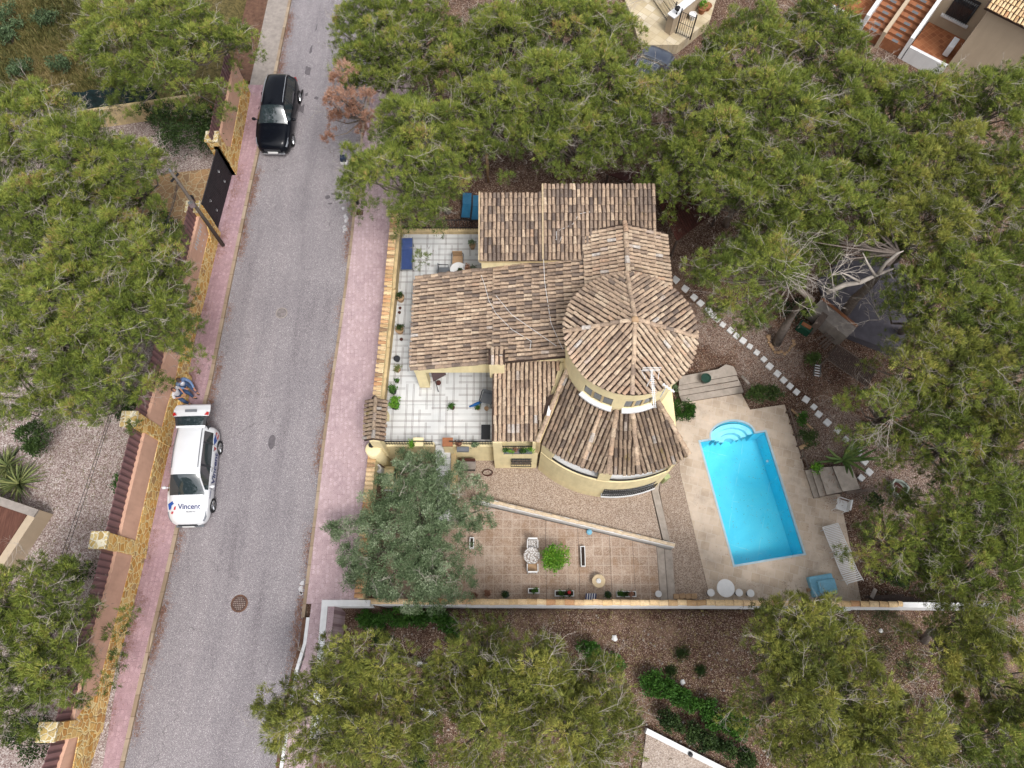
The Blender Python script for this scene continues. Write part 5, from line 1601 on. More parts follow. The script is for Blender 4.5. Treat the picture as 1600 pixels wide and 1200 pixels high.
    MB().prism([(a-d*.2)[:2], (a-d*.003)[:2], (a-d*.003+s*1.0)[:2], (a-d*.2+s*1.0)[:2]], .1, 1.7).build('end_post', MT['beige'], r)
    # house corner at the left edge
    r = empty('outbuilding', 'corner of a low building with brown boards and a beige rim at the left edge', 'shed', (-22, 4, 0), worldspace=True)
    z = 1.25; Kc = P(62, 797, z); e = (P(0, 776, z)-Kc).normalized(); f = (P(2, 888, z)-Kc).normalized()
    q = [Kc, Kc+e*5, Kc+e*5+f*7, Kc+f*7]
    MB().prism([v[:2] for v in q], .1, z).build('wall_body', MT['beige'], r)
    g = [Kc+e*.35+f*.35, Kc+e*5+f*.35, Kc+e*5+f*7, Kc+e*.35+f*7]
    MB().prism([v[:2] for v in g], z+.002, z+.05).build('roof_boards', mk_wood('brown_boards', C(88,56,46), C(126,86,72), R(30)), r)
    MB().prism([v[:2] for v in (Kc+f*.0, Kc+e*5, Kc+e*5+f*.34, Kc+f*.34)], z+.002, z+.1).build('stone_rim', MT['concrete'], r)
neighbours()
ONES = ['first', 'second', 'third', 'fourth', 'fifth', 'sixth', 'seventh', 'eighth', 'ninth', 'tenth', 'eleventh', 'twelfth', 'thirteenth', 'fourteenth', 'fifteenth', 'sixteenth', 'seventeenth', 'eighteenth', 'nineteenth', 'twentieth']
ORD = lambda i: ONES[i] if i < 20 else ('thirtieth' if i == 29 else 'twenty-'+ONES[i-20])
# ================================================================== cars
def loft(stations, nside=9):
    """stations: (y, z0, zbelt, ztop, wb, wt, crown) -> grid of points right->left"""
    grid = []
    for y, z0, zb, zt, wb, wt, cr in stations:
        half = [(wb*.93, z0), (wb*.99, z0+.16), (wb, (z0+zb)/2+.05), (wb*.985, zb-.06), (wb*.955, zb), (wt*1.03, zt-.10), (wt*.97, zt-.035), (wt*.72, zt+cr*.5), (0, zt+cr)]
        row = [Vector((x, y, z)) for x, z in half] + [Vector((-x, y, z)) for x, z in half[-2::-1]]
        grid.append(row)
    return grid
def smooth_stations(st, sub=4):
    out = []
    for i in range(len(st)-1):
        p0 = st[max(0, i-1)]; p1 = st[i]; p2 = st[i+1]; p3 = st[min(len(st)-1, i+2)]
        for k in range(sub):
            t = k/sub
            out.append(tuple(.5*((2*b)+(-a+c)*t+(2*a-5*b+4*c-d)*t*t+(-a+3*b-3*c+d)*t**3) for a, b, c, d in zip(p0, p1, p2, p3)) if sub > 1 else p1)
    out.append(st[-1]); return out
def car(label, loc, rz, paint, st, ws, rw, side, open_tail=False, livery=None, rails='chrome', group=None, glass='carglass'):
    """front of the car points to -y; ws, rw, side: y ranges of windscreen, rear window and side windows"""
    root = empty('parked_car', label, 'car', loc, rz, group=group)
    S = smooth_stations(st, 4)
    g = loft(S); ny, nx = len(g), len(g[0])
    vs = [v for row in g for v in row]
    body, wsf, rwf, sf = [], [], [], []
    for i in range(ny-1):
        ym = (S[i][0]+S[i+1][0])/2
        for j in range(nx-1):
            f = (i*nx+j, i*nx+j+1, (i+1)*nx+j+1, (i+1)*nx+j)
            jm = j if j < nx//2 else nx-2-j
            if jm >= 6 and ws[0] <= ym <= ws[1]: wsf.append(f)
            elif jm >= 6 and rw and rw[0] <= ym <= rw[1]: rwf.append(f)
            elif jm == 4 and side[0] <= ym <= side[1]: sf.append(f)
            else: body.append(f)
    # ends and floor
    body.append(tuple(range(nx-1, -1, -1))); body.append(tuple((ny-1)*nx+j for j in range(nx)))
    for i in range(ny-1): body.append((i*nx, (i+1)*nx, (i+1)*nx+nx-1, i*nx+nx-1))
    def sub(fs, name, mat, par, push=0.0):
        used = sorted({i for f in fs for i in f}); mp = {a: b for b, a in enumerate(used)}
        return mobj(name, [vs[i] for i in used], [tuple(mp[i] for i in f) for f in fs], mat, par, smooth=True)
    b = sub(body, 'body', MT[paint], root)
    sub(wsf, 'windscreen', MT[glass], root)
    if rwf: sub(rwf, 'rear_window', MT[glass], root)
    L = [f for f in sf if vs[f[0]].x < 0]; Rr = [f for f in sf if vs[f[0]].x > 0]
    sub(L, 'side_window', MT[glass], root); sub(Rr, 'side_window', MT[glass], root)
    y0, y1 = S[0][0], S[-1][0]; W = max(s[4] for s in S); zr = max(s[3] for s in S)
    # pillars between the side windows, black trim
    for sx in (-1, 1):
        m = MB()
        for y in (side[0]+(side[1]-side[0])*.42, side[0]+(side[1]-side[0])*.76):
            i = min(range(ny), key=lambda q: abs(S[q][0]-y)); r = g[i]
            a, c = (r[4], r[5]) if sx > 0 else (r[nx-5], r[nx-6])
            for dy in (0,):
                m.add([a+Vector((sx*.012, -.04, 0)), a+Vector((sx*.012, .04, 0)), c+Vector((sx*.012, .04, 0)), c+Vector((sx*.012, -.04, 0))], [(0, 1, 2, 3)])
        m.build('door_pillar', MT['darkplastic'], root)
        # roof rail
        ii = [q for q in range(ny) if ws[1]+.15 < S[q][0] < side[1]+.1]
        MB().tube([(sx*(S[q][5]*.93), S[q][0], S[q][3]+.03) for q in ii[::2]], .018 if rails else .01, 5).build('roof_rail', MT[rails], root)
        # mirror
        wy = side[0]+.12; i = min(range(ny), key=lambda q: abs(S[q][0]-wy)); zb = S[i][2]
        mm = MB(); mm.lathe([(0, -.07), (.06, -.06), (.075, 0), (.06, .06), (0, .07)], (sx*(W+.13), wy, zb+.03), 10, 1.5, 1.0)
        mm.tube([(sx*(W-.06), wy, zb-.02), (sx*(W+.08), wy, zb+.01)], .025, 5)
        mm.build('wing_mirror', MT[paint], root, smooth=True)
        # door seams and handles
        sm_ = MB()
        for y in (side[0]+.05, side[0]+(side[1]-side[0])*.42, side[0]+(side[1]-side[0])*.80):
            i = min(range(ny), key=lambda q: abs(S[q][0]-y)); r = g[i]
            p = [r[q] if sx > 0 else r[nx-1-q] for q in (1, 2, 3, 4)]
            sm_.tube([q+Vector((sx*.002, 0, 0)) for q in p], .006, 4)
        sm_.build('door_seam', MT['darkplastic'], root)
        for y in (side[0]+(side[1]-side[0])*.34, side[0]+(side[1]-side[0])*.70):
            i = min(range(ny), key=lambda q: abs(S[q][0]-y)); r = g[i]; q = r[3] if sx > 0 else r[nx-4]
            MB().cbox(q.x+sx*.012, y, q.z-.02, .03, .16, .025).build('door_handle', MT[paint if paint != 'whitepaint' else 'chrome'], root)
        # lights
        i = min(range(ny), key=lambda q: abs(S[q][0]-(y0+.38))); r = g[i]; q = r[4] if sx > 0 else r[nx-5]
        rws = [q for q in range(ny) if y0+.12 <= S[q][0] <= y0+.66]; hv = []
        for a_, q_ in enumerate(rws):
            lo, hi = (3, 5) if a_ < len(rws)*.55 else (4, 5)
            for jj in (lo, 4 if lo == 3 else 4.5, hi):
                r = g[q_]; f0, f1 = int(jj), min(int(jj)+1, 8); p_ = r[f0].lerp(r[f1], jj-f0) if jj != f0 else r[f0]
                hv.append(Vector((sx*(p_.x+.008), p_.y-.006, p_.z+.008)))
        hf = [(a_*3+b_, a_*3+b_+1, a_*3+b_+4, a_*3+b_+3) for a_ in range(len(rws)-1) for b_ in (0, 1)]
        MB().add(hv, hf).build('headlight', MT['headlamp'], root)
        tl = MB(); tl.box((min(sx*W*.74, sx*W*.86), y1-.16, S[-1][2]-.2), (max(sx*W*.74, sx*W*.86), y1-.03, S[-1][2]+.08))
        if not open_tail: tl.build('tail_light', MT['taillamp'], root)
        # wheels
        for y in (y0+.88, y1-.80):
            wr = .33
            w = bpy.data.objects.new('wheel', None); w.empty_display_size = .1; link(w, root); w.location = (sx*(W-.10), y, wr)
            t = MB()
            prof = [(.20, -.10), (.31, -.105), (wr, -.07), (wr, .07), (.31, .105), (.20, .10)]
            vs2 = []; n = 24
            for r_, xx in prof:
                for k in range(n):
                    a = 2*math.pi*k/n; vs2.append((xx*1.0, math.cos(a)*r_, math.sin(a)*r_))
            fs2 = [(q*n+k, (q+1)*n+k, (q+1)*n+(k+1) % n, q*n+(k+1) % n) for q in range(5) for k in range(n)]
            t.add(vs2, fs2).build('tyre', MT['tyre'], w, smooth=True)
            rm = MB()
            for k in range(5):
                a = 2*math.pi*k/5
                rm.tube([(sx*.075, 0, 0), (sx*.085, math.cos(a)*.20, math.sin(a)*.20)], .032, 5)
            rm.tube([(sx*.088, math.cos(a)*.21, math.sin(a)*.21) for a in [2*math.pi*k/20 for k in range(21)]], .018, 5)
            rm.add([(sx*.03, math.cos(a)*.2, math.sin(a)*.2) for a in [2*math.pi*k/20 for k in range(20)]], [tuple(range(20))])
            rm.build('rim', MT['chrome'], w)
    # bumper, grille and plate at the front
    MB().box((-.42, y0-.035, .50), (.42, y0+.02, .64)).build('grille', MT['darkplastic'], root, bevel=.02)
    MB().box((-.60, y0-.05, .26), (.60, y0+.05, .36)).build('bumper_lip', MT['chrome' if paint != 'whitepaint' else 'greyplastic'], root, bevel=.02)
    MB().box((-.26, y0-.07, .40), (.26, y0-.04, .51)).build('number_plate', MT['whiteplastic'], root)
    m = MB()
    for sx in (-1, 1):
        m.tube([(sx*.02+(.3 if sx > 0 else -.55), ws[0]-.06, zr), (0, 0, 0)], .001, 3) if False else None
    i = min(range(ny), key=lambda q: abs(S[q][0]-(ws[0]-.02))); zc = S[i][3]+S[i][6]
    m.tube([(-.55, ws[0]+.05, zc+.02), (.05, ws[0]+.09, zc+.06)], .01, 4); m.tube([(.10, ws[0]+.05, zc+.03), (.62, ws[0]+.12, zc+.05)], .01, 4)
    m.build('wiper', MT['iron'], root)
    return root, S, g
MPV = [(0, .32, .48, .56, .44, .38, .02), (.10, .24, .60, .71, .66, .58, .03), (.34, .22, .74, .85, .82, .72, .05), (.80, .22, .88, .96, .89, .78, .07), (1.22, .22, .96, 1.05, .91, .78, .06),
       (1.62, .22, 1.0, 1.33, .91, .70, .05), (2.02, .22, 1.02, 1.55, .91, .62, .05), (2.6, .22, 1.03, 1.62, .91, .61, .045), (3.3, .22, 1.04, 1.62, .90, .605, .045), (3.9, .22, 1.04, 1.57, .87, .58, .045), (4.12, .24, 1.04, 1.52, .84, .58, .03), (4.24, .30, .98, 1.40, .80, .55, .01), (4.30, .36, .92, 1.1, .74, .54, .0)]
SUV = [(0, .34, .56, .64, .50, .44, .02), (.10, .26, .66, .79, .72, .64, .03), (.36, .24, .82, .92, .86, .76, .05), (.85, .24, .94, 1.02, .91, .80, .07), (1.30, .24, 1.0, 1.10, .93, .80, .06),
       (1.70, .24, 1.04, 1.38, .92, .69, .05), (2.08, .24, 1.06, 1.59, .92, .61, .05), (2.7, .24, 1.07, 1.65, .92, .59, .05), (3.4, .24, 1.08, 1.64, .91, .58, .05), (4.0, .24, 1.10, 1.57, .88, .54, .05), (4.30, .26, 1.08, 1.42, .84, .56, .03), (4.50, .32, .98, 1.12, .78, .56, .01), (4.56, .38, .9, 1.0, .68, .54, .0)]
def place_car(front, rear, z=0.0):
    a, b = P(*front, z), P(*rear, z); d = b-a
    return (a.x, a.y, z), math.atan2(-d.x, d.y), d.length
# white car with the open tailgate
loc, rz, L = place_car((302, 824), (320.5, 678))
root, S, g = car('white estate car parked half on the pavement with its tailgate raised and Vincent lettering', loc, rz, 'whitepaint', MPV, (1.26, 2.0), None, (1.45, 4.0), True, rails='greyplastic')
def surf(x, y):
    i = max(q for q in range(len(S)-1) if S[q][0] <= y); t = (y-S[i][0])/(S[i+1][0]-S[i][0])
    def zr(r):
        pts = sorted(((p.x, p.z) for p in r[4:-4]), key=lambda q: q[0])
        for a, b in zip(pts, pts[1:]):
            if a[0] <= x <= b[0]: return a[1]+(b[1]-a[1])*(x-a[0])/max(1e-6, b[0]-a[0])
        return pts[0][1]
    return zr(g[i])*(1-t)+zr(g[i+1])*t
def text(s, size, loc_, rot, mat, par, name='lettering', ext=.002, sx=1.0, hood=False):
    c = bpy.data.curves.new(name, 'FONT'); c.body = s; c.size = size; c.extrude = ext; c.offset = size*.022; c.align_x = 'CENTER'; c.align_y = 'CENTER'
    c.materials.append(mat)
    to = bpy.data.objects.new(name, c); COL.objects.link(to); bpy.context.view_layer.update()
    me = bpy.data.meshes.new_from_object(to.evaluated_get(bpy.context.evaluated_depsgraph_get())); bpy.data.objects.remove(to)
    if not me.materials: me.materials.append(mat)
    if hood:
        for v in me.vertices:
            x, y = loc_[0]+v.co.x, loc_[1]+v.co.y; v.co = (x, y, surf(x, y)+.008+v.co.z*.3)
        loc_ = (0, 0, 0); rot = (0, 0, 0)
    o = bpy.data.objects.new(name, me); link(o, par); o.location = loc_; o.rotation_euler = rot; o.scale = (sx, 1, 1)
    return o
text('Vincent', .31, (.14, .72, 0), (0, 0, 0), MT['txt'], root, hood=True)
text('PROPERTIES', .075, (.22, .50, 0), (0, 0, 0), MT['txtg'], root, hood=True)
text('Vincent', .46, (.928, 2.45, .70), (R(90), 0, R(90)), MT['txt'], root)
text('PROPERTIES', .10, (.925, 1.35, .82), (R(90), 0, R(90)), MT['txt'], root)
text('Vincent', .46, (-.928, 2.45, .70), (R(90), 0, R(-90)), MT['txt'], root)
# emblem: blue and red angular flashes
m = MB(); m.add([(-.78, .85, 1.0), (-.60, .98, 1.02), (-.52, .86, 1.01), (-.62, .78, 1.0), (-.64, .62, .985), (-.72, .60, .975)], [(0, 5, 4, 3, 2, 1)]); m.build('emblem', MT['logoblue'], root)
m = MB(); m.add([(-.50, .72, 1.0), (-.42, .76, 1.005), (-.44, .60, .985), (-.52, .60, .98)], [(0, 3, 2, 1)]); m.add([(-.60, .54, .965), (-.52, .52, .97), (-.55, .42, .95), (-.62, .44, .945)], [(0, 3, 2, 1)]); m.build('emblem', MT['logored'], root)
def sidequad(pts, mat, nm='emblem', x=.915):
    for sx in (1, -1):
        m = MB(); vs = []
        for y, z in pts:
            i = min(range(len(S)), key=lambda q: abs(S[q][0]-y)); r = g[i]
            # x of the body side at that height
            xs = None
            for k in range(0, 8):
                if r[k].z <= z <= r[k+1].z: t = (z-r[k].z)/max(1e-6, r[k+1].z-r[k].z); xs = r[k].x+(r[k+1].x-r[k].x)*t
            vs.append((sx*((xs or x)+.008), y, z))
        m.add(vs, [tuple(range(len(vs))) if sx > 0 else tuple(range(len(vs)-1, -1, -1))]); m.build(nm, MT[mat], root)
sidequad([(3.42, .98), (3.72, .70), (3.98, .95), (3.72, 1.02)], 'logoblue'); sidequad([(3.76, .64), (4.02, .50), (4.12, .78), (4.0, .90)], 'logored')
sidequad([(3.20, .90), (3.36, .70), (3.40, 1.0)], 'logored')
sidequad([(1.3, .30), (3.2, .30), (3.1, .42), (1.5, .38)], 'purple', 'colour_band')
# the raised tailgate
tg = bpy.data.objects.new('tailgate', None); link(tg, root); tg.location = (0, 4.08, 1.60); tg.rotation_euler = (R(10), 0, 0)
prof = [(0, .02, .62), (.10, .03, .64), (.42, .02, .70), (.52, .01, .76), (.80, -.05, .80), (1.02, -.16, .76), (1.08, -.26, .70)]
def tpanel(i0, i1, name, mat, dz=0.0, w=1.0, xs=(-1, 1)):
    m = MB(); n = 8; vs = []; fs = []
    for i in range(i0, i1+1):
        y, z, ww = prof[i]
        for k in range(n+1):
            t = xs[0]+(xs[1]-xs[0])*k/n; vs.append((t*ww*w, y, z-.05*t*t+dz))
    for i in range(i1-i0):
        for k in range(n): a = i*(n+1)+k; fs.append((a, a+1, a+n+2, a+n+1))
    k0 = len(vs); vs += [(x, y, z-.05) for x, y, z in vs]; fs += [tuple(k0+q for q in f[::-1]) for f in fs]
    per = list(range(0, n+1)) + [(n+1)*i+n for i in range(1, i1-i0+1)] + [(n+1)*(i1-i0)+k for k in range(n-1, -1, -1)] + [(n+1)*i for i in range(i1-i0-1, 0, -1)]
    for q in range(len(per)): a, b = per[q], per[(q+1) % len(per)]; fs.append((b, a, k0+a, k0+b))
    return m.add(vs, fs).build(name, MT[mat], tg, smooth=False)
tpanel(0, 1, 'spoiler', 'whitepaint'); tpanel(1, 3, 'rear_window_frame', 'darkplastic'); tpanel(3, 6, 'tailgate_panel', 'whitepaint')
tpanel(1, 3, 'rear_window', 'carglass', .012, .86)
MB().box((-.26, .70, .0), (.26, .82, .012)).build('number_plate', MT['greyplastic'], tg)
for sx in (-1, 1):
    MB().add([(sx*.60, .56, .03), (sx*.78, .54, .015), (sx*.79, .68, .0), (sx*.70, .70, .01)], [(0, 1, 2, 3) if sx < 0 else (3, 2, 1, 0)]).build('tail_light', MT['taillamp'], tg)
    MB().tube([(sx*.58, -.15, -.45), (sx*.66, .50, -.06)], .014, 5).build('gas_strut', MT['iron'], tg)
MB().box((-.68, 4.05, .60), (.68, 4.28, 1.32)).build('boot_interior', MT['darkplastic'], root)
# black car up the road
loc, rz, L = place_car((431, 246), (450, 128))
car('black estate car with silver roof rails parked at the upper left kerb', loc, rz, 'blackpaint', SUV, (1.34, 2.06), (4.05, 4.45), (1.5, 4.15))
p = P(1042, 74, .1)
car('dark blue car mostly hidden by pines below the pale yard at the top', (p.x-.4, p.y-.8, .08), R(150), 'bluepaint', SUV, (1.34, 2.06), (4.05, 4.45), (1.5, 4.15))

# ================================================================== people
def skin_mesh(name, verts, edges, radii, mat, parent, sub=2, root=0):
    me = bpy.data.meshes.new(name); me.from_pydata([tuple(v) for v in verts], edges, []); me.materials.append(mat)
    o = bpy.data.objects.new(name, me); link(o, parent)
    md = o.modifiers.new('skin', 'SKIN'); md.use_smooth_shade = True
    for i, r in enumerate(radii):
        me.skin_vertices[0].data[i].radius = (r, r) if isinstance(r, (int, float)) else r
    me.skin_vertices[0].data[root].use_root = True
    s = o.modifiers.new('sub', 'SUBSURF'); s.levels = sub; s.render_levels = sub
    return o
def person(label, loc, rz, shirt, look=0.0, armR=None, armL=None, bald=False, group='people on the pavement by the wall', spread=.10, knees=.5):
    """seated, faces +x of its own frame; hips at z .5 above the pavement"""
    r = empty('person', label, 'person', loc, rz, group=group)
    V = []; E = []; Rd = []
    def v(p, rad, par=None):
        V.append(Vector(p)); Rd.append(rad)
        if par is not None: E.append((par, len(V)-1))
        return len(V)-1
    pel = v((0, 0, .52), (.13, .16)); ab = v((.03, 0, .68), (.11, .145), pel); ch = v((.08, 0, .88), (.12, .165), ab)
    nk = v((.13, 0, 1.05), .055, ch); hd0 = v((.16, 0, 1.13), (.075, .07), nk); hd = v((.18, 0, 1.22), (.10, .085), hd0); v((.18, 0, 1.31), (.06, .055), hd)
    nose = v((.285, look*.3, 1.20), .014, hd)
    legs = {}
    for s in (1, -1):
        hp = v((.02, s*.10, .50), .10, pel); kn = v((.46, s*(.12+spread), .50+.02*s), .07, hp)
        an = v((.50+.08*s*knees, s*(.11+spread*.6), .09), .045, kn); v((.68+.08*s*knees, s*(.13+spread*.6), .04), .038, an)
        legs[s] = (hp, kn, an)
    arms = {1: armL or ((.10, .24, .74), (.34, .16, .66)), -1: armR or ((.10, -.24, .74), (.34, -.16, .66))}
    for s in (1, -1):
        sh = v((.08, s*.19, .97), .065, ch); e, w = arms[s]; el = v(e, .045, sh); wr = v(w, .030, el)
        d = (Vector(w)-Vector(e)).normalized(); pm = v(Vector(w)+d*.06, (.018, .036), wr)
        sd = d.cross(Vector((0, 0, 1))).normalized()
        for k in range(4):
            o_ = sd*((k-1.5)*.021); a = v(Vector(w)+d*.105+o_, .009, pm); v(Vector(w)+d*(.16+.01*(1.5-abs(k-1.5)))+o_+Vector((0, 0, -.03)), .008, a)
        t = v(Vector(w)+d*.04+sd*.045*s, .010, pm); v(Vector(w)+d*.085+sd*.06*s+Vector((0, 0, -.01)), .009, t)
    skin_mesh('body', V, E, Rd, MT['skin'], r)
    # ears, eyes and mouth
    for s in (1, -1): MB().lathe([(0, -.03), (.02, 0), (0, .03)], (.17, s*.088, 1.21), 8).build('ear', MT['skin'], r)
    for s in (1, -1): MB().lathe([(0, -.012), (.012, 0), (0, .012)], (.272, s*.03, 1.225), 8).build('eye', MT['iron'], r)
    # shirt
    e1, w1 = arms[1]; e2, w2 = arms[-1]
    full = shirt == 'shirtblue'
    sv = [(0, 0, .50), (.03, 0, .68), (.08, 0, .88), (.12, 0, 1.02), (.08, .20, .97), e1, (.08, -.20, .97), e2]
    sr = [(.15, .18), (.14, .17), (.145, .19), (.075, .09), .085, .062, .085, .062]
    se = [(0, 1), (1, 2), (2, 3), (2, 4), (4, 5), (2, 6), (6, 7)]
    if full:
        sv += [w1, w2]; sr += [.045, .045]; se += [(5, 8), (7, 9)]
    if shirt == 'shirtblue':
        skin_mesh('jacket', sv, se, sr, MT['shirtblue'], r)
        skin_mesh('shirt', [(0.02, 0, .55), (.06, 0, .70), (.11, 0, .88), (.14, 0, 1.03)], [(0, 1), (1, 2), (2, 3)], [(.15, .13), (.145, .14), (.15, .16), (.085, .09)], MT['shirt'], r)
    else: skin_mesh('shirt', sv, se, sr, MT['shirt'], r)
    jv = [(0, 0, .53), (.02, .10, .50), tuple(V[legs[1][1]]), tuple(V[legs[1][2]]), (.02, -.10, .50), tuple(V[legs[-1][1]]), tuple(V[legs[-1][2]])]
    skin_mesh('jeans', jv, [(0, 1), (1, 2), (2, 3), (0, 4), (4, 5), (5, 6)], [(.155, .175), .115, .088, .062, .115, .088, .062], MT['jeans'], r)
    for s in (1, -1):
        a = V[legs[s][2]]; skin_mesh('shoe', [a+Vector((-.05, 0, -.03)), a+Vector((.06, 0, -.04)), a+Vector((.19, .01*s, -.05))], [(0, 1), (1, 2)], [.052, .055, .042], MT['shoe'], r)
    hp = [(.20, .035), (.19, .07), (.15, .098), (.10, .112), (.0, .115)] if not bald else None
    if not bald:
        MB().lathe([(.105, -.05), (.112, .0), (.10, .06), (.06, .095), (0, .105)], (.155, 0, 1.26), 14, 1.0, .92).build('hair', MT['hair'], r, smooth=True)
    else:
        MB().lathe([(.098, -.07), (.104, -.02), (.092, .02)], (.145, 0, 1.25), 14, .95, .95).build('hair', MT['hair'], r, smooth=True)
    return r
pa = P(272, 612, .9); 
person('seated man in a white shirt and dark jeans leaning on the stone wall, thinning hair', (-15.42, 11.18, ZK), R(-18), 'shirt', bald=True, armR=((.14, -.27, .74), (.36, -.12, .70)), armL=((.12, .25, .76), (.38, .10, .74)))
person('seated person with a light blue sleeve, brown hair and white top', (-15.22, 11.68, ZK), R(-42), 'shirtblue', armL=((.30, .30, .74), (.58, .20, .60)), armR=((.14, -.24, .72), (.34, -.10, .68)), spread=.02)

# ================================================================== street things
def pole():
    b = P(350, 383, ZK); r = empty('utility_pole', 'tall weathered wooden utility pole leaning over the driveway gate', 'utility pole', (b.x-.05, b.y, ZK))
    MB().tube([(0, 0, -.2), (0, 0, 6.0)], [.105, .07], 10).build('pole_shaft', MT['pole'], r, smooth=True)
    MB().cbox(0, -.02, 5.55, .5, .07, .07, R(60)).build('cross_arm', MT['iron'], r)
    MB().lathe([(.05, 0), (.06, .05), (.03, .1), (.05, .14), (0, .18)], (0, 0, 5.98), 10).build('insulator', MT['greyplastic'], r)
    MB().cbox(.0, -.15, 3.6, .22, .16, .32, R(20)).build('junction_box', MT['chrome'], r)
    MB().cbox(.0, .14, 3.8, .16, .12, .2).build('junction_box', MT['iron'], r)
    m = MB()
    top = Vector((b.x, b.y, 5.6))
    for i, (px, py, z) in enumerate(((258, 345, 4.3), (90, 895, 4.2), (78, 900, 4.2))):
        e = P(px, py, z)
        pts = [top+Vector((0, -.1*i, -.1*i))+(e-top)*t+Vector((0, 0, -1.2*t*(1-t))) for t in [k/12 for k in range(13)]]
        m.tube(pts, .011, 4)
    tag(m.build('overhead_cable', MT['cable']), 'thin dark cables running from the utility pole over the gravel garden', 'cable')
    e = P(840, 470, 6.1); m = MB(); s0 = P(390, 330, 5.0)
    return r
pole()
def manhole(px, py, rad, lb, dark):
    p = P(px, py, 0); r = empty('manhole_cover', lb, 'manhole', (p.x, p.y, 0), group='round manhole covers in the road')
    MB().lathe([(rad*1.22, .001), (rad*1.18, .006), (rad, .007)], n=28).build('concrete_ring', MT['concrete'] if not dark else MT['gutter'], r)
    MB().lathe([(rad, .004), (rad, .009), (rad*.9, .012), (0, .012)], n=28).build('iron_cover', simple('rusty_iron', C(92,70,64) if dark else C(132,124,126), .8, .4, 9), r)
    m = MB()
    for i in range(-3, 4):
        for j in range(-3, 4):
            if math.hypot(i, j) < 3.4: m.cbox(i*rad*.25, j*rad*.25, .012, rad*.12, rad*.12, .003)
    m.build('tread_pattern', MT['concrete'], r)
manhole(374, 943, .30, 'dark rusty round manhole cover low down in the road', True)
manhole(440, 489, .24, 'pale worn round manhole cover further up the road', False)
# darker repair patches and marks on the road
m = MB()
for pts in (((467, 142), (474, 140), (470, 158), (467, 157)), ((478, 103), (486, 106), (484, 118), (476, 116)), ((484, 76), (489, 68), (487, 82), (483, 84)), ((492, 48), (496, 36), (495, 46), (491, 50)), ((471, 166), (476, 162), (474, 178), (469, 174)), ((494, 150), (498, 152), (496, 156), (490, 154)), ((477, 146), (482, 144), (480, 150), (476, 150))):
    c = [P(*q, .004) for q in pts]; m.add(c, [(0, 1, 2, 3)])
for px, py, a, b in ((472, 150, .10, .42), (468, 168, .10, .3), (512, 308, .14, .12), (522, 303, .16, .07), (527, 310, .12, .05), (425, 690, .16, .34), (516, 318, .12, .05)):
    p = P(px, py, .004); m.add([(p.x+a*math.cos(t)*random.uniform(.8, 1.2), p.y+b*math.sin(t)*random.uniform(.8, 1.2), .004) for t in [6.283*k/12 for k in range(12)]], [tuple(range(12))])
o = m.build('road_stain', simple('dark_road_stain', C(112,106,110), .8, .2, 6)); o['kind'] = 'structure'
m = MB()
for px, py, w in ((536, 325, .12), (539, 338, .15), (541, 343, .2), (538, 355, .14), (540, 358, .2), (537, 362, .1), (472, 911, .15), (471, 922, .2), (470, 928, .12)):
    p = P(px, py, .004); m.add([(p.x+w*math.cos(t)*random.uniform(.5, 1.1)*.7, p.y+w*math.sin(t)*random.uniform(.5, 1.1), .005) for t in [6.283*k/9 for k in range(9)]], [tuple(range(9))])
o = m.build('paint_mark', MT['sprayed']); o['kind'] = 'structure'
# tree pit, dark post, bin, lamp post
p = P(562, 332, ZK+.004); o = tag(MB().cbox(p.x, p.y, ZK-.05, .36, .3, .058).build('tree_pit', MT['redbrown']), 'small square brown cover set in the pink pavement', 'cover')
p = P(559, 318, ZK); r = empty('waste_bin', 'slim black waste bin on the pink pavement at the edge of the pine', 'bin', (p.x, p.y, ZK))
MB().lathe([(.10, 0), (.14, .5), (.16, .95)], n=14).build('bin_body', MT['iron'], r); MB().lathe([(.17, .95), (.17, 1.0), (0, 1.05)], n=14).build('bin_lid', MT['darkplastic'], r)
p = P(537, 252, ZK); r = empty('utility_box', 'small dark blue box with a pale base at the right edge of the road', 'box', (p.x, p.y, 0))
MB().cbox(0, 0, 0, .34, .22, .12).build('base', MT['white'], r); MB().cbox(0, .08, .12, .30, .26, .28).build('casing', simple('navy_plastic', C(40,54,80)), r)
p = P(764, 305, 0); r = empty('street_lamp', 'pale round lamp post standing behind the north roof', 'street lamp', (p.x-.05, p.y+.8, 0))
MB().tube([(0, 0, -.3), (0, 0, 3.4)], .075, 12).build('lamp_shaft', MT['tanpot'], r, smooth=True); MB().lathe([(.12, 3.4), (.12, 3.5), (.0, 3.53)], n=14).build('lamp_cap', MT['white'], r)

# ================================================================== terrace furniture
def chair(name, label, loc, rz, frame, seat, w=.52, d=.5, arms=True, group=None, slats=False):
    r = empty(name, label, 'chair', loc, rz, group=group)
    m = MB(); m.box((-w/2, -d/2, .42), (w/2, d/2, .455)); m.build('seat', MT[seat], r, bevel=.015)
    m = MB()
    if slats:
        for i in range(6): x = -w/2+.05+i*(w-.1)/5; m.box((x-.022, d/2-.03, .46), (x+.022, d/2+.02, .9))
        m.box((-w/2, d/2-.035, .88), (w/2, d/2+.03, .94))
    else: m.box((-w/2+.02, d/2-.02, .48), (w/2-.02, d/2+.02, .90))
    m.build('backrest', MT[seat if not slats else frame], r, bevel=.012)
    if arms:
        for s in (-1, 1):
            MB().tube([(s*w/2, -d/2+.04, .42), (s*(w/2+.03), -d/2+.02, .64), (s*(w/2+.03), d/2-.06, .66), (s*w/2, d/2, .75)], .022, 6).build('armrest', MT[frame], r)
    for sx in (-1, 1):
        for sy in (-1, 1):
            MB().tube([(sx*(w/2-.03), sy*(d/2-.03), .42), (sx*(w/2), sy*(d/2), 0)], .02, 5).build('leg', MT[frame], r)
    return r
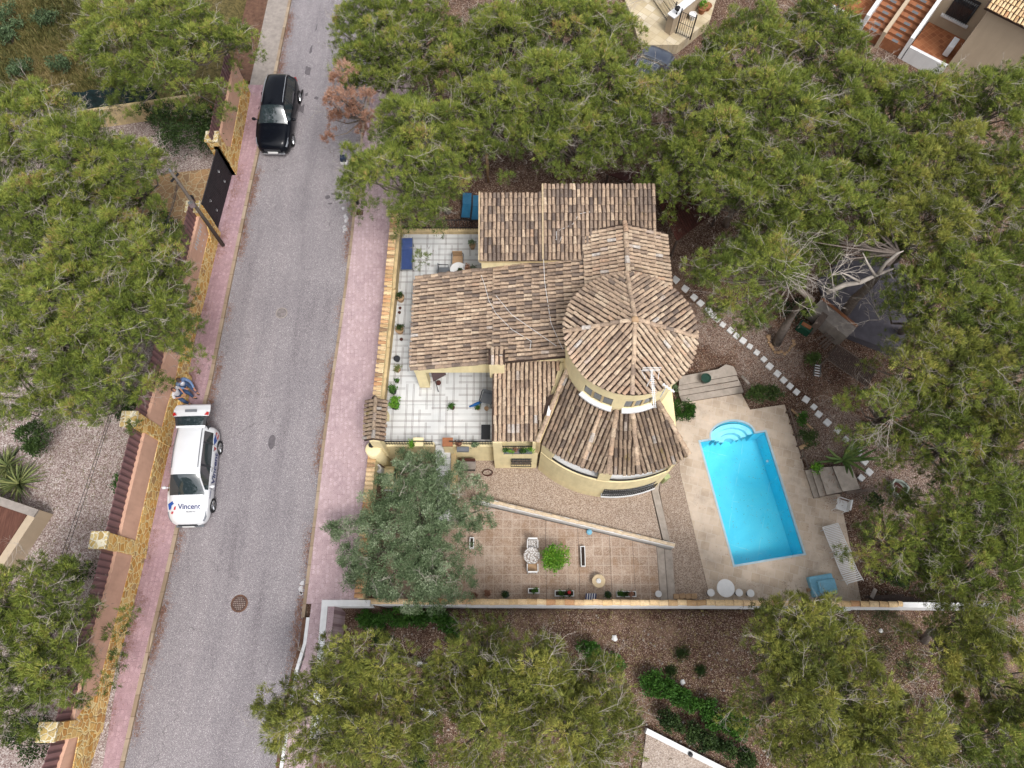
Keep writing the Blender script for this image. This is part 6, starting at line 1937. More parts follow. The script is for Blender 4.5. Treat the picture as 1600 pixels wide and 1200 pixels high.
def rtable(name, label, loc, rad, h, top, leg, group=None, cat='table', rim=True):
    r = empty(name, label, cat, loc, group=group)
    MB().lathe([(rad*.96, h-.03), (rad, h-.02), (rad, h), (rad*.97, h+.006), (0, h+.006)], n=32).build('tabletop', MT[top], r)
    MB().tube([(0, 0, .03), (0, 0, h-.03)], .035, 8).build('pedestal', MT[leg], r)
    MB().lathe([(rad*.55, 0), (rad*.5, .03), (.05, .06)], n=20).build('foot', MT[leg], r)
    return r
def lounger(label, px, py, L, W, z, rz, frame, fabric, back=.35, group=None, slats=0, loc=None, name='sun_lounger'):
    p = loc or P(px, py, z+.35); r = empty(name, label, 'sun lounger', (p[0], p[1], z), rz, group=group)
    yb = L/2-L*.34
    def panel(m, y0, y1, z0, z1):
        if not slats: m.add([(-W/2+.03, y0, z0), (W/2-.03, y0, z0), (W/2-.03, y1, z1), (-W/2+.03, y1, z1), (-W/2+.03, y0, z0-.03), (W/2-.03, y0, z0-.03), (W/2-.03, y1, z1-.03), (-W/2+.03, y1, z1-.03)], [(0, 1, 2, 3), (7, 6, 5, 4), (0, 4, 5, 1), (1, 5, 6, 2), (2, 6, 7, 3), (3, 7, 4, 0)])
        else:
            n = int((y1-y0)/.075)
            for i in range(n):
                a = y0+(y1-y0)*(i+.2)/n; b = y0+(y1-y0)*(i+.78)/n; za = z0+(z1-z0)*(i+.2)/n; zb = z0+(z1-z0)*(i+.78)/n
                m.add([(-W/2+.03, a, za), (W/2-.03, a, za), (W/2-.03, b, zb), (-W/2+.03, b, zb), (-W/2+.03, a, za-.02), (W/2-.03, a, za-.02), (W/2-.03, b, zb-.02), (-W/2+.03, b, zb-.02)], [(0, 1, 2, 3), (7, 6, 5, 4), (0, 4, 5, 1), (1, 5, 6, 2), (2, 6, 7, 3), (3, 7, 4, 0)])
        return m
    h = .34
    panel(MB(), -L/2+.03, yb, h, h).build('seat', MT[fabric], r)
    panel(MB(), yb+.01, L/2-.03, h, h+back*.35).build('backrest', MT[fabric], r)
    for s in (-1, 1):
        MB().tube([(s*W/2, -L/2, h), (s*W/2, yb, h), (s*W/2, L/2, h+back*.35)], .022, 6).build('side_rail', MT[frame], r)
        for y in (-L/2+.12, L/2-.25): MB().tube([(s*W/2, y, h), (s*W/2, y, 0)], .02, 5).build('leg', MT[frame], r)
    MB().tube([(-W/2, -L/2, h), (W/2, -L/2, h)], .022, 6).build('end_rail', MT[frame], r)
    return r
lounger('blue sun lounger with pale frame in the upper left corner of the tiled terrace', 636, 397, 1.75, .56, ZT, R(1.5), 'greyplastic', 'blueplastic')
lounger('teal slatted deck chair behind the terrace railing, left one of two', 729, 324, 1.25, .50, .12, R(-4), 'darkplastic', 'tealplastic', 1.2, 'teal deck chairs behind the railing')
lounger('teal slatted deck chair partly hidden by the north roof edge', 745, 328, 1.25, .50, .12, R(-4), 'darkplastic', 'tealplastic', 1.2, 'teal deck chairs behind the railing')
t = P(716, 421, ZT+.72); rtable('round_table', 'round white table on the terrace beside the porch roof', (t.x, t.y, ZT), .40, .72, 'whiteplastic', 'whiteplastic')
t = P(715, 406, ZT+.5); chair('garden_chair', 'dark framed chair with tan seat behind the round white terrace table', (t.x, t.y, ZT), 0, 'greyplastic', 'tanpot')
t = P(693, 424, ZT+.5); chair('garden_chair', 'grey chair to the left of the round white terrace table', (t.x, t.y, ZT), R(90), 'darkplastic', 'greyplastic')
t = P(761, 622, ZT+.5); chair('garden_chair', 'dark grey chair in the shade beside the balcony roof', (t.x, t.y, ZT), R(-15), 'darkplastic', 'greyplastic')
t = P(744, 632, ZS+.1); r = empty('toy', 'bright blue plastic toy lying beside the dark grey chair', 'toy', (t.x, t.y, ZS+.02))
MB().tube([(-.32, -.1, .05), (0, 0, .1), (.25, .12, .12)], [.03, .09, .06], 8).build('toy_body', simple('bright_blue_plastic', C(40,112,190)), r, smooth=True)
MB().lathe([(.0, 0), (.07, .02), (.05, .1), (0, .12)], (.1, -.14, 0), 10).build('toy_wheel', MT['darkplastic'], r)
t = P(759, 675, ZS); tag(MB().cbox(t.x, t.y, ZS, .42, .70, .02).build('door_mat', MT['darkplastic'], bevel=.005), 'dark grey rectangular door mat on the white terrace tiles', 'mat')
# folded parasol on the porch edge
a = P(690, 585, 1.9); r = empty('awning', 'dark brown folded awning hanging at the lower edge of the porch', 'awning', (a.x, a.y, ZT), worldspace=True)
q = [P(673, 580, 1.95), P(695, 578, 2.0), P(697, 585, 1.95), P(677, 596, 1.7)]
MB().add(q+[v-Vector((0, 0, .05)) for v in q], [(0, 3, 2, 1), (4, 5, 6, 7)]+[(i, (i+1) % 4, 4+(i+1) % 4, 4+i) for i in range(4)]).build('canvas', simple('brown_canvas', C(84,66,66)), r)
MB().tube([P(698, 584, 2.0), P(703, 577, 2.1)], .012, 4).build('awning_rod', MT['whiteplastic'], r); MB().tube([(q[3].x+.1, q[3].y, ZT), (q[3].x+.1, q[3].y, 1.8)], .02, 6).build('awning_post', MT['iron'], r)

# ================================================================== pots and plants in pots
def pot(label, px, py, z, rad, h, mat, plant=None, pn=420, pr=.22, ph=.28, group=None, name='plant_pot', cat='plant pot', tone=.5, loc=None):
    p = loc or P(px, py, z+h); r = empty(name, label, cat, (p[0], p[1], z), group=group)
    MB().lathe([(rad*.68, 0), (rad*.98, h*.86), (rad*1.06, h*.88), (rad*1.06, h), (rad*.86, h), (rad*.84, h*.9)], n=18).build('pot', MT[mat], r)
    MB().lathe([(rad*.85, h*.88), (0, h*.9)], n=18).build('soil', MT['soil'], r)
    if plant: leafy('x', '', '', (0, 0, h*.85), (pr, pr, ph), pn, plant, .07, .045, 6, parent=r, tone=tone)
    return r
PG_ = 'potted plants along the terrace wall'
pot('tan pot with an upright dark plant near the upper railing', 738, 383, ZT, .15, .28, 'tanpot', 'olive', 260, .14, .3)
pot('large clay pot with dark green rim plant, topmost along the terrace wall', 625, 464, ZT, .20, .36, 'tanpot', 'shrub', 320, .2, .18, PG_)
pot('tiny brown pot, upper of two close together by the terrace wall', 625, 481, ZT, .07, .10, 'brownpot', group=PG_)
pot('tiny brown pot, lower of two close together by the terrace wall', 624, 488, ZT, .07, .10, 'brownpot', group=PG_)
pot('large clay pot with dark glossy leaves halfway along the terrace wall', 624, 514, ZT, .20, .36, 'tanpot', 'shrub', 320, .2, .16, PG_)
pot('single tiny brown pot below the second large clay pot', 627, 530, ZT, .08, .1, 'brownpot', group=PG_)
pot('dark pot with a white rim beside the terrace wall', 620, 560, ZT, .15, .24, 'darkplastic', group=PG_)
pot('spiky yellow-green plant in a low pot beside the terrace wall', 621, 577, ZT, .14, .2, 'tanpot', 'agave', 260, .2, .2, PG_)
pot('very small pot with a sprout beside the terrace wall', 621, 596, ZT, .06, .1, 'brownpot', 'hedge', 60, .06, .1, PG_)
pot('bright green plant in a dark pot level with the tiled gate roof', 614, 610, ZT, .16, .3, 'darkplastic', 'hedge', 420, .2, .3, PG_)
pot('bushy yellow-green shrub in a dark pot, lowest along the terrace wall', 617, 633, ZS, .20, .32, 'darkplastic', 'citrus', 900, .32, .4, PG_)
pot('small round green bush alone in the middle of the white terrace', 707, 637, ZS, .10, .12, 'brownpot', 'hedge', 300, .14, .2)
pot('little clay pot with a sprout on the terrace, left of two', 747, 638, ZS, .09, .12, 'tanpot', 'hedge', 80, .06, .12)
pot('little tan clay pot on the terrace, right of two', 760, 638, ZS, .10, .2, 'tanpot')
pot('round brass-coloured pot beside the porch column', 685, 598, ZT, .12, .14, 'brownpot')
pot('leafy plant in a pot at the right end of the terrace table', 739, 426, ZT, .12, .35, 'brownpot', 'olive', 300, .17, .4)
pot('small pot of red-brown leaves standing on the round white terrace table', 729, 419, ZT+.73, .09, .12, 'brownpot', 'deadpine', 160, .13, .16)
pot('tiny potted succulent in the middle of the round white terrace table', 718, 423, ZT+.73, .05, .06, 'brownpot', 'shrub', 60, .06, .06)
pot('dark red plant on the railing right of the terrace stairs', 717, 693, ZS+.30, .12, .14, 'brownpot', 'deadpine', 200, .16, .25, tone=.05)
pot('teal-green plant on the railing right of the terrace stairs', 741, 695, ZS+.30, .12, .12, 'greenpot', 'olive', 220, .17, .16)
pot('yellow-green plant standing on the left stair pier', 644, 695, 1.0, .10, .12, 'brownpot', 'citrus', 260, .17, .22)
p = P(723, 700, ZS+.6); tag(MB().cbox(p.x, p.y-.02, ZS+.33, .55, .22, .18).build('window_box', MT['greyplastic'], bevel=.02), 'long dark grey box hung on the railing right of the terrace stairs', 'planter')
p = P(815, 706, 1.3); r = empty('window_box', 'flower box with green and dark purple plants on the balcony railing', 'planter', (.3, 8.25, 1.28))
MB().box((-.66, -.1, 0), (.58, .09, .16)).build('box', MT['greyplastic'], r)
for i in range(6): leafy('x', '', '', (-.55+i*.21, 0, .1), (.13, .12, .16), 130, ['hedge', 'citrus', 'deadpine', 'shrub', 'hedge', 'citrus'][i], .06, .04, 4, parent=r, tone=.1 if i == 2 else .5)

# barbecue in the corner
p = P(607, 745, -.9); r = empty('barbecue', 'masonry barbecue with white cone chimney and cream arch in the lower left court', 'barbecue', (p.x, p.y, -2), worldspace=True)
x, y = p.x-.1, p.y
MB().box((x-.42, y-.55, -2.2), (x+.42, y+.50, -.95)).build('barbecue_base', MT['cream'], r)
MB().box((x-.42, y-1.0, -2.2), (x+.40, y-.56, -1.05)).build('worktop', MT['white'], r); MB().box((x-.32, y-.92, -1.049), (x+.30, y-.64, -1.02)).build('tiled_top', MT['redbrown'], r)
m = MB(); n = 10
vs = []
for i in range(n+1):
    a = math.pi*i/n; vs += [(x+.42-.02, y+.45*math.cos(a), -.95+.5*math.sin(a)), (x-.40, y+.45*math.cos(a)*.9, -.95+.55*math.sin(a))]
m.add(vs, [(2*i, 2*i+1, 2*i+3, 2*i+2) for i in range(n)]+[tuple(range(1, 2*n+3, 2))]); m.build('hood', MT['cream'], r, smooth=True)
MB().add([(x+.43, y+.45*math.cos(math.pi*i/n), -.95+.48*math.sin(math.pi*i/n)) for i in range(n+1)], [tuple(range(n+1))]).build('fire_opening', MT['iron'], r)
MB().lathe([(.26, 0), (.17, .7), (.17, .95), (.13, .96), (.12, .7)], (x-.24, y+.15, -.75), 16).build('chimney_cone', MT['white'], r, smooth=True)
pot('round black cauldron below the barbecue worktop', 606, 766, -2, .34, .6, 'iron')
pot('small pale round stool pot below the barbecue', 601, 773, -1.7, .16, .3, 'tanpot', loc=(P(601, 775, -1.4).x, P(601, 775, -1.4).y))
p = P(681, 700, 0)
p = P(730, 722, -1.2); r = empty('sink_counter', 'grey stone sink counter with dark cupboard under the terrace wall', 'counter', (p.x, p.y, -2), worldspace=True)
MB().box((p.x-.35, p.y-.35, -1.25), (p.x+.4, p.y+.1, -1.12)).build('countertop', MT['concrete'], r, bevel=.01); MB().box((p.x-.3, p.y-.25, -2), (p.x+.35, p.y+.1, -1.251)).build('cupboard', MT['darkplastic'], r); MB().box((p.x-.33, p.y+.0, -1.119), (p.x+.38, p.y+.12, -.98)).build('splashback', MT['redbrown'], r)
p = P(762, 739, ZP+.1); r = empty('coiled_hose', 'coiled brown garden hose on the walkway against the villa wall', 'hose', (p.x, p.y, ZP+.06))
MB().tube([(.24*math.cos(t)+.01*math.sin(5*t), .15*math.sin(t), .03+.006*t) for t in [k*.35 for k in range(60)]], .018, 5).build('hose_coil', MT['brownpot'], r)

# ================================================================== patio things
zt_ = ZP
def mosaic():
    k = N('mosaic_top', .6, .3); e = k.vor(11, 'DISTANCE_TO_EDGE'); return k.color(k.mix(k.math('LESS_THAN', e, .10), C(240,238,236), C(150,136,126)))
MT['mosaic'] = mosaic()
t = P(831, 868, zt_+.72); rtable('round_table', 'round mosaic garden table of white pieces on the brown patio', (t.x, t.y, zt_), .37, .72, 'mosaic', 'whiteplastic')
t = P(832, 850, zt_+.5); chair('garden_chair', 'white metal chair above the round mosaic table', (t.x, t.y, zt_), R(0), 'whiteplastic', 'mosaic', .42, .4, slats=True)
t = P(832, 888, zt_+.5); chair('garden_chair', 'white wire chair with brown cushion below the round mosaic table', (t.x, t.y, zt_), R(180), 'whiteplastic', 'tanpot', .42, .4, slats=True)
def trough(label, px, py, z, lx, ly, h, mat='white', plants=(), group=None, rz=0):
    p = P(px, py, z+h); r = empty('planter_box', label, 'planter', (p.x, p.y, z), rz, group=group)
    m = MB(); t = .035
    m.box((-lx/2, -ly/2, 0), (lx/2, -ly/2+t, h)); m.box((-lx/2, ly/2-t, 0), (lx/2, ly/2, h)); m.box((-lx/2, -ly/2+t+.001, 0), (-lx/2+t, ly/2-t-.001, h)); m.box((lx/2-t, -ly/2+t+.001, 0), (lx/2, ly/2-t-.001, h))
    m.build('box', MT[mat], r); MB().box((-lx/2+t+.002, -ly/2+t+.002, 0), (lx/2-t-.002, ly/2-t-.002, h-.04)).build('soil', MT['soil'], r)
    for x, y, rr, mt in plants: leafy('x', '', '', (x, y, h-.08), (rr, rr, rr*1.3), 240, mt, .06, .04, 5, parent=r)
    return r
    return r
trough('narrow white trough of bare soil standing upright on the brown patio', 911, 869, -2.1, .22, .92, .24)
TG = 'planters along the long white wall'
trough('small white planter with a green plant on a stone stand by the long wall', 834, 923, -2.0, .50, .22, .5, plants=((.08, .0, .13, 'hedge'),), group=TG)
tr_ = trough('white planter with a green plant and a red flower by the long wall', 882, 927, -2.05, .86, .26, .3, plants=((-.1, .0, .16, 'hedge'), (.22, .02, .12, 'shrub')), group=TG)
MB().lathe([(0, -.06), (.07, -.03), (.085, .02), (.04, .07), (0, .08)], (.2, .02, .52), 9).build('red_flower', MT['redflower'], tr_)
MB().tube([(.2, .02, .25), (.2, .02, .48)], .008, 4).build('flower_stem', MT['hedge'], tr_)
trough('white planter of straggly dark plants to the right along the long wall', 979, 928, -2.15, .88, .25, .3, plants=((-.3, 0, .12, 'hedge'), (-.05, 0, .1, 'shrub'), (.2, 0, .1, 'deadpine')), group=TG)
pot('round dark green glazed pot left of the first planter by the long wall', 790, 929, -2.0, .15, .24, 'greenpot', 'shrub', 200, .13, .12)
pot('round dark green glazed pot between the striped chair and the right planter', 950, 929, -2.1, .15, .24, 'greenpot', 'shrub', 200, .13, .12)
pot('dark red plant in the corner where the olive tree meets the long wall', 741, 930, -2.0, .10, .2, 'brownpot', 'deadpine', 180, .14, .2, tone=.0)
pot('small pot of orange-brown leaves against the long wall', 763, 928, -2.0, .10, .2, 'brownpot', 'deadpine', 220, .15, .2, tone=.3)
pot('white round jar with a handle by the patio steps', 1029, 928, -2.2, .14, .26, 'white')
p = P(923, 933, -1.9); r = empty('striped_seat', 'blue and white striped folded seat against the long wall', 'folding chair', (p.x, p.y+.03, -2.1))
m1, m2 = MB(), MB()
for i in range(9): (m1 if i % 2 else m2).add([(-.24+i*.053, -.14, .12), (-.24+(i+1)*.053, -.14, .12), (-.22+(i+1)*.053, .12, .3), (-.22+i*.053, .12, .3)], [(0, 1, 2, 3)])
m1.build('white_stripe', MT['whiteplastic'], r); m2.build('blue_stripe', simple('navy_stripe', C(52,62,130)), r); MB().tube([(-.26, -.16, .1), (.26, -.16, .1), (.28, .14, .3), (-.24, .14, .3), (-.26, -.16, .1)], .012, 5).build('frame', MT['chrome'], r)
p = P(934, 909, -2.08); r = empty('bird_bath', 'round tan stone bird bath with a pale centre on the patio', 'bird bath', (p.x, p.y, -2.1))
MB().lathe([(.10, 0), (.08, .2), (.29, .34), (.30, .40), (.27, .40), (.12, .35), (0, .35)], n=28).build('basin', simple('tan_stone', C(222,200,164), .85, .1), r, smooth=True); MB().lathe([(.10, .351), (.11, .43), (.05, .46), (.04, .42)], n=16).build('centre_cup', MT['white'], r)
p = P(921, 831, -1.95); r = tag(MB().lathe([(0, 0), (.13, .02), (.14, .1), (.08, .15), (0, .16)], n=7).build('beach_ball', MT['palebox']), 'small light blue ball below the slanting white wall', 'ball'); r.location = (p.x, p.y, -2.1)
trough('dark box with a thin white frame beside the olive tree', 737, 848, -2.0, .2, .5, .35, 'whiteplastic')
p = P(1072, 931, -2.3); r = empty('stone_slabs', 'low heap of tan stone slabs lying against the long wall', 'stones', (p.x, p.y, -2.5))
for i in range(4): MB().cbox(-.42+i*.27, random.uniform(-.04, .04), 0, .26, .24, .12+.03*random.random(), R(random.uniform(-15, 15))).build('slab', MT['tanpot'], r, bevel=.02)
# poolside
t = P(1134, 919, ZD+.72); rtable('round_table', 'large round white plastic table on the pool deck by the long wall', (t.x, t.y, ZD), .40, .72, 'whiteplastic', 'whiteplastic')
for px, py, lb in ((1111, 926, 'white round stool left of the large poolside table'), (1155, 926, 'white round stool close to the right of the large poolside table'), (1173, 927, 'white round stool furthest right of the large poolside table')):
    t = P(px, py, ZD+.45); rtable('stool', lb, (t.x, t.y, ZD), .17, .45, 'whiteplastic', 'greyplastic', 'stools by the poolside table', 'stool')
p0, p1 = P(1298, 822, ZD+.35), P(1333, 908, ZD+.35)
for i, lb in enumerate(('upper of two white slatted sun loungers end to end by the pool', 'lower of two white slatted sun loungers end to end by the pool')):
    c = p0.lerp(p1, .26 if i == 0 else .76); d = p1-p0
    lounger(lb, 0, 0, (p1-p0).length*.55, .78, ZD, math.atan2(-d.x, d.y), 'whiteplastic', 'whiteplastic', .5, 'white slatted sun loungers', slats=1, loc=(c.x, c.y))
t = P(1316, 789, ZD+.5); chair('garden_chair', 'white slatted plastic chair at the right edge of the pool deck', (t.x, t.y, ZD), R(-110), 'whiteplastic', 'whiteplastic', slats=True)
p = P(1287, 914, ZD+.4); r = empty('pump_cover', 'light blue two-tier plastic pool pump cover at the lower right of the pool', 'pump cover', (p.x, p.y, ZD), R(9))
MB().box((-.56, -.46, 0), (.56, .46, .34)).build('lower_box', MT['palebox'], r, bevel=.05); MB().box((-.30, -.34, .341), (.52, .22, .55)).build('upper_lid', MT['palebox'], r, bevel=.04); MB().cbox(-.62, -.1, .05, .14, .14, .12).build('hinge_block', MT['tanpot'], r)
pot('dark teal glazed urn on the landing of the pool deck steps', 1100, 591, ZD+.70, .24, .42, 'greenpot', loc=(P(1101, 594, -1.8).x, P(1101, 594, -1.8).y))
p = P(1404, 762, -1.6); r = empty('garden_bag', 'pale green open garden waste bag on the gravel right of the pool', 'bag', (p.x+.1, p.y, G(p.x, p.y)))
m = MB(); n = 10; vs = []
for z, rr in ((0, .36), (.3, .42), (.55, .40), (.52, .33), (.3, .34)):
    for k in range(n): a = 6.283*k/n; q = rr*(1+.16*math.sin(3*a+z*4)); vs.append((q*math.cos(a), q*math.sin(a), z+.07*math.sin(2*a)))
m.add(vs, [(i*n+k, i*n+(k+1) % n, (i+1)*n+(k+1) % n, (i+1)*n+k) for i in range(4) for k in range(n)]+[tuple(range(4*n, 5*n))]).build('bag_side', MT['tarp'], r); MB().lathe([(.33, .31), (0, .33)], n=12).build('garden_waste', MT['ground'] if False else MT['redbrown'], r)
m = MB(); [m.tube([(.37*math.cos(a), .37*math.sin(a), .55), (.30*math.cos(a+.3), .30*math.sin(a+.3), .72), (.37*math.cos(a+.6), .37*math.sin(a+.6), .55)], .014, 4) for a in (.3, 3.3)]; m.build('bag_handle', MT['iron'], r)
# stepping stones
SS = [(1055,438),(1070,452),(1084,465.5),(1094,474.5),(1106,484.5),(1112,492),(1120,499.5),(1129,508),(1141,517),(1150,525.5),(1160.5,533),(1171,542),(1182,551.5),(1193,562),(1202,573),(1214,584.5),(1223.6,594.6),(1233.8,604),(1244,613),(1258.7,624.8),(1271,636.5),(1278.4,647.8),(1292,660.7),(1308,673),(1321,687),(1331,698),(1341.5,706.6),(1350,722),(1357,738),(1345,747)]
base = None
for i, (px, py) in enumerate(SS):
    g_ = PG(px, py)
    if base is None:
        base = MB().box((-.15, -.15, -.05), (.15, .15, .05)).build('stepping_stone', MT['white'], bevel=.012)
        o = base
    else:
        o = base.copy(); COL.objects.link(o)
    o.location = (g_.x, g_.y, g_.z+.045); o.rotation_euler = (0, 0, R(-42+random.uniform(-6, 6))); k = random.uniform(.88, 1.08) * (1.15 if i < 2 else 1); o.scale = (k, k, 1)
    tag(o, ORD(i)+' square white stepping stone of the curving path, counted from the villa', 'stepping stone', 'white stepping stones of the curving garden path')
# ring of stones round the leaning pine
c = PG(1217, 533); base = None
for i in range(16):
    a = R(160)+i*R(200)/15; rr = .62+random.gauss(0, .04)
    x, y = c.x+.1+rr*math.cos(a), c.y+rr*math.sin(a)
    if base is None:
        bm = bmesh.new(); bmesh.ops.create_icosphere(bm, subdivisions=2, radius=.09)
        for v in bm.verts: v.co *= 1+random.uniform(-.18, .18); v.co.z *= .65
        me = bpy.data.meshes.new('edging_stone'); bm.to_mesh(me); bm.free(); me.materials.append(MT['tanpot']); base = bpy.data.objects.new('edging_stone', me); COL.objects.link(base); o = base
    else: o = base.copy(); COL.objects.link(o)
    k = random.uniform(.7, 1.15)*(1.8 if i == 0 else 1)
    o.location = (x, y, G(x, y)+.03); o.scale = (k, k, k); o.rotation_euler = (0, 0, random.uniform(0, 6))
    tag(o, ('large tan stone, ' if i == 0 else 'rough tan stone, ')+ORD(i)+' from the upper left in the ring round the leaning pine', 'stone', 'ring of stones around the leaning pine')
# wood stack, shelter, bins east
r = empty('wood_shelter', 'long low shelter of dark grey slats right of the leaning pine trunk', 'shelter', (16, 12.5, -2), worldspace=True)
A, B = P(1292, 560, -1.1), P(1356, 604, -1.1); A2, B2 = P(1306, 541, -1.1), P(1366, 582, -1.1)
m = MB(); n = 26
for i in range(n):
    t0, t1 = i/n+.004, (i+.82)/n
    q = [A.lerp(B, t0), A.lerp(B, t1), A2.lerp(B2, t1)+Vector((0, 0, .25)), A2.lerp(B2, t0)+Vector((0, 0, .25))]
    m.add(q+[v-Vector((0, 0, .03)) for v in q], [(0, 1, 2, 3), (7, 6, 5, 4), (0, 4, 5, 1), (1, 5, 6, 2), (2, 6, 7, 3), (3, 7, 4, 0)])
m.build('slat_roof', MT['darkwood'], r)
m = MB(); m.tube([A2+Vector((0, 0, .24)), B2+Vector((0, 0, .24))], .03, 5); m.tube([A-Vector((0, 0, .04)), B-Vector((0, 0, .04))], .03, 5)
for q, h_ in ((A, 0), (B, 0), (A2, .22), (B2, .22)): m.cbox(q.x, q.y, -2.3, .08, .08, 1.15+h_)
m.build('shelter_frame', MT['wood'], r)
def plank(a, b, w, z, lb, grp, mat='wood'):
    p, q = P(*a, z), P(*b, z); d = (q-p); L = d.length
    o = MB().box((-L/2, -w/2, -.03), (L/2, w/2, .03)).build('plank', MT[mat]); o.location = (p+q)/2; o.rotation_euler = (0, 0, math.atan2(d.y, d.x)); return tag(o, lb, 'plank', grp)
for i, (a, b) in enumerate((((1277, 530), (1297, 518)), ((1281, 538), (1304, 519)), ((1284, 543), (1308, 520)), ((1288, 546), (1303, 530)))):
    plank(a, b, .09, -1.75+.07*random.random(), ONES[i]+' grey plank from the top in the loose fan above the slatted shelter', 'fan of loose planks')
p = P(1261, 508, -1.3); r = empty('garden_bin', 'dark green plastic bin beside the leaning pine trunk', 'bin', (p.x, p.y, -2.0), R(-35)); MB().cbox(0, 0, 0, .7, .4, .62).build('bin_body', simple('green_plastic', C(30,84,64)), r, bevel=.03); MB().cbox(0, 0, .621, .5, .2, .05).build('bin_contents', MT['terracotta'], r)
p = P(1282, 500, -1.0); o = tag(MB().cbox(p.x, p.y, -2.1, .34, .75, 1.25, R(-40)).build('wooden_crate', MT['wood']), 'upright brown wooden crate against the grey block wall', 'crate')
p = P(1279, 577, -1.7); r = empty('folding_ladder', 'pale metal folding trestle standing on the gravel', 'trestle', (p.x, p.y, G(p.x, p.y)), R(-12))
for s in (-1, 1): MB().box((s*.15-.03, -.32, .25), (s*.15+.03, .32, .3)).build('rail', MT['chrome'], r)
m = MB(); [m.box((-.16, -.3+i*.14, .26), (.16, -.26+i*.14, .29)) for i in range(5)]; m.build('rung', MT['whiteplastic'], r); [MB().tube([(sx*.15, sy*.3, .25), (sx*.17, sy*.34, 0)], .015, 4).build('leg', MT['chrome'], r) for sx in (-1, 1) for sy in (-1, 1)]
# fence and logs along the deck's right edge
r = empty('low_fence', 'low grey wooden rail fence along the right edge of the pool deck', 'fence', (13, 9.5, ZD), worldspace=True)
a, b = P(1234, 640, ZD+.5), P(1263, 730, ZD+.5); m = MB(); m.tube([a, b], .035, 6); m.tube([a+Vector((.1, 0, -.25)), b+Vector((.1, 0, -.25))], .035, 6)
for i in range(6): q = a.lerp(b, i/5); m.cbox(q.x, q.y, ZD-.4, .07, .07, .95)
m.build('rail', MT['wood'], r)
def log(a, b, rad, z, lb, mat='tanpot', grp=None):
    p, q = P(*a, z), P(*b, z); d = (q-p)/2; o = MB().tube([-d, d], rad, 9).build('log', MT[mat], smooth=True); o.location = (p+q)/2+Vector((0, 0, rad)); return tag(o, lb, 'log', grp)
log((1249, 701), (1265, 692), .10, -2.05, 'short pale log lying beside the rail fence'); log((1236, 640), (1270, 672), .05, -2.1, 'long thin pale pole lying above the rail fence'); log((1158, 588), (1170, 601), .07, -2.1, 'short pale log between the pool steps and the dark shrub', 'concrete')
plank((1322, 770), (1372, 764), .12, -2.0, 'dark weathered plank beside the steps right of the pool', None)
for i, (a, b) in enumerate((((1352, 933), (1412, 930)), ((1360, 936), (1428, 934)), ((1380, 938), (1470, 938)))): plank(a, b, .10, -1.9, ['uppermost', 'middle', 'lowest and longest'][i]+' dark grey board lying inside the wall right of the loungers', 'boards behind the long wall', 'greyplastic' if False else 'darkwood')
plank((1362, 934), (1368, 920), .16, -1.8, 'short pale board leaning across the dark boards', None, 'concrete')
# left garden
p = P(303, 167, .6); chair('garden_chair', 'white and blue reclining chair among the shrubs at the upper left', (p.x, p.y, .25), R(170), 'whiteplastic', 'blueplastic', .5, .9)
pot('stacked terracotta pots by the upper left shrubs', 325, 168, .25, .18, .4, 'terracotta')
# pots of the yard at the top
pot('white square planter in the pale yard at the top', 1083, 22, .1, .22, .35, 'white'); pot('terracotta pot with a bright green plant in the yard at the top', 1098, 12, .1, .24, .35, 'terracotta', 'citrus', 400, .3, .3); pot('empty terracotta bowl in the yard at the top', 1106, 8, .1, .24, .3, 'terracotta')
# litter stones on the open ground of the south plot
def scatter(name, label, n, region, sz, mat, seedz=0.0):
    bm = bmesh.new(); bmesh.ops.create_icosphere(bm, subdivisions=1, radius=1); bv = np.array([v.co[:] for v in bm.verts]); bf = np.array([[v.index for v in f.verts] for f in bm.faces]); bm.free()
    V, Fc = [], []
    k = 0
    for _ in range(n):
        x, y = region(); s = random.uniform(*sz); a = random.uniform(0, 6.28)
        v = bv*np.array([s*random.uniform(.7, 1.3), s*random.uniform(.7, 1.3), s*.5]); c_, s_ = math.cos(a), math.sin(a)
        v = np.stack([v[:, 0]*c_-v[:, 1]*s_+x, v[:, 0]*s_+v[:, 1]*c_+y, v[:, 2]+G(x, y)+.02], 1); V.append(v); Fc.append(bf+k); k += len(bv)
    o = npmesh(name, np.concatenate(V), np.concatenate(Fc), MT[mat], None); return tag(o, label, 'stones' , kind='stuff')
scatter('loose_stones', 'small pale stones scattered over the brown ground of the plot below the long wall', 700, lambda: (random.uniform(-5, 20), random.uniform(-6, 1.6)), (.015, .06), 'concrete')
scatter('garden_gravel', 'small stones scattered over the garden right of the pool', 700, lambda: next(q for q in iter(lambda: (random.uniform(9, 24), random.uniform(2.3, 18)), None) if q[1] > 12.2 or q[0] > 16.2 or (q[0] > 14.2 and q[1] > 8.8)), (.015, .045), 'concrete')
for px, py, s_, lb in ((960, 997, .13, 'white stone lying in the brown plot, largest of its few'), (1066, 1066, .12, 'pale long stone in the lower part of the brown plot'), (1376, 986, .09, 'white stone among the weeds at the lower right')):
    g_ = PG(px, py); bm = bmesh.new(); bmesh.ops.create_icosphere(bm, subdivisions=2, radius=s_)
    for v in bm.verts: v.co *= 1+random.uniform(-.2, .2); v.co.z *= .6
    me = bpy.data.meshes.new('stone'); bm.to_mesh(me); bm.free(); me.materials.append(MT['white']); o = bpy.data.objects.new('stone', me); COL.objects.link(o); o.location = g_+Vector((0, 0, .04)); tag(o, lb, 'stone')
# ================================================================== trees and plants
T = pine
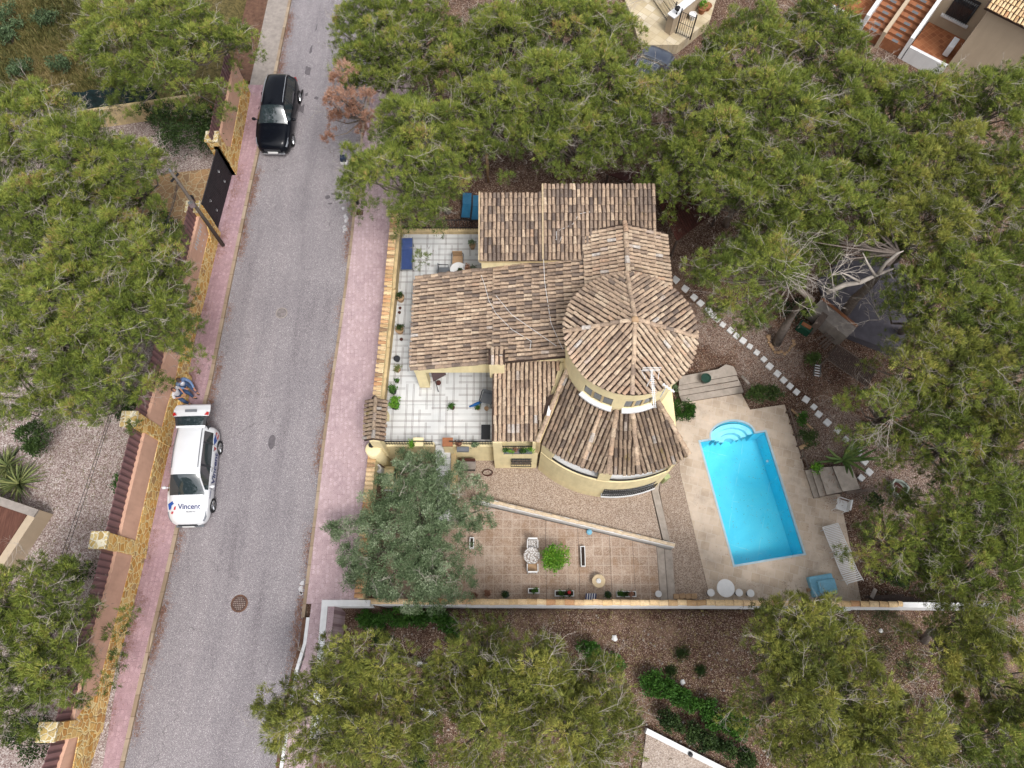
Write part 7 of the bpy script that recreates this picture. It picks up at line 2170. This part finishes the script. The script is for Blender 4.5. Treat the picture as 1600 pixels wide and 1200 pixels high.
# west of the road, from the top
T(250, 62, 145, 82, 7.5, 'broad pine at the upper left, above the cream wall with green netting')
T(50, 185, 75, 62, 7.5, 'pine at the left edge, just below the dry scrub')
T(120, 240, 78, 70, 7.8, 'pine to the lower left of the green netting wall')
T(200, 270, 62, 62, 7.0, 'pine whose crown ends left of the utility pole')
T(45, 350, 85, 80, 8.0, 'large pine on the left edge level with the driveway gate')
T(170, 395, 105, 62, 7.6, 'pine with bare grey branches left of the brown sheet fence', bare=1.6)
T(70, 500, 105, 90, 8.0, 'large yellow-green pine on the left edge above the gravel garden', bare=1.2)
T(205, 500, 90, 62, 7.4, 'pine overhanging the wall halfway down the left side', bare=1.4, bits=((292, 515, 16, 5.5), (280, 540, 14, 5.2)))
T(150, 600, 88, 58, 7.0, 'pine with bare twigs at the upper edge of the pale gravel garden', bare=1.8, dens=.8)
T(28, 605, 60, 50, 7.0, 'pine at the left edge above the round dark bush')
T(45, 955, 84, 76, 7.0, 'pine at the lower left corner beside the brown sheets')
T(98, 1045, 50, 48, 6.4, 'small pine leaning over the wall near the bottom left', bare=1.8, base=P(60, 1030, .25)[:2])
T(20, 1090, 50, 60, 6.0, 'pine in the bottom left corner')
T(112, 328, 64, 56, 7.0, 'pine between the pole and the left edge, full crown')
T(15, 270, 50, 60, 7.2, 'pine cut by the left edge, above the driveway gate level')
T(130, 450, 80, 56, 7.2, 'pine in the middle of the left grove')
T(10, 430, 44, 60, 7.2, 'pine cut by the left edge, in the middle of the left grove')
T(235, 440, 46, 44, 6.6, 'pine just left of the brown sheet fence, above the dark bush', bare=1.5)
T(120, 540, 66, 50, 6.8, 'pine of the lower left grove, nearest its centre')
T(15, 1010, 44, 60, 6.6, 'pine on the left edge near the bottom')
# east of the road, north
T(590, 50, 72, 60, 7.6, 'pine at the top beside the road')
T(598, 96, 78, 34, 7.2, 'pine reaching over the road above the dead orange branch')
T(650, 40, 60, 60, 7.8, 'pine at the top, second from the road')
T(547, 156, 32, 19, 7.0, 'dead orange-brown pine branch hanging over the road', mat='deadpine', dens=1.1, name='dead_branch', cat='dead branch', bare=.8, base=P(620, 160, 0)[:2])
T(645, 198, 62, 62, 7.8, 'pine directly below the dead orange branch')
T(632, 270, 100, 62, 7.4, 'pine overhanging the pink pavement and the upper end of the garden wall', bits=((550, 250, 20, 6.0),), base=tuple(PG(700, 330)[:2]))
T(790, 60, 70, 70, 8.0, 'pine at the top centre left, with many bare twigs', bare=1.5)
T(870, 40, 90, 60, 8.0, 'pine at the top centre')
T(770, 175, 62, 72, 7.6, 'pine above the pale lamp post')
T(850, 150, 82, 82, 8.2, 'large pine above the villa north roof', bare=1.3)
T(935, 140, 72, 90, 7.6, 'pine above the right end of the north roof', bare=1.2)
T(955, 60, 45, 60, 7.2, 'pine left of the pale yard at the top', gaps=((1010, 30, 30),))
T(1085, 150, 88, 64, 7.6, 'pine just below the dark blue car at the top', gaps=((1040, 75, 36),))
T(1120, 225, 80, 56, 7.8, 'pine below the dark blue car, nearer the villa')
T(1062, 258, 50, 40, 6.8, 'small pine tuft over the red-brown lean-to roof')
T(1170, 80, 72, 76, 8.0, 'pine right of the pale yard at the top', gaps=((1090, 15, 34),))
T(1210, 170, 88, 82, 8.2, 'large dense pine in the upper right centre')
T(1280, 60, 80, 66, 7.8, 'pine left of the terracotta terraces')
T(1320, 150, 78, 62, 7.6, 'pine below the terracotta terraces')
T(1420, 160, 86, 56, 7.6, 'pine directly below the beige townhouse wall', bare=1.4)
T(1545, 165, 80, 66, 7.6, 'pine at the upper right corner below the townhouse', bits=((1590, 105, 16, 6.4),))
T(1160, 300, 72, 44, 7.4, 'pine between the lean-to roof and the driveway')
T(1235, 290, 92, 58, 7.6, 'pine in front of the dark driveway, upper right')
T(1340, 235, 72, 58, 7.4, 'pine in the middle of the upper right grove')
T(1470, 270, 90, 70, 7.6, 'yellow-green pine in the right grove, level with the north roof', mat='pine2', tone=.02)
T(1570, 300, 72, 84, 7.6, 'pine on the right edge, level with the north roof')
pathpine = T(1175, 425, 92, 58, 7.2, 'pine overhanging the curving path of stepping stones', bare=1.5, lift=0, base=tuple(PG(1217, 535)[:2]),
  trunk=([tuple(PG(1213, 536)), tuple(P(1228, 508, -.4)), tuple(P(1245, 482, 1.4)), tuple(P(1268, 468, 3.0)), tuple(P(1235, 440, 4.8))], [.24, .21, .18, .15, .10]))
limbpine = T(1330, 345, 108, 52, 7.0, 'pine with thick exposed limbs above the dark driveway', bare=1.6, base=tuple(PG(1318, 492)[:2]), gaps=((1350, 435, 56),),
  trunk=([tuple(PG(1316, 494)), tuple(P(1335, 468, .6)), tuple(P(1355, 450, 2.6)), tuple(P(1368, 434, 4.4)), tuple(P(1388, 412, 5.6)), tuple(P(1405, 396, 6.0))], [.26, .23, .19, .15, .11, .06]))
T(1440, 360, 92, 58, 7.4, 'yellow-green pine right of the exposed limbs', mat='pine2', gaps=((1372, 398, 46),))
T(1500, 440, 100, 58, 7.4, 'pine in the right grove, level with the tower')
T(1585, 420, 60, 62, 7.4, 'pine on the right edge, level with the tower')
T(1452, 482, 50, 40, 6.6, 'small pine crown right of the dark driveway')
T(1480, 570, 92, 58, 7.2, 'yellow-tipped pine right of the slatted shelter', mat='pine2')
T(1585, 560, 62, 80, 7.4, 'pine on the right edge, level with the pool steps')
cactuspine = T(1400, 640, 84, 42, 5.8, 'sparse pine with many bare branches above the big cactus', bare=2.6, dens=.75)
T(1500, 690, 92, 54, 6.6, 'pine with bare branches right of the garden waste bag', bare=1.8, dens=.85)
T(1580, 690, 60, 72, 7.2, 'yellow-green pine on the right edge, level with the pool', mat='pine2')
T(1428, 848, 86, 60, 5.6, 'sparse dark pine to the right of the white loungers', bare=2.4, dens=.85, gaps=((1395, 912, 26), (1410, 765, 34), (1340, 915, 34)))
T(1530, 800, 94, 70, 7.0, 'pine on the right, level with the lower half of the pool', bare=1.8)
T(1540, 900, 88, 60, 6.6, 'pine covering the right end of the long white wall', bare=1.6)
T(720, 95, 40, 60, 7.2, 'narrow pine between the two leftmost crown groups at the top')
T(905, 215, 62, 42, 6.8, 'pine whose fringe hangs just above the north roof ridge', bare=1.6)
T(990, 175, 46, 70, 7.2, 'pine left of the red-brown lean-to, reaching up to the dark blue car')
T(700, 220, 34, 56, 6.6, 'slim pine between the overhanging pine and the lamp post')
T(1395, 270, 60, 60, 7.2, 'dark pine in the heart of the right grove')
T(1215, 352, 56, 32, 6.6, 'low pine crown just above the dark driveway')
T(1550, 505, 70, 50, 6.8, 'pine on the right, between the tower and pool levels')
T(1500, 620, 66, 46, 6.4, 'pine right of the sparse one above the cactus')
T(1590, 790, 40, 70, 6.6, 'pine cut by the right edge, level with the lower pool', bare=1.6)
# bottom
T(1262, 1005, 92, 66, 6.8, 'pine at the lower right whose top touches the long white wall', mat='pine2', bits=((1258, 945, 12, 4.5), (1285, 950, 14, 4.5)))
T(1235, 1090, 84, 66, 6.8, 'pine at the bottom, right of the dark hedge', mat='pine2')
T(1335, 1090, 72, 60, 6.6, 'pine at the bottom, below the weedy gap', mat='pine2')
T(1400, 1160, 96, 62, 6.8, 'pine at the bottom right centre', mat='pine2')
T(1290, 1175, 80, 50, 6.6, 'pine cut by the bottom edge, right of the pale gravel yard', mat='pine2')
T(1500, 1000, 64, 66, 6.6, 'yellow-green pine at the lower right', mat='pine2')
T(1570, 1060, 66, 90, 6.8, 'pine in the lower right corner above the last one', mat='pine2')
T(1545, 1165, 80, 56, 6.4, 'pine in the bottom right corner', bare=1.8)
T(560, 1052, 76, 60, 7.0, 'pine hiding the lower arm of the white corner wall', mat='pine2')
T(490, 1115, 72, 62, 6.8, 'pine leaning over the road at the bottom', mat='pine2', bits=((425, 1100, 16, 5.2),))
T(590, 1150, 96, 66, 7.2, 'large pine at the bottom, beside the road', mat='pine2', gaps=((690, 1160, 26),))
T(665, 1066, 46, 34, 5.8, 'small pine crown right of the short pale concrete wall', mat='pine2', dens=.8)
T(750, 1022, 60, 44, 6.2, 'pine just below the bright hedge, with a long bare branch', mat='pine2', bare=1.4)
T(820, 1062, 90, 58, 6.8, 'pine in the bottom centre, below the long wall', mat='pine2', bare=1.3)
T(770, 1130, 82, 72, 7.0, 'pine at the bottom, right of the dark hedge strip', mat='pine2', bare=1.3)
T(890, 1140, 100, 70, 7.0, 'large pine at the bottom centre, left of the pale gravel yard', mat='pine2', bare=1.3)
T(930, 1078, 64, 42, 5.8, 'pine reaching toward the bright diagonal hedge', mat='pine2', dens=.85)
# exposed bare limbs over the driveway
o = MB(); L = lambda *a: [tuple(P(*q)) for q in a]
o.tube(L((1292, 457, 4.0), (1320, 445, 4.6), (1345, 441, 4.9), (1368, 430, 5.3), (1385, 424, 5.6), (1396, 420, 6.0)), [.12, .11, .10, .085, .06, .03], 8)
o.tube(L((1368, 432, 5.3), (1356, 412, 6.0), (1348, 395, 6.6)), [.06, .04, .015], 6); o.tube(L((1372, 428, 5.4), (1385, 410, 6.0), (1402, 396, 6.6), (1412, 392, 6.8)), [.08, .065, .05, .02], 6)
o.tube(L((1345, 441, 4.9), (1325, 430, 5.5), (1312, 425, 5.8)), [.06, .04, .02], 6); o.tube(L((1388, 424, 5.6), (1396, 436, 5.7)), [.04, .02], 5)
o.build('dead_limb', MT['twig'], limbpine, smooth=True)['label'] = 'thick pale dead limbs forking over the dark driveway'
for (px, py, z, n_, par_) in ((1375, 500, 4.0, 6, limbpine), (1225, 425, 7.0, 9, pathpine), (1300, 430, 6.4, 8, pathpine), (1392, 655, 5.2, 9, cactuspine)):
    m = MB(); p = P(px, py, z)
    for _ in range(n_): twigs(m, p, Vector((random.gauss(0, 1), random.gauss(0, 1), .2)), random.uniform(.9, 1.6), .013)
    m.build('dead_spray', MT['twig'], par_)['kind'] = 'stuff'
# olive tree
def olive():
    c = P(648, 822, 1.6); b = (c.x, c.y)
    r = empty('olive_tree', 'large grey-green olive tree beside the lower end of the pink pavement', 'olive tree', (b[0], b[1], ZP), worldspace=True)
    lob = [(648, 760, 52), (690, 745, 42), (640, 720, 22), (600, 780, 42), (665, 800, 66), (720, 775, 38), (610, 830, 48), (580, 815, 26), (540, 830, 18), (560, 870, 30), (545, 895, 20), (620, 890, 58), (670, 870, 60), (700, 830, 48), (700, 905, 42), (650, 915, 42), (600, 920, 26), (755, 795, 24), (560, 880, 24), (665, 722, 16), (520, 828, 10), (680, 918, 34)]
    cen = []; dr = []; tn = []
    for px, py, rr in lob:
        z = 2.4+.5*random.random()-max(0, (math.hypot(px-650, py-825)-50)/110)*1.5
        p = P(px, py, z); s = (H-z)/(F*CT+(py-600)*ST); RR = rr*s
        for _ in range(int(14*RR*RR)+4):
            a = random.uniform(0, 6.28); q = math.sqrt(random.random())*RR; n_ = 30
            d = sph_dirs(n_, .25); cc = np.array([p.x+q*math.cos(a), p.y+q*math.sin(a), z+random.gauss(0, .18)-.5*(q/RR)**2]) + d*random.uniform(.14, .34)*rng.uniform(.5, 1.1, (n_, 1))
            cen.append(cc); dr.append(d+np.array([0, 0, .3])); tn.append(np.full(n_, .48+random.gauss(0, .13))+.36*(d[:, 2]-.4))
    V, Fc, T_ = blades(np.concatenate(cen), np.concatenate(dr), .10, .026, np.concatenate(tn), 12, .6, rad=.05, leaf=True)
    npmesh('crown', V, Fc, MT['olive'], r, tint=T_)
    m = MB(); m.tube([(b[0], b[1], ZP-.2), (b[0]+.1, b[1], -1.2), (b[0], b[1]+.1, -.3)], [.3, .22, .2], 9)
    for px, py, rr in lob: e = P(px, py, 1.8); m.tube([(b[0], b[1]+.1, -.3), ((b[0]+e.x)/2, (b[1]+e.y)/2, .8), e], [.1, .06, .02], 5, cap=False)
    m.build('trunk', MT['bark'], r, smooth=True)
    m = MB()
    for _ in range(26):
        px, py, rr = random.choice(lob); e = P(px+random.uniform(-.5, .5)*rr, py+random.uniform(-.5, .5)*rr, 2.6); twigs(m, e, Vector((random.gauss(0, 1), random.gauss(0, 1), .3)), .5, .01)
    m.build('bare_twigs', MT['twig'], r)['kind'] = 'stuff'
olive()
# shrubs
def bush(px, py, rpx, rpy, h, mat, lb, n=3000, cat='bush', size=.09, group=None, lumps=10, z=None, W=.06, tone=.5):
    g_ = PG(px, py, h*.6) if z is None else P(px, py, z); s = (H-g_.z)/(F*CT+(py-600)*ST)
    return leafy('bush' if cat == 'bush' else cat.replace(' ', '_'), lb, cat, tuple(g_), (rpx*s*.92, rpy*s*.92, h), n, mat, size, W, lumps, group, tone=tone)
bush(300, 205, 62, 55, 1.9, 'shrub', 'large dark oleander against the stone wall at the upper left', 9000, lumps=20)
bush(345, 225, 28, 36, 2.2, 'shrub', 'dark shrub growing over the wall just above the driveway gate', 3600)
bush(248, 185, 26, 16, 1.5, 'shrub', 'dark low shrub right under the green netting', 1800)
bush(258, 412, 26, 24, 1.5, 'shrub', 'dark bush tucked against the brown sheet fence', 3000)
bush(262, 355, 22, 18, 1.6, 'shrub', 'green bush on the crazy paving below the pole', 1800, tone=.7)
bush(60, 687, 32, 30, 1.0, 'shrub', 'round dark green bush alone in the pale gravel garden', 4200)
bush(205, 635, 26, 28, 1.2, 'shrub', 'dark shrub against the brown sheets below the overhanging pine', 2600)
bush(185, 760, 8, 22, .5, 'hedge', 'thin weeds at the foot of the brown sheet fence', 260, tone=.3)
bush(125, 895, 26, 18, 1.0, 'shrub', 'small dark bush beside the second stone pillar from the bottom', 1500)
bush(50, 1150, 40, 40, 1.0, 'shrub', 'dark shrub left of the bottom stone pillar', 2600)
for i, (px, py, w_) in enumerate(((15, 730, 1.1), (32, 757, 1.25))):
    g_ = PG(px, py); spiky('yucca', ['upper spiky yucca at the left edge of the gravel garden', 'lower spiky yucca at the left edge of the gravel garden'][i], 'yucca', tuple(g_), w_, 90, 'agave', .075, 'yuccas at the left edge', .8)
bush(1063, 646, 20, 24, .8, 'hedge', 'round green bush between the villa and the pool deck', 3200, tone=.25, size=.07, z=ZD)
bush(1048, 607, 12, 16, .6, 'olive', 'small pale plant in the bed between the tower and the pool steps', 700)
bush(1192, 617, 32, 19, .7, 'shrub', 'wide olive-green bush above the pool', 3600, tone=.75, size=.07)
bush(1272, 563, 14, 12, .7, 'shrub', 'small yellow-green bush on the gravel left of the slatted shelter', 1100, tone=.9)
bush(1245, 488, 26, 20, 1.2, 'shrub', 'very dark bush behind the leaning pine trunk', 1800, tone=.2)
bush(1252, 655, 9, 14, .5, 'hedge', 'green plant inside the rail fence, upper', 600, tone=.5); bush(1262, 685, 16, 16, .6, 'shrub', 'green plant inside the rail fence beside the pale log', 1000, tone=.7)
bush(1272, 735, 10, 8, .5, 'citrus', 'yellow-green rosette at the head of the right-hand steps', 500, z=-2.2)
bush(1395, 905, 24, 22, 1.1, 'shrub', 'dark glossy bush behind the white loungers', 2600)
bush(1365, 782, 16, 12, .8, 'shrub', 'dark bush at the foot of the right-hand steps', 700)
# cactus
g_ = PG(1315, 720); r = empty('cactus', 'large sprawling green cactus right of the pool', 'cactus', tuple(g_), worldspace=True); m = MB()
for i in range(22):
    a = R(random.uniform(-15, 80)) if i < 15 else R(random.uniform(150, 320)); L_ = random.uniform(.7, 1.9); p = g_+Vector((0, 0, .1)); pts = [p]; d = Vector((math.cos(a), math.sin(a)*.7, random.uniform(.4, .9))).normalized()
    for k in range(4): d = (d+Vector((random.gauss(0, .12), random.gauss(0, .12), -.05))).normalized(); p = p+d*L_/4; pts.append(p)
    m.ct = random.uniform(.2, .8); m.tube(pts, [.06, .075, .075, .065, .02], 5)
m.build('cactus_arm', mk_leaf('cactus_green', [(0, GR(64,86,40)), (.5, GR(96,122,62)), (1, GR(138,156,88))]), r, tints=True)
# citrus tree in a pot
p = P(868, 873, -1.3); r = empty('citrus_tree', 'bright yellow-green potted citrus tree beside the mosaic table', 'citrus tree', (p.x, p.y, -2.05))
MB().lathe([(.16, 0), (.24, .34), (.26, .34), (.26, .4), (.2, .4)], n=18).build('pot', MT['tanpot'], r); MB().tube([(0, 0, .3), (.02, 0, .9)], .03, 6).build('trunk', MT['bark'], r)
leafy('x', '', '', (0, 0, .55), (.62, .62, .75), 4200, 'citrus', .085, .055, 18, parent=r)
m = MB(); [m.lathe([(0, -.045), (.045, 0), (0, .045)], (random.uniform(-.4, .4), random.uniform(-.4, .4), 1.25), 8) for _ in range(5)]; m.build('fruit', MT['tanpot'], r)
# hedges
HG = 'bright green hedge shrubs of the lower plot'
hx = [(575, 965), (600, 968), (625, 965), (652, 970), (676, 965), (700, 972), (712, 988)]
names = ['first from the left', 'second from the left', 'third from the left', 'in the middle', 'right of the middle', 'near the right end', 'last on the right']
for (px, py), nm in zip(hx, names): bush(px, py, 19, 17, .9, 'hedge', 'bright green shrub of the row under the long wall, '+nm, 1700, group=HG, lumps=7)
for i, (px, py) in enumerate(((925, 1018), (950, 1036), (1018, 1068), (1044, 1080), (1070, 1092), (1098, 1106), (1124, 1122), (1150, 1138))):
    bush(px, py, 27, 19, .8, 'hedge', 'bright green shrub of the diagonal hedge, '+['uppermost', 'second from the top', 'third from the top', 'fourth from the top', 'fourth from the bottom', 'third from the bottom', 'second from the bottom', 'lowest'][i], 2800, group=HG, lumps=7)
for i, (px, py) in enumerate(((1045, 1125), (1072, 1140), (1100, 1155), (1130, 1172), (1160, 1188), (660, 1160), (655, 1185))):
    bush(px, py, 22, 20, .9, 'shrub', 'dark green shrub of the lower hedge, '+['uppermost by the gravel yard', 'second by the gravel yard', 'third by the gravel yard', 'fourth by the gravel yard', 'last by the gravel yard', 'strip between two pines, upper', 'strip between two pines, lower'][i], 2400, group='dark hedge shrubs near the pale gravel yard', lumps=8, size=.075)
bush(598, 1000, 22, 18, .8, 'shrub', 'dark green shrub below the bright hedge, near the white corner wall', 1600)
bush(1470, 1150, 18, 60, .9, 'hedge', 'bright green undergrowth between the pines at the lower right', 1800, tone=.35)
# ground cover
def cover(name, lb, n, region, mat, size, hgt, k=7, tone=.5):
    cen = []; tn = []
    for _ in range(n):
        x, y, t = region(); cen.append((x, y, G(x, y)+.03)); tn.append(tone+t+random.gauss(0, .12))
    cen = np.array(cen); dr = np.zeros_like(cen); dr[:, 2] = hgt
    V, Fc, T_ = blades(cen, dr, size, size*.16, np.array(tn), k, .55, rad=.06)
    o = npmesh(name, V, Fc, MT[mat], None, tint=T_); return tag(o, lb, 'ground cover', kind='stuff')
def scrub():
    while True:
        p = PG(random.uniform(0, 215), random.uniform(0, 165))
        if random.random() < .55+.45*math.sin(p.x*1.1+2)*math.cos(p.y*.9): return p.x, p.y, .25*math.sin(p.x*.8)*math.cos(p.y*.7+1)
cover('dry_scrub', 'tangled dry grass and scrub in the upper left corner', 9000, scrub, 'grass', .42, .9)
def weeds():
    cx_, cy_, r_ = random.choice(((1390, 985, 45), (1370, 1020, 30), (1420, 1040, 30), (1065, 1020, 12), (1048, 1048, 9), (1095, 1048, 8), (1380, 955, 30)))
    p = PG(cx_+random.gauss(0, .45)*r_, cy_+random.gauss(0, .45)*r_); return p.x, p.y, 0
cover('weeds', 'low green weeds on the brown ground at the lower right', 1500, weeds, 'shrub', .12, .8, 6, .55)
for i, (px, py, rx_, ry_) in enumerate(((22, 25, 24, 26), (35, 110, 28, 20), (12, 60, 22, 20), (70, 30, 30, 16), (95, 105, 20, 14))):
    bush(px, py, rx_, ry_, .9, 'olive', ['grey-green shrub in the very top left corner', 'grey-green shrub above the leftmost pines', 'grey-green shrub on the left edge near the top', 'grey-green shrub along the top edge at the left', 'grey-green shrub among the dry brush at the upper left'][i], 1500, tone=.15, group='grey-green shrubs of the scrub')

# fallen needles and leaves
def litter(name, lb, pts, mat, size=.12, k=3, tone=.5, w=.22):
    cen = np.array(pts); dr = rng.normal(0, 1, cen.shape); dr[:, 2] = .05
    V, Fc, T_ = blades(cen, dr, size, size*w, np.full(len(cen), tone), k, .25, rad=.05)
    V[:, 2] = np.maximum(V[:, 2], np.repeat(cen[:, 2], k*3)+.002)
    o = npmesh(name, V, Fc, MT[mat], None, tint=T_); return tag(o, lb, 'fallen needles', kind='stuff')
def along(f, ya, yb, n, off, z, sp):
    out = []
    while len(out) < n:
        y = random.uniform(ya, yb)
        if math.sin(y*1.7)+math.sin(y*.61+1)+random.gauss(0, .6) < .2: continue
        out.append((f(y)+off+abs(random.gauss(0, sp))*(1 if off > 0 else -1), y, z))
    return out
litter('kerb_litter', 'brown needles and dirt gathered along the left kerb of the road', along(kl, -5, 38, 2600, .02, .003, .16), 'deadpine', .09, tone=.1)
litter('kerb_litter', 'brown needles and dirt gathered along the right kerb of the road', along(kr, -5, 38, 2400, -.02, .003, .14), 'deadpine', .09, tone=.1)
litter('pavement_litter', 'scattered needles on the left pavement along the foot of the wall', along(wl, -5, 28, 1400, .04, ZK+.003, .22), 'deadpine', .08, tone=.15)
pts = []
while len(pts) < 900:
    q = P(random.uniform(1065, 1340), random.uniform(625, 938), ZD+.004)
    if q.x > 14 or q.y < 3.2 or q.y > 12 or random.random() < .25: pts.append(tuple(q))
litter('deck_litter', 'fine brown needles scattered on the pool deck', pts, 'deadpine', .07, 2, .1)
pts = [tuple(P(random.uniform(760, 1590), random.uniform(950, 1190), -2.05)) for _ in range(3800)]
pts = [(x, y, G(x, y)+.035) for x, y, z in pts]
litter('needle_litter', 'dead needles and leaves spread over the brown plot below the long wall', pts, 'grass', .13, 3, .7, .18)
pts = [PG(random.uniform(1040, 1420), random.uniform(430, 800)) for _ in range(3200)]
litter('needle_litter', 'dead needles and leaves spread over the garden right of the villa', [(q.x, q.y, q.z+.035) for q in pts if q.x > 14.8 or q.y > 12.6], 'deadpine', .12, 3, .15, .18)
pts = [PG(random.uniform(60, 240), random.uniform(640, 880)) for _ in range(900)]
litter('needle_litter', 'scattered needles on the pale gravel garden on the left', [(q.x, q.y, q.z+.035) for q in pts], 'grass', .11, 3, .5, .18)
pts = [tuple(P(random.uniform(1105, 1225), random.uniform(690, 860), ZD-.06)) for _ in range(46)]
litter('floating_leaves', 'a few dark leaves floating on the pool', pts, 'shrub', .05, 1, .2, .5)
